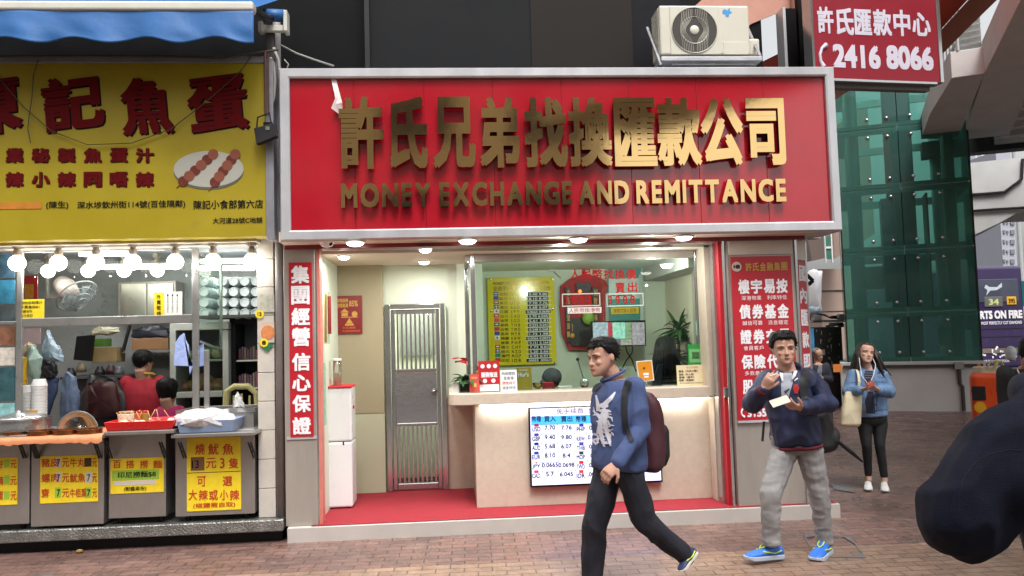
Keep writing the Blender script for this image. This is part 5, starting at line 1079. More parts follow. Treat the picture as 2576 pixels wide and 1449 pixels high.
# on the counters
def tray(name, label, px0, px1, py0, py1, Y, m_, z, dep, flare=.02, cat='tray'):
    t = thing(name, label, cat, (P((px0+px1)/2, py1, Y).x, Y, z)); a, b_ = P(px0, py1, Y).x, P(px1, py1, Y).x; h = P(px0, py0, Y).z-P(px0, py1, Y).z
    o_ = [(a+flare, Y+flare, z+.002), (b_-flare, Y+flare, z+.002), (b_-flare, Y+dep-flare, z+.002), (a+flare, Y+dep-flare, z+.002)]; p_ = [(a, Y, z+h), (b_, Y, z+h), (b_, Y+dep, z+h), (a, Y+dep, z+h)]
    i_ = [(a+.02, Y+.02, z+h), (b_-.02, Y+.02, z+h), (b_-.02, Y+dep-.02, z+h), (a+.02, Y+dep-.02, z+h)]; f_ = [(x*1, y, z+.012) for x, y, _ in ((a+.03+flare, Y+.03+flare, 0), (b_-.03-flare, Y+.03+flare, 0), (b_-.03-flare, Y+dep-.03-flare, 0), (a+.03+flare, Y+dep-.03-flare, 0))]
    q = MB(); q.rings([o_, p_, i_, f_]); q.build('tray', m_, t, bevel=.004); return t, a, b_, h
T_, a, b_, h = tray('red_tray', 'red plastic tray of skewers and sauces on the middle counter', 260, 437, 1062, 1085, 7.05, mat('red_plastic', (206, 20, 24), .3, 0, .05), zC, .4)
foods = [mat('fishball', (222, 196, 150), .5, 0, .12, 20), mat('sausage', (160, 70, 44), .4, 0, .15, 20), mat('pale_food', (226, 214, 200), .5, 0, .1, 20)]
for i in range(16):
    q = MB(); x = rnd.uniform(a+.08, b_-.08); y = rnd.uniform(7.12, 7.36); q.ball((x, y, zC+.05), (.035, .03, .03), 10, 6); q.m = 1; q.tube([(x, y, zC+.06), (x+rnd.uniform(-.05, .05), y+rnd.uniform(-.03, .03), zC+.15)], .003, 4)
    tag(q.build('food_skewer', [foods[i % 3], mat('bamboo', (200, 160, 100), .7)], smooth=True), 'small skewered snack lying in the red plastic tray', 'skewer', 'skewers in the red tray')
for i, (px, c_, lab) in enumerate(((318, (220, 210, 196), 'white tub of sauce at the left in the red tray'), (350, (196, 90, 40), 'orange striped sauce bottle in the red tray'), (366, (150, 120, 60), 'olive sauce bottle in the red tray'))):
    t = thing('sauce_pot', lab, 'sauce', P(px, 1070, 7.25)); c = V((P(px, 1070, 7.25).x, 7.25, zC+.015)); q = MB(); r_ = .07 if i == 0 else .03; q.lathe(c, [(0, 0), (r_*.85, 0), (r_, .11), (r_*.5, .12), (0, .12)], 16); q.build('pot', mat('pot_%d' % i, c_, .4, 0, .2, 30), t)
    q = MB(); q.lathe(c+V((0, 0, .12)), [(r_*.9, 0), (r_*.9, .012), (0, .016)], 16); q.build('lid', mat('pot_lid_%d' % i, (196, 40, 40) if i else (170, 130, 90), .4), t)
T_, a, b_, h = tray('blue_tray', 'grey blue tray wrapped in a clear bag on the right counter', 443, 590, 1050, 1082, 7.08, mat('blue_grey_plastic', (130, 146, 176), .4, 0, .08), zD, .35)
o = bag('wrapped_food', 'clear plastic bag of pale food heaped on the grey blue tray', [(440, 1072), (446, 1048), (470, 1032), (520, 1026), (565, 1030), (592, 1052), (588, 1074), (520, 1082)], 7.2, mat('film_white', (206, 204, 206), .2, 0, .22, 14, .5, 25), .3)
t = thing('steel_sink', 'deep rectangular steel basin at the right end of the stall counters', 'basin', P(540, 1070, 7.4)); a, b_ = P(446, 1040, 7.42).x, P(638, 1040, 7.42).x; z1 = P(540, 1030, 7.42).z
q = MB(); q.rings([[(a, 7.42, zD+.002), (b_, 7.42, zD+.002), (b_, 7.9, zD+.002), (a, 7.9, zD+.002)], [(a, 7.42, z1), (b_, 7.42, z1), (b_, 7.9, z1), (a, 7.9, z1)], [(a+.02, 7.44, z1), (b_-.02, 7.44, z1), (b_-.02, 7.88, z1), (a+.02, 7.88, z1)], [(a+.03, 7.45, zD+.03), (b_-.03, 7.45, zD+.03), (b_-.03, 7.87, zD+.03), (a+.03, 7.87, zD+.03)]]); q.build('basin', cab, t, bevel=.004)
q = MB(); q.box(a-.01, b_+.01, 7.405, 7.42, z1-.03, z1+.005); q.build('rim', steel2, t)
bag('white_bag', 'small white plastic bag standing beside the steel basin', [(585, 1030), (590, 1005), (597, 985), (606, 1000), (614, 1028)], 7.6, mat('bag_white2', (222, 222, 222), .4), .08)
t = thing('plastic_chair', 'cream plastic chair back showing behind the steel basin', 'chair', P(605, 1060, 8.2)); q = MB()
for r0_, w_ in ((0, .03),): q.tube([P(x, y, 8.2) for x, y in ((566, 1040), (570, 985), (590, 972), (625, 972), (645, 990), (648, 1040))], .03, 8)
q.rect(585, 995, 590, 1040, 8.2, .02); q.rect(605, 990, 610, 1040, 8.2, .02); q.rect(625, 995, 630, 1040, 8.2, .02); q.rect(566, 1040, 650, 1056, 8.0, .3); q.build('backrest', mat('cream_plastic', (206, 196, 140), .45, 0, .08), t, bevel=.004)
q = MB(); q.tube([P(575, 1056, 8.1), P(572, 1230, 8.1)], .02, 6); q.tube([P(640, 1056, 8.1), P(644, 1230, 8.1)], .02, 6); q.build('leg', MATS['cream_plastic'], t)
def pot(label, px, py, Y, r_, h, z, m_, lid=False):
    t = thing('steel_pot', label, 'pot', (P(px, py, Y).x, Y, z)); c = V((P(px, py, Y).x, Y, z+.002)); q = MB(); q.lathe(c, [(0, 0), (r_, 0), (r_*1.01, h), (r_*1.06, h+.004), (r_*.97, h+.006), (r_*.95, .01), (0, .01)], 28); q.build('bowl', m_, t, smooth=False)
    if lid: q = MB(); q.lathe(c+V((0, 0, h+.006)), [(r_*1.02, 0), (r_*.8, .03), (.03, .055), (.02, .07), (0, .072)], 28); q.build('lid', steel2, t, smooth=True)
    return t
pot('large round steel steamer pot with lid at left of the counter', 45, 1075, 7.35, .25, .1, zA, steel2, True)
pot('small steel pot at the left picture edge of the counter', 8, 1082, 7.18, .09, .1, zA, steel2)
copper = mat('copper_pan', (150, 96, 56), .25, .9, .15, 8)
for px, lab in ((36, 'shallow copper pan on the orange cloth, leftmost of four'), (103, 'shallow copper pan on the orange cloth, second from left'), (165, 'shallow copper pan of sauce on the orange cloth, third from left'), (225, 'shallow copper pan on the orange cloth, rightmost of four')):
    p = PZ(px, 1097, zB); t = pot(lab, px, 1097, 7.12, .1, .03, zB+.008, copper); q = MB(); q.lathe(V((P(px, 1097, 7.12).x, 7.12, zB+.02)), [(0, .008), (.092, .006), (.092, 0), (0, 0)], 20); q.build('sauce', mat('sauce_brown', (110, 84, 30), .2, 0, .3, 20), t); t['category'] = 'pan'; t['group'] = 'copper pans on the counter'
q = MB(); zb_ = zB+.001; n_ = 40; xa_, xb_ = P(-130, 1097, 7.0).x, P(258, 1097, 7.0).x; rws = []
for y, z in ((7.6, zb_+.004), (7.3, zb_+.005), (7.05, zb_+.006), (7.005, zb_+.004), (6.99, zb_-.02), (6.992, zb_-.05)):
    rws.append([V((xa_+(xb_-xa_)*i/n_, y-.008*abs(noise.noise(V((i*.6, 0, 3)))), z+(-.035*abs(noise.noise(V((i*.35, 2, 1)))) if z < zb_ else .0))) for i in range(n_+1)])
q.rings(rws, cap=False, close=False); tag(q.build('orange_cloth', mat('orange_plastic_cloth', (206, 134, 92), .4, 0, .12, 9), smooth=True), 'thin orange plastic cloth spread over the left counters', 'cloth')
pc = mat('paper_cup', (226, 226, 224), .6, 0, .03)
for px, n_, lab in ((65, 9, 'left one of two tall stacks of white paper bowls'), (98, 11, 'right one of two tall stacks of white paper bowls')):
    t = thing('bowl_stack', lab, 'paper bowls', P(px, 1070, 7.6), 'stacks of paper bowls'); c = V((P(px, 1070, 7.6).x, 7.6, zB+.0)); q = MB()
    for k in range(n_): q.lathe(c+V((0, 0, .11+k*.026)), [(.062, 0), (.066, .024), (.068, .025), (.06, .025)], 18)
    q.lathe(c, [(.045, .0), (.062, .11), (0, .11)], 18); q.lathe(c+V((0, 0, .11+n_*.026)), [(.068, 0), (.05, .06), (0, .06)], 18); q.build('bowls', pc, t)
t = thing('glass_dome', 'upright clear round lid behind the copper pans', 'lid', P(195, 1080, 7.4)); q = MB(); c = P(195, 1085, 7.4); q.tube([c+V((.17*math.cos(a), 0, .17*math.sin(a))) for a in [math.pi*i/24 for i in range(25)]], .008, 6); q.build('rim', steel2, t); q = MB(); q.lathe(c, [(.165, 0), (.12, .04), (0, .06)], 24, (0, 1, 0)); q.build('glass', gl, t, smooth=True)
q = MB()
for i in range(12): q.tube([P(70+i*2, 1058, 7.5), P(68+i*2.3, 1032, 7.5)], .006, 5)
tag(q.build('chopsticks', mat('bamboo_tan', (196, 154, 96), .7, 0, .2)), 'bundle of bamboo sticks in front of the paper bowls', 'sticks')
q = MB(); c = PZ(200, 1391, .0); q.ball(c+V((0, 0, .015)), (.03, .022, .016), 8, 6); tag(q.build('fallen_leaf', mat('leaf_brown', (140, 110, 50), .8, 0, .3, 30)), 'small yellow brown scrap lying on the paving before the steel step', 'scrap')
# ================================================================ beyond the shop: lift tower, footbridge, street
conc = mat('pale_concrete', (206, 205, 203), .75, 0, .12, 1.5, .05, 30, stain=((120, 116, 110), 1.2, .64))
concd = mat('grey_concrete', (176, 176, 176), .8, 0, .12, 1.2, .05, 30)
th = R(-25.5); dT = V((math.cos(th), math.sin(th), 0)); nT = V((dT.y, -dT.x, 0)); bT = -nT
oT = P(2118, 637, 16.6)
def tp(px, py, off=0.):
    d = ray(px, py); return CPOS + d*((oT-CPOS).dot(nT)/d.dot(nT)) + nT*off
def tu(px, py): return (tp(px, py)-oT).dot(dT)
WT = tu(2450, 616); UM = tu(2275, 618)
zj = [tp(2122, y).z for y in (913, 790, 637, 482, 332)]; zj += [zj[-1]+1.15, zj[-1]+2.3]
def T(u, b, z): return V((oT.x, oT.y, 0)) + dT*u + bT*b + V((0, 0, z))
def tbox(q, u0, u1, b0, b1, z0, z1): q.prism([T(u0, b0, z0), T(u1, b0, z0), T(u1, b1, z0), T(u0, b1, z0)], (0, 0, z1-z0))
tower = thing('lift_tower', 'green glass lift tower with steel point fixings beside the footbridge', 'lift tower', T(WT/2, 0, 0))
gg = glass('green_glass', (160, 216, 204), .85, .4, body=((118, 172, 164), .2)); DT = 2.5
for r_ in range(len(zj)-1):
    for u0, u1 in ((0, UM-.008), (UM+.008, WT)):
        q = MB(); tbox(q, u0, u1, 0, .014, zj[r_]+.009, zj[r_+1]-.009); q.build('glass_panel', gg, tower)
    q = MB(); tbox(q, -.001, .013, .02, DT, zj[r_]+.009, zj[r_+1]-.009); q.build('glass_panel', gg, tower)
    q = MB(); tbox(q, WT-.013, WT, .02, DT, zj[r_]+.009, zj[r_+1]-.009); q.build('glass_panel', gg, tower)
gs = mat('tower_steel', (196, 206, 202), .45, .3, .12, 5); gd = mat('tower_dark', (34, 38, 42), .6, .2, .3, 4)
q = MB()
for u, b in ((.33, .35), (WT-.33, .35), (.33, DT-.2), (WT-.33, DT-.2)): q.tube([T(u, b, .9), T(u, b, 8)], .12, 14)
q.build('corner_tube', gs, tower, smooth=True)
q = MB()
for z in zj: tbox(q, .02, WT-.02, .05, .2, z-.09, z+.1); tbox(q, .05, .2, .25, DT, z-.09, z+.1); tbox(q, WT-.2, WT-.05, .25, DT, z-.09, z+.1); tbox(q, .05, WT-.05, DT-.1, DT, z-.08, z+.08)
q.build('ring_beam', gs, tower)
q = MB()
for u in (1.05, UM+.12, WT-1.0): tbox(q, u-.07, u+.07, .9, 1.05, .9, 8)
tbox(q, UM-.1, UM+.3, .5, .7, .9, 8); tbox(q, UM+.6, WT-.7, 1.1, 1.8, zj[1], zj[3]); q.build('lift_shaft', gd, tower)
q = MB(); tbox(q, .85, UM-.15, .8, 1.5, zj[1]+.25, zj[3]-.1); q.build('lift_car', mat('lift_dark', (58, 66, 66), .4, .3, .3, 3), tower)
q = MB(); tbox(q, .45, .98, 1.2, 1.25, zj[1]+.55, zj[1]+1.05); tbox(q, WT-1.05, WT-.7, 1.0, 1.05, zj[1]+.1, zj[2]-.1); tbox(q, UM+.6, UM+1.0, .8, .85, 1.3, zj[1]-.3); q.build('pale_panel', mat('pale_board', (206, 220, 200), .6, 0, .1), tower)
q = MB(); tbox(q, -.02, WT+.02, -.01, .03, .99, zj[0]+.008); tbox(q, -.01, .022, -.015, .0, zj[0], 8); tbox(q, WT-.0, WT+.03, -.015, .05, zj[0], 8); q.build('edge_trim', dark, tower)
for r_, z in enumerate(zj[:-1]):
    for u in (.62, UM-.2, UM+.24, WT-.55):
        for s_ in (-.19, .2):
            if r_ == 0 and s_ < 0: continue
            q = MB(); q.lathe(T(u, -.002, z+s_), [(0, .03), (.018, .026), (.034, .012), (.038, 0), (0, 0)], 14, nT); q.build('point_fixing', steel2, tower, smooth=True)
# concrete plinth wall of the tower
q = MB(); tbox(q, -.15, WT+.05, -.12, DT, -.05, 1.0); o = q.build('plinth_wall', mat('stained_concrete', (206, 206, 204), .8, 0, .1, 1.5, .1, 30, stain=((112, 108, 104), 1.6, .64)), tower, bevel=.01)
q = MB(); tbox(q, -.1, WT, -.18, -.12, .88, .94); q.tube([T(WT-.42, -.16, .9), T(WT-.42, -.16, .55), T(WT-.38, -.16, .5), T(WT-.38, -.16, .02)], .035, 8); q.build('pipe', mat('dark_pipe', (70, 66, 64), .6, .2, .3, 9), tower)
q = MB(); tbox(q, WT-.5, WT-.34, -.22, -.12, .84, .98); q.build('junction_box', mat('pipe_grey', (150, 150, 148), .5), tower)
q = MB(); q.rect(2096, 916, 2117, 936, 16.4, .004); tag(q.build('orange_sign', mat('orange_sticker', (232, 140, 60), .5, 0, .06)), 'small square orange sign beside the foot of the glass lift tower', 'sign')

# footbridge deck and pier
br = thing('footbridge', 'grey concrete footbridge deck overhead with ribbed underside', 'footbridge', (12, 14, 5))
def px_z(px, py, z): return PZ(px, py, z)
ZB = 5.65
D_, C_, E_, F_, G_, H1, H2 = [PZ(x, y, ZB) for x, y in ((2394, 197), (2477, 185), (2338, 289), (2345, 338), (2434, 335), (2522, 0), (2568, 0))]
hgt = P(2389, 131, D_.y).z-D_.z
q = MB(); q.prism([D_, C_, G_+V((.05, .4, 0)), F_+V((0, .4, 0)), E_], (0, 0, hgt)); q.build('landing_beam', conc, br, bevel=.01)
C2 = C_+V((.001, .01, 0)); H3 = C_ + (H2-C_)*4.7; H4 = C_ + (H2-C_)*1.6
q = MB(); q.prism([C2, H4, H4+dT*.7, C2+dT*.75], (0, 0, hgt*1.25)); q.prism([H4+(H3-H4)*.002, H3, H3+dT*2.6, H4+(H3-H4)*.002+dT*2.6], (0, 0, hgt*1.25)); q.build('edge_beam', conc, br, bevel=.01)  # second stretch is out of view, widened to darken the gold letters' reflections
q = MB(); q.prism([C2+bT*.002, C2+dT*.75+bT*.002, G_+dT*.85+bT*.6, G_+bT*.6], (0, 0, hgt*1.2)); q.build('edge_beam', conc, br)
q = MB(); q.prism([C2+dT*.74+V((0, 0, .28)), H4+dT*.7+V((0, 0, .28)), H4+dT*6+V((0, 0, .28)), C2+dT*7+bT*5+V((0, 0, .28)), C2+dT*.74+bT*6+V((0, 0, .28))], (0, 0, .3)); q.build('deck_slab', concd, br)
for k in range(9):
    a = C2.lerp(G_+bT*2.5, .04+.118*k)+V((0, 0, .02))+dT*.8; q = MB(); q.prism([a, a+dT*8, a+dT*8+bT*.22, a+bT*.22], (0, 0, .255)); q.build('rib', conc, br)
q = MB(); a = H3.lerp(C2, .0)+V((1.0, .1, .0)); 
for k in range(5): p = C2.lerp(H4, .2*k+.05)+V((0, 0, .02))+dT*.8; q = MB(); q.prism([p, p+dT*4.4, p+dT*4.4+bT*.22, p+bT*.22], (0, 0, .255)); q.build('rib', conc, br)
q = MB(); q.prism([F_+bT*1.9+V((0, 0, -.1)), F_+bT*1.9+dT*9+V((0, 0, -.1)), F_+bT*2.3+dT*9+V((0, 0, -.1)), F_+bT*2.3+V((0, 0, -.1))], (0, 0, .35)); q.build('gap_shade_bar', mat('painted_gap_shade', (52, 52, 54), .8), br)  # dark bar paints in the shade of the gap between deck and pier head
YPI = 19.
oP = P(2440, 500, YPI)
def pp_(px, py, off=0.):
    d = ray(px, py); return CPOS + d*((oP-CPOS).dot(nT)/d.dot(nT)) + nT*off
pier = thing('bridge_pier', 'flared pale grey concrete pier head under the footbridge', 'pier', pp_(2600, 560))
q = MB(); q.prism([pp_(x, y) for x, y in ((2400, 414), (2620, 391), (2800, 380), (2800, 560), (2700, 530), (2576, 533), (2556, 537), (2515, 560), (2444, 594), (2400, 612))], bT*2); q.build('pier_head', conc, pier)
q = MB(); q.prism([pp_(2760, 540), pp_(2900, 520), pp_(2900, 1130), pp_(2760, 1130)], bT*2); q.build('pier_shaft', conc, pier)
q = MB(); q.tube([pp_(x, y, .04) for x, y in ((2430, 491), (2480, 488), (2526, 484), (2569, 452), (2572, 400))], .035, 6); q.tube([pp_(x, y, .04) for x, y in ((2434, 532), (2500, 527), (2590, 522))], .03, 6); q.build('conduit', dark, pier)
# railing bits above the landing
t = thing('bridge_railing', 'pale barred railing and wire screen on the footbridge landing', 'railing', PZ(2400, 110, ZB+hgt)); q = MB()
for k in range(9): a = E_.lerp(D_, k/8+.02)+V((.12, 0, hgt)); q.tube([a, a+V((0, 0, 1.3))], .03, 6)
for z in (.15, 1.2): q.tube([E_+V((.12, 0, hgt+z)), D_+V((.12, 0, hgt+z))], .03, 6)
q.build('bars', mat('rail_grey', (176, 180, 180), .5, .2, .1), t)
q = MB(); q.prism([D_+V((.14, 0, hgt+.01)), C_+V((-.02, 0, hgt+.01)), C_+V((-.02, 0, hgt+.62)), D_+V((.14, 0, hgt+.62))], (0, .05, 0))
for k in range(6): q.tube([D_+V((.14, -.02, hgt+.08+k*.1)), C_+V((-.02, -.02, hgt+.08+k*.1))], .006, 4)
q.build('wire_screen', mat('mesh_grey', (150, 158, 156), .6, 0, .2, 20), t)

# far tower blocks
def block(label, px0, px1, Y, m_, wins, ytop=380, yb=720):
    x0, x1 = P(px0, 620, Y).x, P(px1, 620, Y).x; t = thing('tower_block', label, 'apartment block', (x0, Y, 0)); zt_ = P(px0, ytop, Y).z; q = MB(); q.box(x0, x1, Y, Y+12, 0, zt_); q.build('wall', m_, t)
    wm = mat('far_window', (120, 124, 132), .4, 0, .2, .5); am = mat('far_ac', (190, 190, 190), .6)
    for (fx, w_, h_, dz) in wins:
        for k in range(9):
            y = 530+k*24.5*(1.0); px = px0+fx; a, b_, c_, d_ = prect(px, y+dz, px+w_, y+dz+h_, Y); q = MB(); q.box(a, b_, Y-.25, Y+.05, c_, d_); q.build('window', wm, t)
    return t
wtw = mat('white_render', (222, 224, 226), .8, 0, .03, .1); gtw = mat('lilac_grey_render', (168, 168, 178), .8, 0, .04, .1)
t = block('white apartment tower with small paired windows seen past the bridge pier', 2484, 2519, 160, wtw, [(3, 6, 6, 4), (10, 4, 10, 0)]); 
q = MB(); x0, x1, x2, x3 = [P(p, 620, 163).x for p in (2425, 2457, 2472, 2484)]; q.box(x0, x1, 163, 173, 0, P(2450, 380, 163).z); q.box(x2, x3, 162, 173, 0, P(2450, 380, 163).z); q.build('side_wing', gtw, t); q = MB(); q.box(x1+.01, x2-.01, 161.5, 172, 0, P(2450, 380, 163).z); q.build('side_wing', wtw, t)
block('lilac grey apartment tower with wide windows at the right edge of the sky', 2520.5, 2556, 150, gtw, [(2, 5, 8, 0), (20, 10, 11, 0), (28, 6, 11, 0) if 0 else (11, 3, 7, 2)])
t = thing('street_lamp', 'tall pale street lamp post against the white sky at the right', 'street lamp', P(2564, 700, 60)); q = MB(); x = P(2566, 620, 60).x; q.tube([(x, 60, 0), (x, 60, 18)], [.2, .12], 10); q.build('post', mat('lamp_grey', (170, 172, 172), .5), t)
q = MB(); q.tube([(x, 60, 17.8), (x-1.5, 60, 18.4)], .07, 6); q.build('arm', MATS['lamp_grey'], t); q = MB(); q.ball((x-1.8, 60, 18.4), (.5, .2, .12)); q.build('lamp_head', MATS['lamp_grey'], t)

# bus
YBU = 30.
bus = thing('double_decker_bus', 'purple double decker bus seen from behind beside the lift tower', 'bus', P(2515, 950, YBU))
bp1 = mat('purple_paint', (52, 38, 78), .25, 0, .1, 1.5, coat=.4); q = MB(); x0, x1 = P(2420, 800, YBU).x, P(2577, 760, YBU).x; q.box(x0, x1, YBU, YBU+9, .05, P(2515, 669, YBU).z); q.build('body', bp1, bus, bevel=.12, seg=4)
q = MB(); q.rect(2455, 702, 2562, 760, YBU-.02, .06); q.build('rear_window', mat('bus_glass', (72, 76, 90), .12, 0, .15, 1), bus, bevel=.02)
q = MB(); q.add([P(x, y, YBU-.03) for x, y in ((2480, 716), (2489, 722), (2508, 722), (2520, 711), (2521, 722), (2507, 730), (2491, 731), (2481, 744), (2484, 730), (2476, 724))], [tuple(range(10))]); q.build('emblem', mat('bus_silver', (190, 194, 204), .4), bus)
q = MB(); q.rect(2477, 746, 2523, 772, YBU-.03, .05); q.build('number_box', mat('bus_box', (100, 98, 92), .4), bus, bevel=.02); q = MB(); q.ptext('34', 2487, 752, 2513, 767, YBU-.035, .03); q.build('route_number', mat('number_green', (180, 190, 130), .5, emit=.15), bus)
q = MB(); q.rect(2533, 746, 2557, 766, YBU-.03, .04); q.build('number_plate', mat('plate_yellow', (226, 170, 30), .4), bus, bevel=.01); q = MB(); q.ptext('395', 2537, 751, 2554, 763, YBU-.035, .03); q.build('plate_lettering', print_black, bus)
q = MB(); q.ptext('ARTS ON FIRE', 2451, 781, 2572, 802, YBU-.02, .05); q.ptext("LD'S MOST PERFECTLY CUT DIAMOND", 2454, 808, 2571, 816, YBU-.02, .02); q.ptext('LIVE AT CHOW TAI FOOK', 2460, 905, 2540, 912, YBU-.02, .02); q.build('advert_lettering', print_white, bus)
q = MB()
for y in (826, 846, 872): q.rect(2440, y, 2576, y+1.5, YBU-.02, .03)
q.build('panel_line', mat('bus_dark', (34, 26, 52), .4), bus)
q = MB(); q.rect(2440, 876, 2576, 888, YBU-.025, .03); q.build('grille', mat('bus_grille', (120, 104, 96), .5, 0, .3, 6), bus)
q = MB()
for i in range(26): q.ball(P(rnd.uniform(2450, 2570), rnd.uniform(872, 900), YBU-.02), (rnd.uniform(.03, .07), .01, rnd.uniform(.03, .06)), 6, 4)
q.build('sparkle_print', print_white, bus)
q = MB(); q.rect(2462, 925, 2469, 950, YBU-.03, .04); q.rect(2566, 690, 2580, 730, YBU-.05, .05) if 0 else None; q.build('tail_lamp', mat('amber_lens', (220, 110, 30), .3), bus)
q = MB()
for x in (x0+.4, x1-.4): q.tube([(x-.15, YBU+2, .45), (x+.15, YBU+2, .45)], .48, 20)
q.build('wheel', black, bus)
t = thing('teal_sign', 'small teal sign cut off by the right picture edge in front of the bus', 'sign', P(2574, 960, 29)); q = MB(); q.rect(2571, 706, 2640, 770, 28.6, .05); q.build('body', mat('teal_paint', (20, 84, 90), .3), t)
q = MB(); q.tube([P(2541, 905, 14), P(2546, 885, 14)], [.09, .075], 12); q.ball(P(2543, 887, 14), (.1, .09, .12)); tag(q.build('motorbike_mirror', mat('white_gloss', (206, 214, 218), .2), smooth=True), 'white rounded wing mirror in front of the purple bus', 'mirror')
# litter bin
YBN = 12.4
t = thing('litter_bin', 'orange plastic litter bin with black opening and yellow sticker', 'litter bin', P(2488, 1090, YBN)); x0, x1 = P(2444, 1000, YBN).x, P(2532, 1000, YBN).x; z1 = P(2488, 938, YBN).z
q = MB(); d5 = V((.87, -.5, 0)); b5 = V((.5, .87, 0)); o5 = V((x0, YBN, .02)); q.prism([o5, o5+d5*.46, o5+d5*.46+b5*.4, o5+b5*.4], (0, 0, z1-.02)); q.build('body', mat('orange_plastic', (232, 84, 28), .3, 0, .06, 4), t, bevel=.09, seg=5)
q = MB(); za_, zc5 = P(2460, 1007, YBN).z, P(2460, 971, YBN).z; q.prism([o5+d5*.01-b5*.01+V((0, 0, za_-.02)), o5+d5*.2-b5*.01+V((0, 0, za_-.02)), o5+d5*.2-b5*.01+V((0, 0, zc5-.02)), o5+d5*.01-b5*.01+V((0, 0, zc5-.02))], b5*.05); q.build('opening', mat('bin_black', (14, 14, 14), .6), t, bevel=.012); q = MB(); q.lathe(o5+d5*.11-b5*.001+V((0, 0, P(2459, 1024, YBN).z-.02)), [(0, 0), (.085, 0), (.085, .005), (0, .005)], 24, -b5); q.build('sticker', mat('sticker_yellow', (236, 176, 30), .5), t)
q = MB(); q.prism([o5+d5*.36-b5*.004+V((0, 0, .6)), o5+d5*.41-b5*.004+V((0, 0, .6)), o5+d5*.41-b5*.004+V((0, 0, .68)), o5+d5*.36-b5*.004+V((0, 0, .68))], b5*.01); q.build('label', print_white, t)
t = thing('bag_on_bin', 'pale carrier bag with handles behind the orange litter bin', 'bag', P(2510, 940, 13)); q = MB(); q.rect(2470, 922, 2540, 960, 13.1, .25); q.build('bag', mat('bag_cream', (214, 208, 180), .6, 0, .1), t, bevel=.02)
q = MB(); q.tube([P(x, y, 13.05) for x, y in ((2484, 930), (2488, 912), (2498, 908), (2520, 910), (2528, 930))], .018, 6); q.tube([P(2508, 908, 13.04), P(2502, 930, 13.04)], .03, 6); q.build('handle', mat('bag_strap', (196, 190, 120), .6), t)
q = MB(); q.tube([P(2464, 950, 13.4), P(2462, 915, 13.4)], [.07, .02], 12); q.lathe(P(2464, 950, 13.4)+V((0, 0, -.02)), [(0, 0), (.13, 0), (.12, .03), (0, .03)], 16); tag(q.build('traffic_cone', mat('cone_orange', (220, 96, 36), .5)), 'orange cone standing behind the litter bin beside the bus', 'cone')
# electrical cabinet, seat, stall clutter in the gap
YE = 17.6
t = thing('electrical_cabinet', 'black street electrical cabinet with scraped bill marks', 'cabinet', P(2085, 1007, YE)); q = MB(); x0, x1, z0, z1 = prect(2046, 822, 2122, 1007, YE); q.box(x0, x1, YE, YE+.5, 0, z1); q.build('body', mat('cabinet_black', (32, 30, 30), .5, 0, .25, 6), t, bevel=.012)
q = MB(); zm = P(2085, 960, YE).z
for i in range(34):
    x = rnd.choice((x0+.1, x0+.2, x0+.36, x0+.42, x1-.08)) + rnd.uniform(-.02, .02); z = rnd.uniform(zm, z1-.1); q.box(x, x+rnd.uniform(.006, .02), YE-.004, YE, z, z+rnd.uniform(.02, .09))
q.box(x0+.16, x0+.28, YE-.004, YE, z1-.62, z1-.5); q.build('bill_scraps', mat('paper_scraps', (150, 148, 142), .8, 0, .3, 30), t); q = MB(); q.box(x0, x1, YE-.008, YE+.001, zm-.012, zm); q.build('door_gap', black, t)
t = thing('beige_building', 'beige stone building with bay window seen in the gap beside the glass tower', 'building', P(2090, 900, 26)); bs = mat('beige_stone', (176, 152, 140), .7, 0, .1, .8, stain=((140, 112, 100), .8, .68))
q = MB(); a, b_, c_, d_ = prect(2066, 676, 2160, 900, 26); q.box(a, b_, 26, 30, 0, d_); q.build('column', bs, t)
q = MB(); a, b_, c_, d_ = prect(2077, 560, 2160, 672, 24.5); q.prism([(a, 24.6, c_+.3), (P(2092, 640, 24.5).x, 24.3, c_+.25), (b_, 23.5, c_+.9), (b_, 28, c_+.9), (a, 28, c_+.3)], (0, 0, 4)); q.build('bay', bs, t)
q = MB(); q.rect(2077, 595, 2090, 620, 24.28, .05); q.rect(2079, 626, 2091, 652, 24.28, .05); q.build('window', mat('green_window', (70, 120, 108), .2, 0, .15), t)
q = MB(); q.rect(2075, 570, 2077, 660, 24.25, .06); q.rect(2091, 570, 2094, 660, 24.25, .06); q.rect(2077, 620, 2091, 625, 24.25, .06); q.build('window_frame', white, t)
q = MB(); q.rect(2066, 730, 2122, 732, 25.97, .03); q.build('joint', dark, t)
q = MB(); q.prism([P(x, y, 22) for x, y in ((2000, 590), (2028, 590), (2034, 610), (2042, 654), (2000, 654))], (0, .6, 0)); tag(q.build('brown_awning', mat('brown_canvas', (84, 70, 66), .7, 0, .15)), 'brown canopy corner jutting out beside the pillar poster', 'awning')
bag('white_tarpaulin', 'white tarpaulin sheet hanging beside the beige building', [(2025, 780), (2028, 690), (2045, 676), (2064, 682), (2064, 790), (2045, 800)], 21, mat('tarp_white', (222, 220, 224), .6, 0, .06, 2), .4)['category'] = 'tarpaulin'
bag('blue_tarpaulin', 'pale blue tarpaulin bundle below the white tarpaulin', [(2025, 795), (2028, 772), (2060, 772), (2062, 798)], 20, mat('tarp_blue', (176, 196, 212), .6, 0, .08, 2), .4)['category'] = 'tarpaulin'
t = thing('stall_frame', 'metal frame of a market stall roof with lamps and wires in the gap', 'stall', P(2080, 850, 18)); q = MB(); q.rect(2020, 783, 2124, 786, 18, .06); q.rect(2020, 805, 2124, 811, 17.8, .1); q.rect(2050, 790, 2068, 806, 17.7, .1); q.rect(2110, 790, 2124, 806, 17.9, .1); q.build('frame', mat('frame_grey', (150, 148, 144), .5, .3, .2), t)
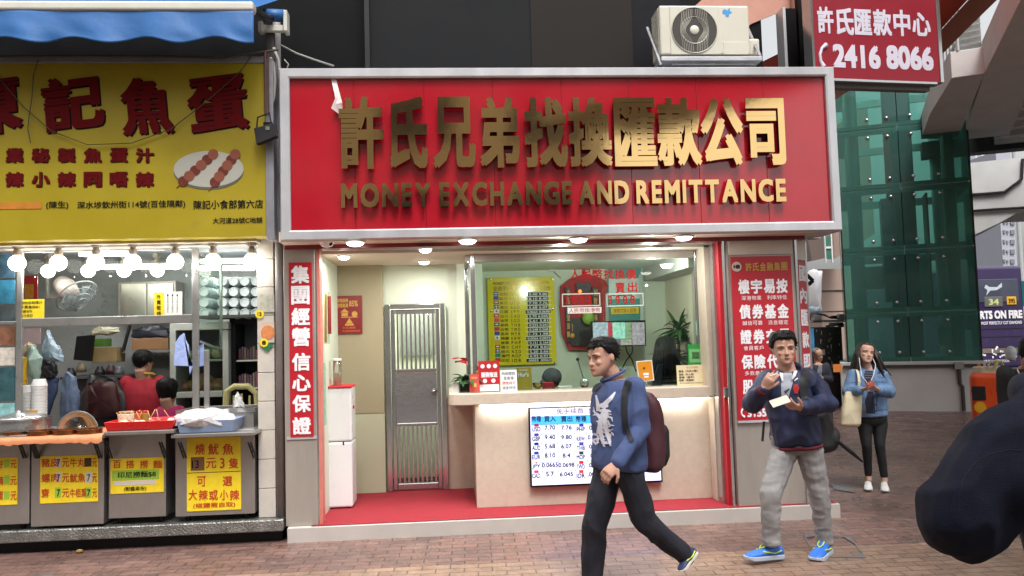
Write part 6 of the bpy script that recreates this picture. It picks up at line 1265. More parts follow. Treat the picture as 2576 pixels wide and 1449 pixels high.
q = MB(); q.tube([P(x, y, 17.6) for x, y in ((2055, 789), (2075, 793), (2090, 800), (2110, 801))], .02, 5); q.rect(2094, 794, 2106, 801, 17.6, .1); q.rect(2030, 795, 2040, 806, 17.6, .1); q.tube([P(2034, 787, 17.6), P(2034, 797, 17.6)], .02, 5); q.build('lamps', black, t)
bag('black_bag', 'black plastic bag lying on top of the electrical cabinet', [(2080, 822), (2085, 814), (2105, 809), (2122, 809), (2122, 822)], 17.1, mat('bag_black', (20, 20, 22), .3, 0, .2), .15)
q = MB(); q.rect(2037, 826, 2048, 880, 17.3, .05); tag(q.build('blue_banner', mat('banner_blue', (60, 140, 190), .5, 0, .4, 3)), 'blue and white banner strip beside the black electrical cabinet', 'banner')
t = thing('neon_bracket', 'black angled sign bracket jutting from behind the pillar corner', 'bracket', P(2040, 715, 12)); q = MB()
pts = [P(x, y, 12) for x, y in ((2018, 690), (2022, 684), (2045, 706), (2034, 716), (2014, 698))]
for a, b_ in zip(pts, pts[1:]): q.tube([a, b_], .03, 6)
q.build('frame', black, t)
t = thing('flood_lamp', 'small white lamp under the right end of the red signboard', 'lamp', P(2040, 597, 7.6)); q = MB(); q.prism([P(x, y, 7.5) for x, y in ((2038, 592), (2050, 588), (2068, 594), (2064, 600), (2046, 600))], (0, .12, 0)); q.build('housing', white, t, bevel=.006); q = MB(); q.tube([P(2010, 595, 7.5), P(2042, 594, 7.5)], .01, 6); q.build('arm', dark, t)
# more block behind the gap so that the street does not end in nothing
t = thing('street_block', 'pale low block closing the street behind the beige building', 'building', (12, 60, 0)); q = MB(); q.box(2, 24, 62, 70, 0, 9); q.build('wall', mat('pale_block', (200, 196, 190), .8, 0, .1, .3), t)
q = MB()
for i in range(9): q.box(3+i*2.3, 4.3+i*2.3, 61.95, 62.2, 5.5, 7)
q.build('window', MATS['far_window'], t)
# the terrace across the street, behind the viewer: it shades this side and shows in the gold letters
t = thing('facing_terrace', 'grey terrace across the street behind the viewer, mirrored in the gold letters', 'building', (-14, -11, 0)); q = MB(); q.box(-60, 5, -22, -11, 0, 13); q.build('wall', mat('terrace_render', (214, 204, 190), .8, 0, .25, .6), t)
for j in range(3):
    for i in range(13):
        q = MB(); x = -46+i*4; z = 4.6+j*3.2; q.box(x, x+2.2, -11.05, -10.95, z, z+1.7); q.build('window', MATS['bus_glass'], t) if (i > 4 and j < 4) else None
q = MB(); q.box(-60, 5, -10.99, -9.6, 3.3, 3.6); q.build('canopy', concd, t)
# ================================================================ people
from mathutils.bvhtree import BVHTree
skinm = mat('skin', (184, 140, 120), .65, 0, .1, 25, .1, 60); skin2 = mat('skin_fair', (206, 164, 142), .65, 0, .08, 25); skin3 = mat('skin_tan', (150, 100, 78), .5, 0, .1, 25)
hairm = mat('black_hair', (15, 13, 14), .55, 0, .3, 30, .5, 120, spec=.22, stretch=(1, 1, .2))
eyew = mat('eye_white', (214, 208, 202), .3, 0, 0); eyed = mat('eye_dark', (24, 16, 14), .2, 0, 0); lipm = mat('lips', (150, 84, 76), .5, 0, .05)
def fuse(mb, name, m_, parent, vox=.008, smooth=4, wr=0., wf=9., wst=(1, 1, .5)):
    o = mb.build(name, m_, parent); r_ = o.modifiers.new('r', 'REMESH'); r_.mode = 'VOXEL'; r_.voxel_size = vox; r_.use_smooth_shade = True
    if smooth: s_ = o.modifiers.new('s', 'SMOOTH'); s_.iterations = smooth; s_.factor = .5
    dg = bpy.context.evaluated_depsgraph_get(); me = bpy.data.meshes.new_from_object(o.evaluated_get(dg)); o.modifiers.clear(); old = o.data; o.data = me; bpy.data.meshes.remove(old)
    if wr:
        ns = [v.normal.copy() for v in me.vertices]
        for v, n in zip(me.vertices, ns):
            c = V((v.co.x*wst[0], v.co.y*wst[1], v.co.z*wst[2]))*wf; w_ = noise.noise(c+V((9, 3, 5)))+.5*noise.noise(c*2.1+V((2, 7, 1))); w_ = (1-abs(w_)*2.2); v.co += n*(wr*w_)
    me.polygons.foreach_set('use_smooth', [True]*len(me.polygons)); me.update()
    if not me.materials: me.materials.append(m_)
    return o
def sect(mb, secs, n=20, p=2.3):
    rg = []
    for c, a, b in secs:
        ring = []
        for k in range(n):
            t = 2*math.pi*k/n; x, y = math.cos(t), math.sin(t); ring.append(c + a*(math.copysign(abs(x)**(2/p), x)) + b*(math.copysign(abs(y)**(2/p), y)))
        rg.append(ring)
    mb.rings(rg)
def limb(mb, pts, rads, n=12):
    for i in range(len(pts)-1):
        a, b = pts[i], pts[i+1]; mb.tube([a, a.lerp(b, .33), a.lerp(b, .66), b], [rads[i], rads[i]*.67+rads[i+1]*.33, rads[i]*.33+rads[i+1]*.67, rads[i+1]], n)
    for p, r_ in zip(pts, rads): mb.ball(p, r_*.985, n, 8)
HS = [(0, .39, .14, .09), (.04, .44, .06, .16), (.12, .44, -.02, .225), (.22, .44, -.12, .27), (.34, .42, -.28, .305), (.5, .385, -.41, .335), (.62, .40, -.46, .345), (.74, .395, -.47, .345), (.85, .33, -.42, .31), (.93, .22, -.32, .235), (.98, .08, -.2, .13), (1.0, -.03, -.11, .04)]
def hsl(z):
    for a, b in zip(HS, HS[1:]):
        if z <= b[0]: t = (z-a[0])/(b[0]-a[0]); return [a[i]+(b[i]-a[i])*t for i in (1, 2, 3)]
    return HS[-1][1:]
class Head:
    def __init__(s, top, chin, fwd, size=None, jaw=1.):
        f = V(fwd).normalized(); s.h = size; o = chin - f*(size*.36); s.u = (top-o).normalized(); s.f = (f-s.u*f.dot(s.u)).normalized(); s.r = s.f.cross(s.u); s.o = chin - s.f*(s.h*.36) - s.u*(s.h*.02)
    def p(s, x, y, z): return s.o + s.r*(x*s.h) + s.f*(y*s.h) + s.u*(z*s.h)
    def surf(s, z, a, off=0.):
        f, b, w = hsl(min(z, 1.)); return s.p((w+off)*math.cos(a), (f+b)/2+((f-b)/2+off)*math.sin(a), z+off*max(0, (z-.8)*5))
    def solid(s, mb):
        rg = [[s.p((math.copysign(abs(math.cos(t))**.88, math.cos(t)))*w, (f+b)/2+math.copysign(abs(math.sin(t))**.92, math.sin(t))*(f-b)/2, z) for t in [2*math.pi*k/24 for k in range(24)]] for z, f, b, w in HS]; mb.rings(rg)
        ax = (s.r, s.f, s.u); h = s.h
        mb.tube([s.p(0, .385, .53), s.p(0, .445, .43), s.p(0, .49, .345), s.p(0, .43, .31)], [.028*h, .035*h, .05*h, .045*h], 10)
        for q in (-1, 1):
            mb.ball(s.p(q*.05, .43, .335), .035*h, 8, 6); mb.ball(s.p(q*.345, -.03, .45), (.03*h, .07*h, .115*h), 10, 8, ax); mb.ball(s.p(q*.17, .335, .37), (.09*h, .07*h, .08*h), 10, 8, ax)
            mb.tube([s.p(q*.05, .4, .575), s.p(q*.17, .385, .585), s.p(q*.26, .315, .56)], .03*h, 8)
            mb.ball(s.p(q*.155, .352, .5), (.06*h, .03*h, .03*h), 8, 6, ax)
        mb.ball(s.p(0, .42, .215), (.1*h, .045*h, .045*h), 10, 6, ax); mb.ball(s.p(0, .41, .07), (.09*h, .05*h, .06*h), 10, 6, ax)
    def face(s, parent, brow=.014, lids=.016, mouth=lipm):
        ax = (s.r, s.f, s.u); h = s.h; q = MB(); q2 = MB(); q3 = MB()
        for k in (-1, 1):
            q.ball(s.p(k*.155, .372, .5), (.052*h, .018*h, lids*h), 10, 6, ax); q2.ball(s.p(k*.152, .383, .5), (.024*h, .014*h, lids*1.05*h), 8, 6, ax)
            q2.tube([s.p(k*.105, .385, .512), s.p(k*.16, .392, .52), s.p(k*.215, .37, .508)], .007*h, 5)
            q3.tube([s.p(k*.07, .432, .58), s.p(k*.15, .42, .6), s.p(k*.25, .352, .578)], [brow*h*.9, brow*h, brow*h*.5], 6, flat=.6)
        q.build('eyes', eyew, parent, smooth=True); q2.build('irises', eyed, parent, smooth=True); q3.build('eyebrows', hairm, parent, smooth=True)
        q = MB(); q.tube([s.p(-.095, .41, .207), s.p(-.04, .465, .217), s.p(0, .466, .213), s.p(.04, .465, .217), s.p(.095, .41, .207)], [.008*h, .02*h, .018*h, .02*h, .008*h], 8, flat=.8); q.build('lips', mouth, parent, smooth=True)
    def hair(s, parent, m_=hairm, thick=.07, front=.84, side=.5, back=.15, tuft=140, seed=1, part=0., top=1.):
        rn = random.Random(seed); n, mrow = 56, 14; q = MB(); rg = []
        def zb(a):
            sn = math.sin(a); return back+(side-back)*(sn+1) if sn < 0 else side+(front-side)*max(0, min(1, (sn-.25)/.35))
        for j in range(mrow+1):
            t = j/mrow; ring = []
            for k in range(n):
                a = 2*math.pi*k/n; z0_ = zb(a); z = z0_+(1.0-z0_)*t**.9
                of = thick*(min(1, .25+t*3))*(1+.5*noise.noise(V((math.cos(a)*3, math.sin(a)*3, t*5+seed))))*(top if t > .6 else 1); 
                if j == 0: of = -.02
                ring.append(s.surf(min(z, .995), a, of) if t < 1 else s.p(0+rn.uniform(-.02, .02), -.06, 1+thick*top))
            rg.append(ring)
        q.rings(rg)
        for i in range(tuft):
            a = rn.uniform(0, 2*math.pi); z0_ = zb(a); z = z0_+(1-z0_)*rn.uniform(.05, .98); p0 = s.surf(z, a, thick*.55); out = (p0-s.p(0, -.05, .55)).normalized()
            d = (out*.7 + s.f*rn.uniform(-.2, .6)*(1 if z > .8 else .1) - s.u*(rn.uniform(.2, .9) if z < .85 else rn.uniform(-.3, .3)) + s.r*rn.uniform(-.4, .4)).normalized(); l = s.h*rn.uniform(.05, .09)
            q.tube([p0-out*.01, p0+d*l*.5, p0+d*l*.85-s.u*l*.15], [.012*s.h*1.6, .011*s.h*1.3, .002], 5)
        return q.build('hair', m_, parent, smooth=True)
def hand(mb, w, d, pn, ts, L=.175, curl=(.5, .6, .5), fc=None, thumb=.8, tin=.3):
    """wrist w, pointing d, palm faces pn, thumb on side ts (+1/-1 along d x pn)"""
    d = d.normalized(); pn = (pn-d*pn.dot(d)).normalized(); a = d.cross(pn)*ts; k = L/.18
    mb.tube([w-d*.01, w+d*.03*k, w+d*.065*k, w+d*.09*k], [.024*k, .034*k, .040*k, .037*k], 12, flat=1.); 
    vs = mb.v[-48:]
    for v in vs: v -= pn*((v-w).dot(pn)*.52)
    for i, (off, ln) in enumerate(((.030, .072), (.0105, .082), (-.010, .076), (-.029, .058))):
        c = fc[i] if fc else 1.; p = w + d*(.086-.004*abs(i-1.3))*k + a*off*k; pts = [p-d*.015*k, p]; ang = 0
        for q_, sg_ in zip(curl, (.46, .31, .23)):
            ang += q_*c; p = p + (d*math.cos(ang) + pn*math.sin(ang))*(ln*sg_*k) + a*(off*.1*sg_); pts.append(p)
        mb.tube(pts, [.0105*k, .0098*k, .0092*k, .0085*k, .0068*k], 8, rnd=True)
    p = w + d*.028*k + a*.03*k; pts = [w+d*.012*k+a*.014*k, p]
    for i, ln in enumerate((.042, .034)): p = p + (d*math.cos(thumb*(1-.3*i)) + a*math.sin(thumb*(1-.55*i)) + pn*(tin+.3*i)).normalized()*ln*k; pts.append(p)
    mb.tube(pts, [.015*k, .0135*k, .0115*k, .008*k], 8, rnd=True)
def torso(mb, hipc, hr, shc, sr, prof, g=0., gd=0., t0=-9, t1=9, lean=None):
    up_ = (shc-hipc).normalized(); secs = []
    for t, w_, dp in prof:
        if t < t0 or t > t1: continue
        c = hipc.lerp(shc, t); r_ = hr.lerp(sr, max(0, min(1, t))).normalized(); r_ = (r_-up_*r_.dot(up_)*.6).normalized(); f_ = up_.cross(r_).normalized(); secs.append((c+(lean(t) if lean else V((0, 0, 0))), r_*(w_+g), f_*(dp+(gd or g))))
    sect(mb, secs)
MALE = [(-.12, .10, .08), (-.06, .15, .105), (.02, .17, .115), (.15, .168, .116), (.35, .158, .108), (.6, .172, .12), (.8, .18, .118), (.92, .17, .105), (1.0, .15, .09), (1.07, .1, .078), (1.12, .07, .062)]
FEM = [(-.12, .10, .08), (-.06, .15, .105), (.02, .168, .115), (.15, .16, .11), (.38, .128, .092), (.62, .148, .112), (.8, .15, .105), (.92, .14, .092), (1.0, .122, .08), (1.07, .082, .066), (1.12, .058, .054)]
def shoe(heel, toe, upv, upper_m, sole_m, parent, w=1., stripe=None, lab=None):
    d = toe-heel; L = d.length; d.normalize(); u = (V(upv)-d*V(upv).dot(d)).normalized(); r_ = d.cross(u); q, s_ = MB(), MB()
    S_ = [(0, .026, .07), (.06, .034, .095), (.2, .037, .105), (.36, .038, .1), (.52, .041, .08), (.7, .047, .064), (.86, .045, .052), (.96, .033, .04), (1.0, .018, .03)]
    k = L/.28
    q.rings([[heel+d*(a*L)+r_*(math.cos(t)*b*w*k)+u*((.02+(c-.02)*(.5+.5*math.sin(t)) if math.sin(t) > -.2 else .02+(c-.02)*.4+.0)*k) if False else heel+d*(a*L)+r_*(math.cos(t)*b*w*k*(1 if math.sin(t) < 0 else (1-.35*math.sin(t)**2)))+u*(k*(.018+(c-.018)*(.5+.5*math.sin(t)))) for t in [2*math.pi*i/16 for i in range(16)]] for a, b, c in S_])
    o = q.build('shoe', upper_m, parent, smooth=True)
    s_.rings([[heel+d*((a*1.03-.015)*L)+r_*(sx*b*w*k*1.06)+u*z for sx, z in ((-1, 0.002+(.012 if a > .9 else 0)), (1, .002+(.012 if a > .9 else 0)), (1.02, .03*k), (-1.02, .03*k))] for a, b, c in S_]); s_.build('sole', sole_m, o, bevel=.004)
    if stripe:
        b_ = MB()
        for sd_ in (-1, 1): b_.tube([heel+d*(a*L)+r_*(sd_*x*k*w)+u*(z*k) for a, x, z in ((.1, .036, .06), (.3, .039, .045), (.48, .041, .055), (.62, .038, .06))], .005, 5)
        b_.tube([heel+d*(.42*L)+u*(.098*k)+r_*.018, heel+d*(.55*L)+u*(.085*k)+r_*.02, heel+d*(.62*L)+u*.072*k, heel+d*(.55*L)+u*(.085*k)-r_*.02, heel+d*(.42*L)+u*(.098*k)-r_*.018], .005, 5); b_.build('stripe', stripe, o)
    return o
def collar(parent, m_, c, f, rad, h, a0, a1, flare=.02, tilt=.03):
    """turned collar round a neck centre c, open at the front between the angles a0 and a1 (front is 0)"""
    f = V((f[0], f[1], 0)).normalized(); r_ = f.cross(V((0, 0, 1))); row = []
    for i in range(25):
        a = a0+(a1-a0)*i/24; d = f*math.cos(a)+r_*math.sin(a); k = -tilt*math.cos(a); b = c+d*rad+V((0, 0, k)); t_ = c+d*(rad*.86)+V((0, 0, k+h)); o_ = c+d*(rad+flare)+V((0, 0, k-h*.15)); row.append([b, t_, t_+d*.006, o_])
    q = MB(); q.rings(row, cap=False, close=True); return q.build('collar', m_, parent, smooth=True)
def bvh(o):
    off = WL.get(o.parent.name, V((0, 0, 0))) if o.parent else V((0, 0, 0)); return BVHTree.FromPolygons([v.co+off for v in o.data.vertices], [tuple(p.vertices) for p in o.data.polygons])
def hit(B, px, py, off=.004):
    d = ray(px, py).normalized(); h = B.ray_cast(CPOS, d); 
    return (h[0]-d*off, h[1]) if h[0] else (None, None)
def strokes(B, parent, name, m_, L, off=.004, n=10):
    """print or strap lying on a garment: polylines of (px, py, half width in px)"""
    q = MB()
    for pl in L:
        pts = []
        for (a, b) in zip(pl, pl[1:]):
            for i in range(n): t = i/n; pts.append([a[j]+(b[j]-a[j])*t for j in range(3)])
        pts.append(list(pl[-1])); row = []
        for i, p in enumerate(pts):
            a, b = pts[max(i-1, 0)], pts[min(i+1, len(pts)-1)]; dx, dy = b[0]-a[0], b[1]-a[1]; l = math.hypot(dx, dy) or 1; nx, ny = -dy/l*p[2], dx/l*p[2]
            hs_ = [hit(B, p[0]+nx*k, p[1]+ny*k, off)[0] for k in (-1, -.33, .33, 1)]
            if all(h is not None for h in hs_): row.append(hs_)
            else:
                if len(row) > 1: q.rings(row, cap=False, close=False)
                row = []
        if len(row) > 1: q.rings(row, cap=False, close=False)
    return q.build(name, m_, parent, smooth=True)
def pjs(Y0):
    return lambda px, py, dy=0.: P(px, py, Y0+dy)

# ---------------------------------------------------------------- man in the blue sweatshirt walking left
J = pjs(5.45)
pm = thing('person', 'man in blue sweatshirt with white print striding left before the counter', 'person', V((J(1560, 1400).x, 5.45, 0)))
hd = Head(J(1511, 853, .0), J(1499, 946, -.05), (-.88, -.46, -.05), .245)
neck = J(1546, 938, .0); sl_, sr_ = J(1596, 974, -.13), J(1510, 984, .12); shc = (sl_+sr_)/2; hipc = J(1556, 1172, 0); srv = (sr_-sl_).normalized(); hrv = V((-.62, .78, 0)).normalized()
hl, hr_ = hipc-hrv*.085+V((0, 0, -.03)), hipc+hrv*.085+V((0, 0, -.03))
el, wl = J(1612, 1082, -.17), J(1552, 1166, -.30); er, wr_ = J(1560, 1080, .3), J(1610, 1140, .34)
kr, ar = J(1497, 1318, .0), J(1487, 1448, .02); kl, al = J(1622, 1312, -.08), J(1728, 1402, -.02)
B_ = MB(); hd.solid(B_); B_.tube([neck+V((.02, .02, -.08)), hd.p(0, -.07, .2)], [.066, .058], 14); torso(B_, hipc, hrv, shc, srv, MALE, -.012)
limb(B_, [sl_, el, wl], [.05, .04, .026]); limb(B_, [sr_, er, wr_], [.05, .04, .026]); limb(B_, [hl, kl, al], [.08, .052, .036]); limb(B_, [hr_, kr, ar], [.08, .052, .036])
hand(B_, wl, J(1506, 1214, -.33)-wl, V((.15, .85, -.5)), 1, .19, (.55, .6, .5)); hand(B_, wr_, V((.25, .1, -1)), V((-1, 0, 0)), 1, .18)
fuse(B_, 'body', skinm, pm, .006, 3); hd.face(pm, .013, .011); hd.hair(pm, thick=.045, front=.76, side=.54, back=.2, tuft=200, seed=3, top=1.6)
swm = mat('blue_sweatshirt', (64, 80, 122), .85, 0, .14, 5, .35, 260)
def ln1(t): return V((.0, 0, 0))
S_ = MB(); P1 = [(-.03, .185, .125), (.05, .195, .135), (.2, .19, .135), (.4, .18, .128), (.6, .182, .13), (.8, .184, .125), (.92, .176, .112), (1.0, .155, .098), (1.06, .112, .086), (1.11, .08, .073)]
torso(S_, hipc, hrv, shc, srv, P1, .008); limb(S_, [sl_, el, wl.lerp(el, .06)], [.068, .06, .046]); limb(S_, [sr_, er, wr_], [.056, .056, .045]); S_.tube([wl.lerp(el, .12), wl.lerp(el, -.02)], .04, 12)
sw = fuse(S_, 'sweatshirt', swm, pm, .008, 4, .011, 6, (1, 1, .75)); bv = bvh(sw)
pr_ = [[(1499, 994, 2), (1503, 1012, 4), (1505, 1034, 5)], [(1548, 986, 1.5), (1537, 1001, 5), (1522, 1016, 6), (1514, 1026, 3)], [(1504, 1022, 4), (1518, 1019, 6), (1530, 1022, 3)]]; rs_ = random.Random(21)
for i in range(74):
    cy = rs_.uniform(1028, 1116); cxx = rs_.uniform(1494, 1543)-(cy-1028)*.03; an = rs_.choice((0, .2, -.3, 1.2, 1.5, 1.8, .7))+rs_.uniform(-.25, .25); ll = rs_.uniform(5, 12); w_ = rs_.uniform(1.2, 3.4); dx, dy = math.cos(an)*ll, math.sin(an)*ll
    pr_.append([(cxx-dx, cy-dy, w_*.5), (cxx, cy, w_), (cxx+dx, cy+dy, w_*.4)])
pr_ += [[(1500, 1040, 3), (1512, 1052, 6), (1508, 1080, 6), (1514, 1104, 4)], [(1524, 1034, 3), (1520, 1060, 6), (1528, 1092, 5), (1536, 1122, 2)]]
strokes(bv, pm, 'white_print', mat('white_shirt_print', (206, 206, 216), .7, 0, .1, 40), pr_, .006, 5)
q = MB(); q.tube([neck+V((.08*math.cos(a)-.012, .07*math.sin(a), .036*math.cos(a)-.016)) for a in [2*math.pi*i/24 for i in range(25)]], .011, 8); q.build('collar', swm, pm, smooth=True)
trm = mat('black_trousers', (16, 18, 32), .8, 0, .2, 6, .25, 200)
S_ = MB(); torso(S_, hipc, hrv, shc, srv, MALE, .012, 0, -9, .2); limb(S_, [hl, kl, al.lerp(kl, .02)], [.103, .076, .06]); limb(S_, [hr_, kr, ar], [.103, .083, .07]); S_.tube([ar, ar+V((0, 0, -.05))], [.07, .074], 14)
fuse(S_, 'trousers', trm, pm, .008, 4, .011, 6, (1, 1, .6))
navsh = mat('navy_shoe', (34, 44, 84), .6, 0, .15, 20); whs = mat('white_sole', (206, 206, 196), .6, 0, .08, 20); lime = mat('lime_trim', (190, 214, 70), .5)
gx = ar+V((.07, .04, 0)); shoe(V((ar.x+.07, ar.y+.05, .0)), V((ar.x-.17, ar.y-.1, .0)), (0, 0, 1), navsh, whs, pm, stripe=lime)
shoe(J(1752, 1393, .0), J(1712, 1442, -.1), (-.7, -.35, .55), navsh, whs, pm, stripe=lime)
def ptorso_bag(name, label, pts, rad, m_, m2=None):
    q = MB(); return q
bk = thing('backpack', 'dark red and black backpack worn by the man in the blue sweatshirt', 'backpack', J(1630, 1130, .12))
q = MB(); bc = J(1618, 1078, .12); fwd1 = up_1 = None; f1 = V((-.66, -.75, 0)).normalized(); r1 = V((-.75, .66, 0)).normalized()
sect(q, [(bc+V((0, 0, z))-f1*dx, r1*a, f1*b) for z, dx, a, b in ((-.29, .02, .1, .06), (-.26, .03, .125, .085), (-.1, .045, .128, .095), (.08, .035, .125, .085), (.18, .02, .11, .065), (.24, .0, .075, .04), (.25, .0, .04, .02))], 24, 3)
fuse(q, 'bag', mat('burgundy_nylon', (66, 26, 36), .6, 0, .18, 6, .2, 120), bk, .012, 4, .006, 6)
q = MB(); sect(q, [(bc+V((0, 0, z))-f1*(.12), r1*a, f1*b) for z, a, b in ((-.27, .1, .03), (-.2, .13, .05), (-.02, .13, .05), (.02, .11, .03))], 20, 3); fuse(q, 'front_pocket', mat('black_nylon', (22, 20, 24), .6, 0, .2), bk, .012, 3)
strp = mat('strap_black', (20, 20, 26), .7, 0, .1)
strokes(bv, bk, 'shoulder_strap', strp, [[(1597, 942, 8), (1582, 958, 9), (1573, 985, 9), (1570, 1030, 8), (1574, 1075, 7), (1590, 1110, 6)]], .012); strokes(bv, bk, 'shoulder_strap', strp, [[(1508, 966, 5), (1492, 985, 4), (1487, 1015, 3), (1486, 1050, 2)]], .01)

# ---------------------------------------------------------------- man in the navy jacket with cigarette and phone
J = pjs(6.0)
pm = thing('person', 'man in navy jacket and grey jeans holding a cigarette and a phone', 'person', V((J(2000, 1400).x, 6, 0)))
hd = Head(J(1967, 826, .03), J(1980, 916, -.05), (-.2, -.97, 0), .235)
neck = J(1988, 932, .04); sr_, sl_ = J(1932, 958, .06), J(2034, 952, -.06); shc = (sl_+sr_)/2+V((0, .02, 0)); hipc = J(2004, 1118, .03); srv = (sr_-sl_).normalized(); hrv = V((-.9, .43, 0)).normalized()
hl, hr_ = hipc-hrv*.085+V((0, 0, -.03)), hipc+hrv*.085+V((0, 0, -.03))
er, wr_ = J(1892, 1016, -.06), J(1921, 978, -.24); el, wl = J(2084, 1014, -.1), J(2014, 1026, -.32)
kr, ar = J(1938, 1243, -.12), J(1940, 1356, -.1); kl, al = J(2060, 1235, -.0), J(2073, 1354, .06)
B_ = MB(); hd.solid(B_); B_.tube([neck+V((0, .0, -.09)), hd.p(0, -.07, .2)], [.066, .06], 14); torso(B_, hipc, hrv, shc, srv, MALE, -.012)
limb(B_, [sl_, el, wl], [.05, .04, .026]); limb(B_, [sr_, er, wr_], [.05, .04, .026]); limb(B_, [hl, kl, al], [.08, .052, .036]); limb(B_, [hr_, kr, ar], [.08, .052, .036])
hand(B_, wr_, J(1947, 938, -.30)-wr_, V((.6, .5, .35)), -1, .185, (.45, .55, .4), (.6, .7, 1.1, 1.3), .5); hand(B_, wl, J(1968, 1018, -.42)-wl, V((-.15, .35, .9)), -1, .185, (.35, .5, .45), None, .6, .5)
fuse(B_, 'body', skinm, pm, .006, 3); hd.face(pm, .012, .008); hd.hair(pm, thick=.085, front=.8, side=.5, back=.15, tuft=320, seed=5, top=1.25)
jkm = mat('navy_jacket', (26, 34, 66), .6, 0, .18, 5, .2, 160); mrn = mat('maroon_knit', (98, 22, 38), .9, 0, .12, 20, .4, 300)
S_ = MB(); P2 = [(-.0, .158, .125), (.04, .168, .138), (.18, .172, .142), (.4, .168, .138), (.6, .172, .135), (.8, .178, .128), (.92, .178, .115), (1.0, .158, .1), (1.06, .118, .09), (1.1, .088, .078)]
torso(S_, hipc, hrv, shc, srv, P2, .008); limb(S_, [sl_, el, wl.lerp(el, .1)], [.076, .066, .048]); limb(S_, [sr_, er, wr_.lerp(er, .1)], [.076, .066, .048])
jk = fuse(S_, 'jacket', jkm, pm, .008, 4, .014, 6, (1, 1, .8)); bv = bvh(jk)
q = MB(); q.tube([wl.lerp(el, .12), wl.lerp(el, -.0)], [.046, .04], 14); q.build('cuff', mrn, pm, smooth=True); q = MB(); q.tube([wr_.lerp(er, .14), wr_.lerp(er, .0)], [.048, .04], 14); q.build('cuff', mrn, pm, smooth=True)
q = MB(); torso(q, hipc, hrv, shc, srv, [(-.05, .165, .135), (-.045, .178, .145), (.0, .186, .155), (.005, .17, .14)], .008); fuse(q, 'hem_band', mrn, pm, .01, 2)
strokes(bv, pm, 'grey_shirt', mat('grey_tshirt', (152, 156, 166), .85, 0, .12, 14), [[(1979, 938, 13), (1980, 960, 15), (1976, 985, 11), (1975, 1012, 7)]], .005)
strokes(bv, pm, 'shirt_print', mat('dark_tee_print', (60, 62, 74), .8), [[(1974, 988, 4), (1986, 978, 2)], [(1970, 1000, 3), (1982, 994, 2)], [(1972, 1008, 2), (1978, 1012, 2)]], .007)
collar(pm, jkm, neck+V((0, .0, -.035)), (-.3, -.95), .094, .062, .42, 2*math.pi-.42, .03, .045); strokes(bv, pm, 'collar_lining', mat('pale_lining', (206, 206, 210), .7), [[(1963, 928, 3), (1966, 944, 4), (1969, 958, 2)], [(2003, 930, 4), (1998, 944, 4), (1993, 954, 2)]], .02)
strokes(bv, pm, 'chest_emblem', mat('red_emblem', (176, 36, 44), .7, 0, .3, 60), [[(2001, 967, 5), (2003, 977, 8), (2002, 990, 4)]], .006); strokes(bv, pm, 'chest_mark', print_white, [[(1998, 958, 1.2), (2003, 954, 1.6), (2007, 951, 1)]], .006)
jnm = mat('grey_jeans', (146, 144, 144), .85, 0, .22, 5, .3, 240)
S_ = MB(); torso(S_, hipc, hrv, shc, srv, MALE, .012, 0, -9, .18); limb(S_, [hl, kl, al], [.102, .076, .06]); limb(S_, [hr_, kr, ar], [.102, .076, .062])
S_.tube([al, al+V((0, -.005, -.045))], [.058, .062], 14); S_.tube([ar, ar+V((0, -.005, -.045))], [.06, .064], 14); fuse(S_, 'jeans', jnm, pm, .008, 4, .007, 9, (.7, .7, 1.2))
blsh = mat('bright_blue_shoe', (46, 110, 206), .55, 0, .14, 30); ssl = mat('pale_sole', (176, 186, 200), .6, 0, .08)
shoe(J(1967, 1404, -.05), J(1876, 1410, -.12), (-.05, -.02, 1), blsh, ssl, pm, 1.05, lime); a = J(2084, 1393, .1); b_ = J(2048, 1408, -.13); a.z = b_.z = .0; shoe(a, b_, (0, 0, 1), blsh, ssl, pm, 1.05, lime)
t = thing('mobile_phone', 'white mobile phone held by the man in the navy jacket', 'phone', J(1962, 1012, -.41)); q = MB(); c = J(1962, 1011, -.44); dx_, dy_, dn_ = V((.95, -.05, .28)).normalized(), V((-.1, .75, .62)).normalized(), V((0, -.62, .75)); dn_ = dx_.cross(dy_).normalized()
q.prism([c-dx_*.066-dy_*.034, c+dx_*.066-dy_*.034, c+dx_*.066+dy_*.034, c-dx_*.066+dy_*.034], dn_*.009); q.build('case', mat('phone_white', (214, 210, 200), .3), t, bevel=.004); q = MB(); q.prism([c-dx_*.058-dy_*.029+dn_*.0095, c+dx_*.058-dy_*.029+dn_*.0095, c+dx_*.058+dy_*.029+dn_*.0095, c-dx_*.058+dy_*.029+dn_*.0095], dn_*.0005); q.build('screen', mat('phone_screen', (190, 186, 170), .15), t)
q = MB(); q.tube([J(1936, 947, -.33), J(1956, 941, -.38)], .0045, 8); tag(q.build('cigarette', white), 'white cigarette between the fingers of the man in the navy jacket', 'cigarette')
bk = thing('backpack', 'black backpack with hanging strap worn by the man in the navy jacket', 'backpack', J(2085, 1080, .2)); f2 = V((-.43, -.9, 0)).normalized(); r2 = V((-.9, .43, 0)).normalized(); bc = J(2046, 1045, .24); q = MB()
sect(q, [(bc+V((.0, 0, z))-f2*dx, r2*(a*.85), f2*b) for z, dx, a, b in ((-.28, .0, .12, .06), (-.24, .02, .16, .1), (-.05, .04, .16, .12), (.15, .03, .16, .1), (.26, .01, .13, .07), (.31, 0, .06, .03))], 22, 2.8); q.ball(J(2092, 1105, .22), (.07, .07, .09)); fuse(q, 'bag', mat('black_nylon2', (18, 18, 20), .65, 0, .25, 8, .2, 90), bk, .012, 3, .012, 8)
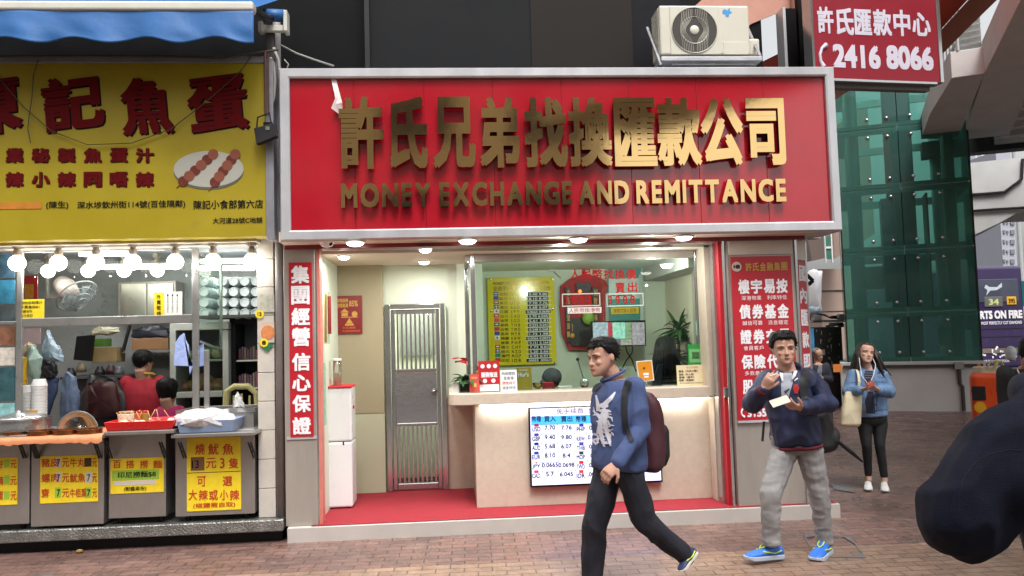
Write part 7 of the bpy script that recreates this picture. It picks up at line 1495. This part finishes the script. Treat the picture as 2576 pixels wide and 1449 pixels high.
strokes(bv, bk, 'shoulder_strap', strp, [[(2030, 925, 9), (2025, 945, 11), (2022, 975, 11), (2024, 1005, 9)]], .012); q = MB(); q.tube([J(2092, 1095, .2), J(2110, 1112, .15), J(2142, 1138, .1), J(2170, 1162, .1)], [.012, .016, .018, .008], 6, flat=.4); q.build('loose_strap', strp, bk)
q = MB(); q.tube([J(1922, 1060, .05), J(1918, 1110, .05)], .01, 6); q.build('loose_strap', strp, bk)

# ---------------------------------------------------------------- young woman in the denim jacket
J = pjs(8.41)
pw = thing('person', 'young woman in denim jacket and black leggings looking at her phone', 'person', V((J(2195, 1230).x, 8.41, 0)))
hd = Head(J(2181, 857, .04), J(2182, 912, -.06), (-.1, -.99, 0), .222)
neck = J(2184, 922, .02); sr_, sl_ = J(2149, 944, .02), J(2217, 942, .02); shc = (sl_+sr_)/2; hipc = J(2194, 1058, .02); srv = (sr_-sl_).normalized(); hrv = V((-1, .08, 0)).normalized()
hl, hr_ = hipc-hrv*.08+V((0, 0, -.03)), hipc+hrv*.08+V((0, 0, -.03)); er, wr_ = J(2135, 987, -.03), J(2166, 981, -.22); el, wl = J(2238, 986, -.03), J(2208, 980, -.22)
kr, ar = J(2180, 1120, -.04), J(2184, 1192, .02); kl, al = J(2213, 1120, -.06), J(2224, 1196, -.06)
B_ = MB(); hd.solid(B_); B_.tube([neck+V((0, 0, -.07)), hd.p(0, -.06, .2)], [.055, .05], 14); torso(B_, hipc, hrv, shc, srv, FEM, -.025); limb(B_, [sl_, el, wl], [.042, .034, .022]); limb(B_, [sr_, er, wr_], [.042, .034, .022]); limb(B_, [hl, kl, al], [.066, .042, .03]); limb(B_, [hr_, kr, ar], [.066, .042, .03])
limb(B_, [al, al+V((0, 0, -.06))], [.031, .034]); limb(B_, [ar, ar+V((0, 0, -.06))], [.031, .034])
hand(B_, wr_, J(2188, 975, -.3)-wr_, V((.1, .3, .9)), -1, .165, (.4, .5, .4)); hand(B_, wl, J(2188, 974, -.3)-wl, V((-.1, .3, .9)), 1, .165, (.4, .5, .4)); fuse(B_, 'body', skin2, pw, .0065, 3); hd.face(pw, .01, .014)
lhm = mat('dark_brown_hair', (34, 25, 22), .4, 0, .3, 20, .4, 90, stretch=(1, 1, .15)); hd.hair(pw, lhm, .05, .86, .3, .1, 0, 7)
q = MB(); rn = random.Random(9)
for i in range(240):
    a = rn.uniform(math.pi*.86, math.pi*2.14); a = a if abs(math.cos(a)) > .25 or math.sin(a) < 0 else a+math.pi; z = rn.uniform(.55, .95); p0 = hd.surf(z, a, .05); out = (p0-hd.p(0, -.05, z)).normalized(); sd_ = 1 if out.x > 0 else -1; L = rn.uniform(.28, .47) if out.y > -.2 else rn.uniform(.22, .4)
    p1 = p0+out*.025+V((sd_*.012, .0, -L*.35)); p2 = p1+V((sd_*rn.uniform(.0, .045)+(.03 if sd_ > 0 else -.0), rn.uniform(-.03, .03), -L*.4)); p3 = p2+V((sd_*rn.uniform(-.01, .05)+(.02 if sd_ > 0 else 0), rn.uniform(-.02, .02), -L*.3)); q.tube([p0, p1, p2, p3], [.01, .014, .013, .002], 5)
q.build('long_hair', lhm, pw, smooth=True)
dn = mat('blue_denim', (112, 142, 180), .85, 0, .16, 7, .35, 220); S_ = MB(); P3 = [(.1, .152, .115), (.14, .158, .122), (.35, .158, .12), (.62, .162, .124), (.8, .16, .118), (.92, .152, .105), (1.0, .13, .09), (1.06, .095, .078), (1.1, .075, .066)]
torso(S_, hipc, hrv, shc, srv, P3, .01); limb(S_, [sl_, el, wl.lerp(el, .12)], [.07, .064, .047]); limb(S_, [sr_, er, wr_.lerp(er, .12)], [.07, .064, .047]); jk = fuse(S_, 'denim_jacket', dn, pw, .009, 4, .007, 9, (1, 1, .8)); bv = bvh(jk)
stp = mat('dark_striped_top', (38, 40, 56), .85, 0, .1); strokes(bv, pw, 'striped_top', stp, [[(2186, 924, 9), (2185, 945, 11), (2184, 965, 7)], [(2190, 985, 6), (2188, 1010, 12), (2188, 1040, 14)]], .004); strokes(bv, pw, 'top_stripes', mat('stripe_grey', (110, 114, 136), .85), [[(2176, y, .8), (2196, y+1, .8)] for y in (932, 938, 944, 950)]+[[(2172, 1015, 5), (2174, 1044, 5)]], .006)
collar(pw, dn, neck+V((0, 0, -.04)), (-.1, -1), .08, .045, .6, 2*math.pi-.6, .035, .04); strokes(bv, pw, 'seams', mat('denim_seam', (60, 82, 122), .85), [[(2206, 962, .6), (2206, 1036, .6)], [(2200, 960, .6), (2232, 962, .6)], [(2160, 962, .6), (2140, 962, .6)], [(2206, 948, .6), (2230, 950, .6)], [(2196, 1034, .8), (2232, 1030, .8)], [(2199, 960, .7), (2198, 1040, .7)]], .006)
q = MB()
for y in (1000, 1018, 1034): h_ = hit(bv, 2203, y, .004)[0]; q.ball(h_, .007, 8, 5) if h_ else None
q.build('buttons', dark, pw)
for w_, e_ in ((wl, el), (wr_, er)): q = MB(); q.tube([w_.lerp(e_, .15), w_.lerp(e_, .02)], [.04, .034], 12); q.build('dark_cuff', stp, pw, smooth=True)
S_ = MB(); torso(S_, hipc, hrv, shc, srv, FEM, -.012, .0, -9, .25); limb(S_, [hl, kl, al], [.08, .051, .038]); limb(S_, [hr_, kr, ar], [.08, .051, .038]); fuse(S_, 'leggings', mat('black_leggings', (20, 20, 22), .75, 0, .2), pw, .009, 4, .003, 9)
wsh = mat('white_canvas', (222, 222, 220), .6, 0, .06, 20); a = J(2184, 1219, .1); b_ = J(2184, 1226, -.13); z0 = 0; a.z = b_.z = 0; shoe(a, b_, (0, 0, 1), wsh, wsh, pw, .95); a = J(2224, 1222, .0); b_ = J(2227, 1238, -.23); a.z = .0; b_.z = .0; shoe(a, b_, (0, 0, 1), wsh, wsh, pw, .95)
q = MB(); q.tube([hd.p(.33, .05, .38), J(2163, 915, -.08), J(2168, 945, -.16), J(2183, 965, -.2), J(2186, 985, -.2)], .0035, 5); q.tube([hd.p(-.33, .05, .38), J(2203, 918, -.08), J(2198, 942, -.16), J(2188, 965, -.2)], .0035, 5); q.ball(hd.p(-.36, .02, .42), .012, 8, 5); q.ball(hd.p(.36, .02, .42), .012, 8, 5); tag(q.build('earphones', print_white), 'white wired earphones worn by the young woman in denim', 'earphones')
t = thing('mobile_phone', 'red backed phone held by the young woman in denim', 'phone', J(2187, 973, -.3)); q = MB(); c = J(2187, 969, -.31); q.prism([c+V(p) for p in ((-.035, -.03, -.03), (.04, -.03, .0), (.045, .03, .045), (-.03, .03, .015))], (0, -.006, .006)); q.build('case', mat('phone_red', (150, 60, 52), .35), t, bevel=.002); q = MB(); q.ball(c+V((-.02, -.02, 0)), .006, 6, 4); q.build('lens', black, t)
t = thing('tote_bag', 'cream canvas tote bag hanging from the shoulder of the young woman', 'tote bag', J(2140, 1072, -.1)); q = MB()
sect(q, [(J(px, py, -.13), V((1, .1, 0)).normalized()*w_, V((0, 1, 0))*d_) for px, py, w_, d_ in ((2141, 1073, .085, .02), (2140, 1067, .108, .045), (2142, 1030, .108, .05), (2145, 1000, .098, .035), (2147, 985, .09, .012))], 22, 2.8); fuse(q, 'bag', mat('cream_canvas', (222, 210, 178), .9, 0, .07, 8, .3, 200), t, .009, 3, .006, 7)
q = MB(); q.tube([J(2158, 986, -.15), J(2162, 960, -.16), J(2160, 944, -.12), J(2155, 931, -.04), J(2152, 928, .05)], .014, 8, flat=.3); q.build('strap', MATS['cream_canvas'], t)

# ---------------------------------------------------------------- simple helper for the smaller figures
def figure(label, Y0, top, chin, fwd, size, shl, shr, hip, shirt, arms=None, legs=None, skin=skinm, hairk=None, prof=MALE, long=0, vox=.011, face=True, trousers=None, hairmat=hairm, wr=.006):
    J = pjs(Y0); o = thing('person', label, 'person', V((J(hip[0], hip[1]).x, Y0, 0))); h = Head(J(*top), J(*chin), fwd, size); s1, s2 = J(*shl), J(*shr); sc_ = (s1+s2)/2; hp_ = J(*hip); sv = (s2-s1).normalized(); B_ = MB(); h.solid(B_); B_.tube([sc_+V((0, 0, -.06)), h.p(0, -.07, .2)], [.062, .056], 12); torso(B_, hp_, sv, sc_, sv, prof, -.012)
    S_ = MB(); torso(S_, hp_, sv, sc_, sv, [(t_, w_, d_) for t_, w_, d_ in prof if t_ < 1.1], .018)
    for (e, w_, hd_, pn_) in (arms or []):
        side = s1 if (J(*e)-s1).length < (J(*e)-s2).length else s2; e, w_ = J(*e), J(*w_); limb(B_, [side, e, w_], [.046, .038, .025]); hand(B_, w_, V(hd_), V(pn_), 1, .17); limb(S_, [side, e, w_.lerp(e, .1)], [.072, .06, .044])
    for lg in (legs or []):
        pts = [J(*p) for p in lg]; limb(B_, [hp_+(pts[0]-hp_)*.12]+pts, [.08, .05, .035]); T_ = MB()
    fuse(B_, 'body', skin, o, vox*.8, 3)
    if face: h.face(o, .012, .011)
    if hairk is not None: h.hair(o, hairmat, *hairk)
    sh_ = fuse(S_, 'shirt', shirt, o, vox, 4, wr, 7)
    if legs:
        T_ = MB(); torso(T_, hp_, sv, sc_, sv, prof, .01, 0, -9, .2)
        for lg in legs: pts = [J(*p) for p in lg]; limb(T_, [hp_+sv*(.08 if (pts[0]-hp_).dot(sv) > 0 else -.08)]+pts, [.1, .075, .06])
        fuse(T_, 'trousers', trousers or trm, o, vox, 4, wr, 7)
        for lg in legs: a = J(*lg[-1]); f_ = V((fwd[0], fwd[1], 0)).normalized(); a = V((a.x, a.y, 0 if a.z < .25 else a.z-.1)); shoe(a-f_*.07, a+f_*.19, (0, 0, 1), black, black, o)
    return o, h, sh_, J
# seated old man
om, h, s_, J = figure('balding old man in dark jacket sitting with folded hands before the black cabinet', 15., (2056, 879), (2064, 909), (.25, -.95, -.1), .235, (2078, 921, 0), (2040, 922, 0), (2060, 985, .05), mat('dark_blue_jacket', (30, 32, 46), .7, 0, .2), [((2088, 955, -.05), (2068, 951, -.3), (-1, -.1, 0), (0, 1, 0)), ((2034, 955, -.05), (2058, 953, -.3), (1, -.1, 0), (0, 1, 0))], [((2072, 990, -.5), (2072, 1050, -.5)), ((2046, 990, -.5), (2046, 1050, -.5))], hairk=(.025, .97, .55, .2, 60, 2), hairmat=mat('grey_hair', (120, 116, 112), .6, 0, .2, 40), vox=.012)
bv = bvh(s_); strokes(bv, om, 'grey_jumper', mat('grey_jumper', (110, 114, 124), .9), [[(2064, 918, 4), (2062, 932, 6), (2061, 950, 5)]], .012)
t = thing('low_stool', 'low stool under the seated old man', 'stool', (P(2060, 985, 15).x, 15, 0)); q = MB(); c = P(2060, 985, 15.05); q.box(c.x-.2, c.x+.2, 14.85, 15.25, c.z-.2, c.z-.15); q.build('seat', wood, t); q = MB()
for dx in (-.16, .16):
    for dy in (14.9, 15.2): q.tube([(c.x+dx, dy, 0), (c.x+dx, dy, c.z-.2)], .018, 6)
q.build('leg', dark, t)
# woman at the right picture edge
ew, h, s_, J = figure('person in black t-shirt with white cord strap at the right picture edge', 6.6, (2598, 855), (2584, 925), (.5, .8, -.1), .23, (2528, 940, -.05), (2640, 945, .1), (2600, 1130, 0), mat('black_tshirt', (18, 18, 20), .85, 0, .2), [((2532, 1015, -.02), (2560, 1075, -.2), (.6, 0, -.8), (0, 1, 0))], [((2590, 1230, 0), (2590, 1360, 0)), ((2630, 1230, 0), (2630, 1360, 0))], skin=skin3, hairk=(.07, .85, .3, .05, 120, 4), face=False, vox=.01)
bv = bvh(s_); strokes(bv, ew, 'cord_strap', mat('cord_white', (190, 188, 180), .7), [[(2552, 915, 1.6), (2562, 935, 1.6), (2572, 962, 1.6), (2582, 985, 1.6)], [(2549, 985, 1.6), (2556, 1000, 1.6), (2568, 1015, 1.6), (2585, 1022, 1.6)]], .006)
# close figure at the right edge with a large navy bag
J = pjs(3.2)
pf = thing('person', 'passer-by in dark clothes wearing the big navy backpack, cut off by the right picture edge', 'person', V((J(2640, 1400).x, 3.3, 0)))
B_ = MB(); hipc = J(2668, 1290, .1); shc = J(2700, 985, .1); srv = V((-.3, .95, 0)).normalized(); hd = Head(J(2715, 800, .1), J(2728, 940, .1), (.95, .1, 0), .235); hd.solid(B_); B_.tube([shc+V((0, 0, -.05)), hd.p(0, -.07, .2)], [.065, .058], 12); torso(B_, hipc, srv, shc, srv, MALE, -.01)
limb(B_, [hipc+srv*.08, J(2660, 1560, .15), J(2630, 1860, .2)], [.08, .055, .04]); limb(B_, [hipc-srv*.08, J(2606, 1560, -.05), J(2590, 1860, -.1)], [.08, .055, .04]); s1, s2 = shc-srv*.19, shc+srv*.19; e1 = J(2745, 1180, -.15); limb(B_, [s1, e1, J(2800, 1280, -.25)], [.05, .04, .027]); limb(B_, [s2, s2+V((.05, .02, -.28)), s2+V((.15, .02, -.45))], [.05, .04, .027]); hand(B_, J(2800, 1280, -.25), V((.7, 0, -.6)), V((0, 1, 0)), 1); hand(B_, s2+V((.15, .02, -.45)), V((.7, 0, -.6)), V((0, -1, 0)), 1)
fuse(B_, 'body', skinm, pf, .011, 3); hd.hair(pf, thick=.07, seed=8); dnav = mat('dark_navy_cloth', (26, 30, 46), .8, 0, .18, 4, .25, 160); S_ = MB(); torso(S_, hipc, srv, shc, srv, P2, .01); limb(S_, [s1, e1, J(2795, 1275, -.25)], [.085, .075, .05]); limb(S_, [s2, s2+V((.05, .02, -.28)), s2+V((.14, .02, -.43))], [.085, .075, .05]); fuse(S_, 'jacket', dnav, pf, .012, 5, .008, 6)
S_ = MB(); torso(S_, hipc, srv, shc, srv, MALE, .015, 0, -9, .2); limb(S_, [hipc+srv*.08, J(2680, 1560, .15), J(2640, 1840, .2)], [.11, .08, .07]); limb(S_, [hipc-srv*.08, J(2606, 1560, -.05), J(2590, 1840, -.1)], [.115, .085, .07]); fuse(S_, 'trousers', trm, pf, .012, 5, .006, 6)
for p in (J(2640, 1880, .2), J(2600, 1880, -.1)): a = V((p.x, p.y, 0)); shoe(a-V((.07, 0, 0)), a+V((.2, 0, 0)), (0, 0, 1), black, black, pf)
bk = thing('backpack', 'big slouching dark navy backpack on the person nearest the right edge', 'backpack', J(2440, 1400, 0)); q = MB()
ol = [(2582, 975), (2530, 1000), (2482, 1028), (2448, 1062), (2415, 1112), (2380, 1160), (2352, 1205), (2330, 1226), (2316, 1240), (2315, 1280), (2322, 1322), (2340, 1362), (2372, 1390), (2412, 1407), (2455, 1406), (2500, 1388), (2540, 1354), (2575, 1325), (2640, 1290), (2680, 1200), (2680, 1050), (2640, 985)]
cpx, cpy = 2500, 1215; rg = []
for k, dy in ((.3, -.24), (.6, -.215), (.82, -.16), (.95, -.085), (1., 0), (.96, .09), (.82, .16), (.5, .22)): rg.append([J(cpx+(x-cpx)*k, cpy+(y-cpy)*k, dy+.0) for x, y in ol])
q.rings(rg); o = fuse(q, 'bag', mat('navy_canvas', (22, 26, 42), .85, 0, .2, 3.5, .35, 220, spec=.2), bk, .011, 6, .022, 2.4, (1.5, 1, 1.1)); bv = bvh(o)
strokes(bv, bk, 'seam', mat('navy_seam', (12, 13, 20), .8), [[(2500, 1140, 1.2), (2470, 1150, 1.2), (2445, 1172, 1.2), (2425, 1202, 1.2), (2414, 1240, 1.2), (2412, 1290, 1.2)], [(2500, 1140, 1.2), (2540, 1130, 1.2), (2576, 1135, 1.2)]], .003, 6)
# stall workers
wkr = figure('stall worker in red shirt seen from behind', 8.8, (366, 886), (366, 945), (.3, .95, -.1), .24, (318, 962, 0), (405, 962, 0), (358, 1100, 0), mat('red_tshirt', (168, 34, 50), .85, 0, .1, 6), [((300, 1020, .05), (330, 1060, .3), (.3, 1, 0), (0, 0, -1)), ((418, 1020, .05), (395, 1060, .3), (-.3, 1, 0), (0, 0, -1))], hairk=(.06, .85, .45, .18, 150, 12), face=False, vox=.011)
q = MB(); q.tube([wkr[3](366+24*math.cos(a), 943+4*math.sin(a), .09*math.sin(a)) for a in [2*math.pi*i/20 for i in range(21)]], .013, 6); q.build('yellow_collar', mat('collar_yellow', (190, 150, 50), .8), wkr[0])
wk2 = figure('seated stall worker in pink top seen from behind', 8.3, (424, 960), (428, 1018), (.2, .97, 0), .235, (395, 1030, 0), (464, 1030, 0), (430, 1140, 0), mat('magenta_top', (176, 36, 96), .85, 0, .1, 6), None, hairk=(.07, .85, .2, -.05, 200, 14), face=False, vox=.011, prof=FEM)
wk3 = figure('person in dark top behind the tiled pillar inside the stall', 9.0, (668, 900), (668, 960), (-.9, .3, 0), .235, (650, 975, 0), (720, 975, .1), (680, 1120, 0), mat('dark_top', (30, 30, 44), .85), [((632, 1030, 0), (645, 1090, -.1), (0, -.5, -1), (1, 0, 0))], hairk=(.08, .85, .3, 0, 100, 15), face=False, vox=.012, prof=FEM)
# office staff
os_ = figure('office worker with long dark hair seen from behind in a striped top', 8.35, (1672, 852), (1674, 912), (.2, .97, 0), .24, (1645, 926, 0), (1705, 926, 0), (1676, 1060, 0), mat('grey_striped_top', (104, 112, 108), .85, 0, .12), [((1640, 985, 0), (1650, 1020, .2), (.3, 1, 0), (0, 0, -1)), ((1712, 985, 0), (1700, 1020, .2), (-.3, 1, 0), (0, 0, -1))], hairk=(.06, .86, .25, .0, 0, 16), face=False, vox=.01, prof=FEM)
h = os_[1]; q = MB(); rn = random.Random(5)
for i in range(150):
    a = rn.uniform(math.pi*1.0, math.pi*2.0); z = rn.uniform(.45, .95); p0 = h.surf(z, a, .05); out = (p0-h.p(0, -.05, z)).normalized(); q.tube([p0, p0+out*.02+V((0, 0, -.12)), p0+out*.03+V((out.x*.03, 0, -.26)), p0+out*.02+V((out.x*.05+.02, 0, -rn.uniform(.3, .4)))], [.012, .015, .013, .003], 5)
q.build('long_hair', hairm, os_[0], smooth=True)
strokes(bvh(os_[2]), os_[0], 'stripes', mat('dark_stripe', (36, 42, 42), .85), [[(1640, y, 1.6), (1672, y+1, 1.6), (1702, y, 1.6)] for y in (932, 942, 952, 962, 972)], .005)
ov = figure('office worker in dark cap bending low behind the glass', 8.5, (1388, 946), (1372, 990), (-.5, -.6, -.6), .235, (1350, 1010, .05), (1420, 1010, .05), (1390, 1130, .1), mat('black_top', (24, 24, 28), .85), None, hairk=(.05, .9, .4, .1, 60, 17), face=True, vox=.011)
h = ov[1]; q = MB(); rg = []
for j in range(9):
    t_ = j/8; rg.append([h.surf(.6+.4*t_ if t_ < 1 else 1, 2*math.pi*k/24, .09) if t_ < 1 else h.p(0, -.05, 1.1) for k in range(24)])
q.rings(rg); q.rings([[h.p(x, y+d_, .64-.12*(y+d_-.4)+e_) for x, y in ((-.3, .32), (0, .36), (.3, .32))] for d_, e_ in ((0, 0), (.36, -.05), (.36, -.09), (0, -.05))], cap=False, close=False); tag(q.build('cap', mat('charcoal_cap', (52, 54, 58), .8, 0, .1), smooth=True), 'charcoal cap worn by the bending office worker', 'cap')
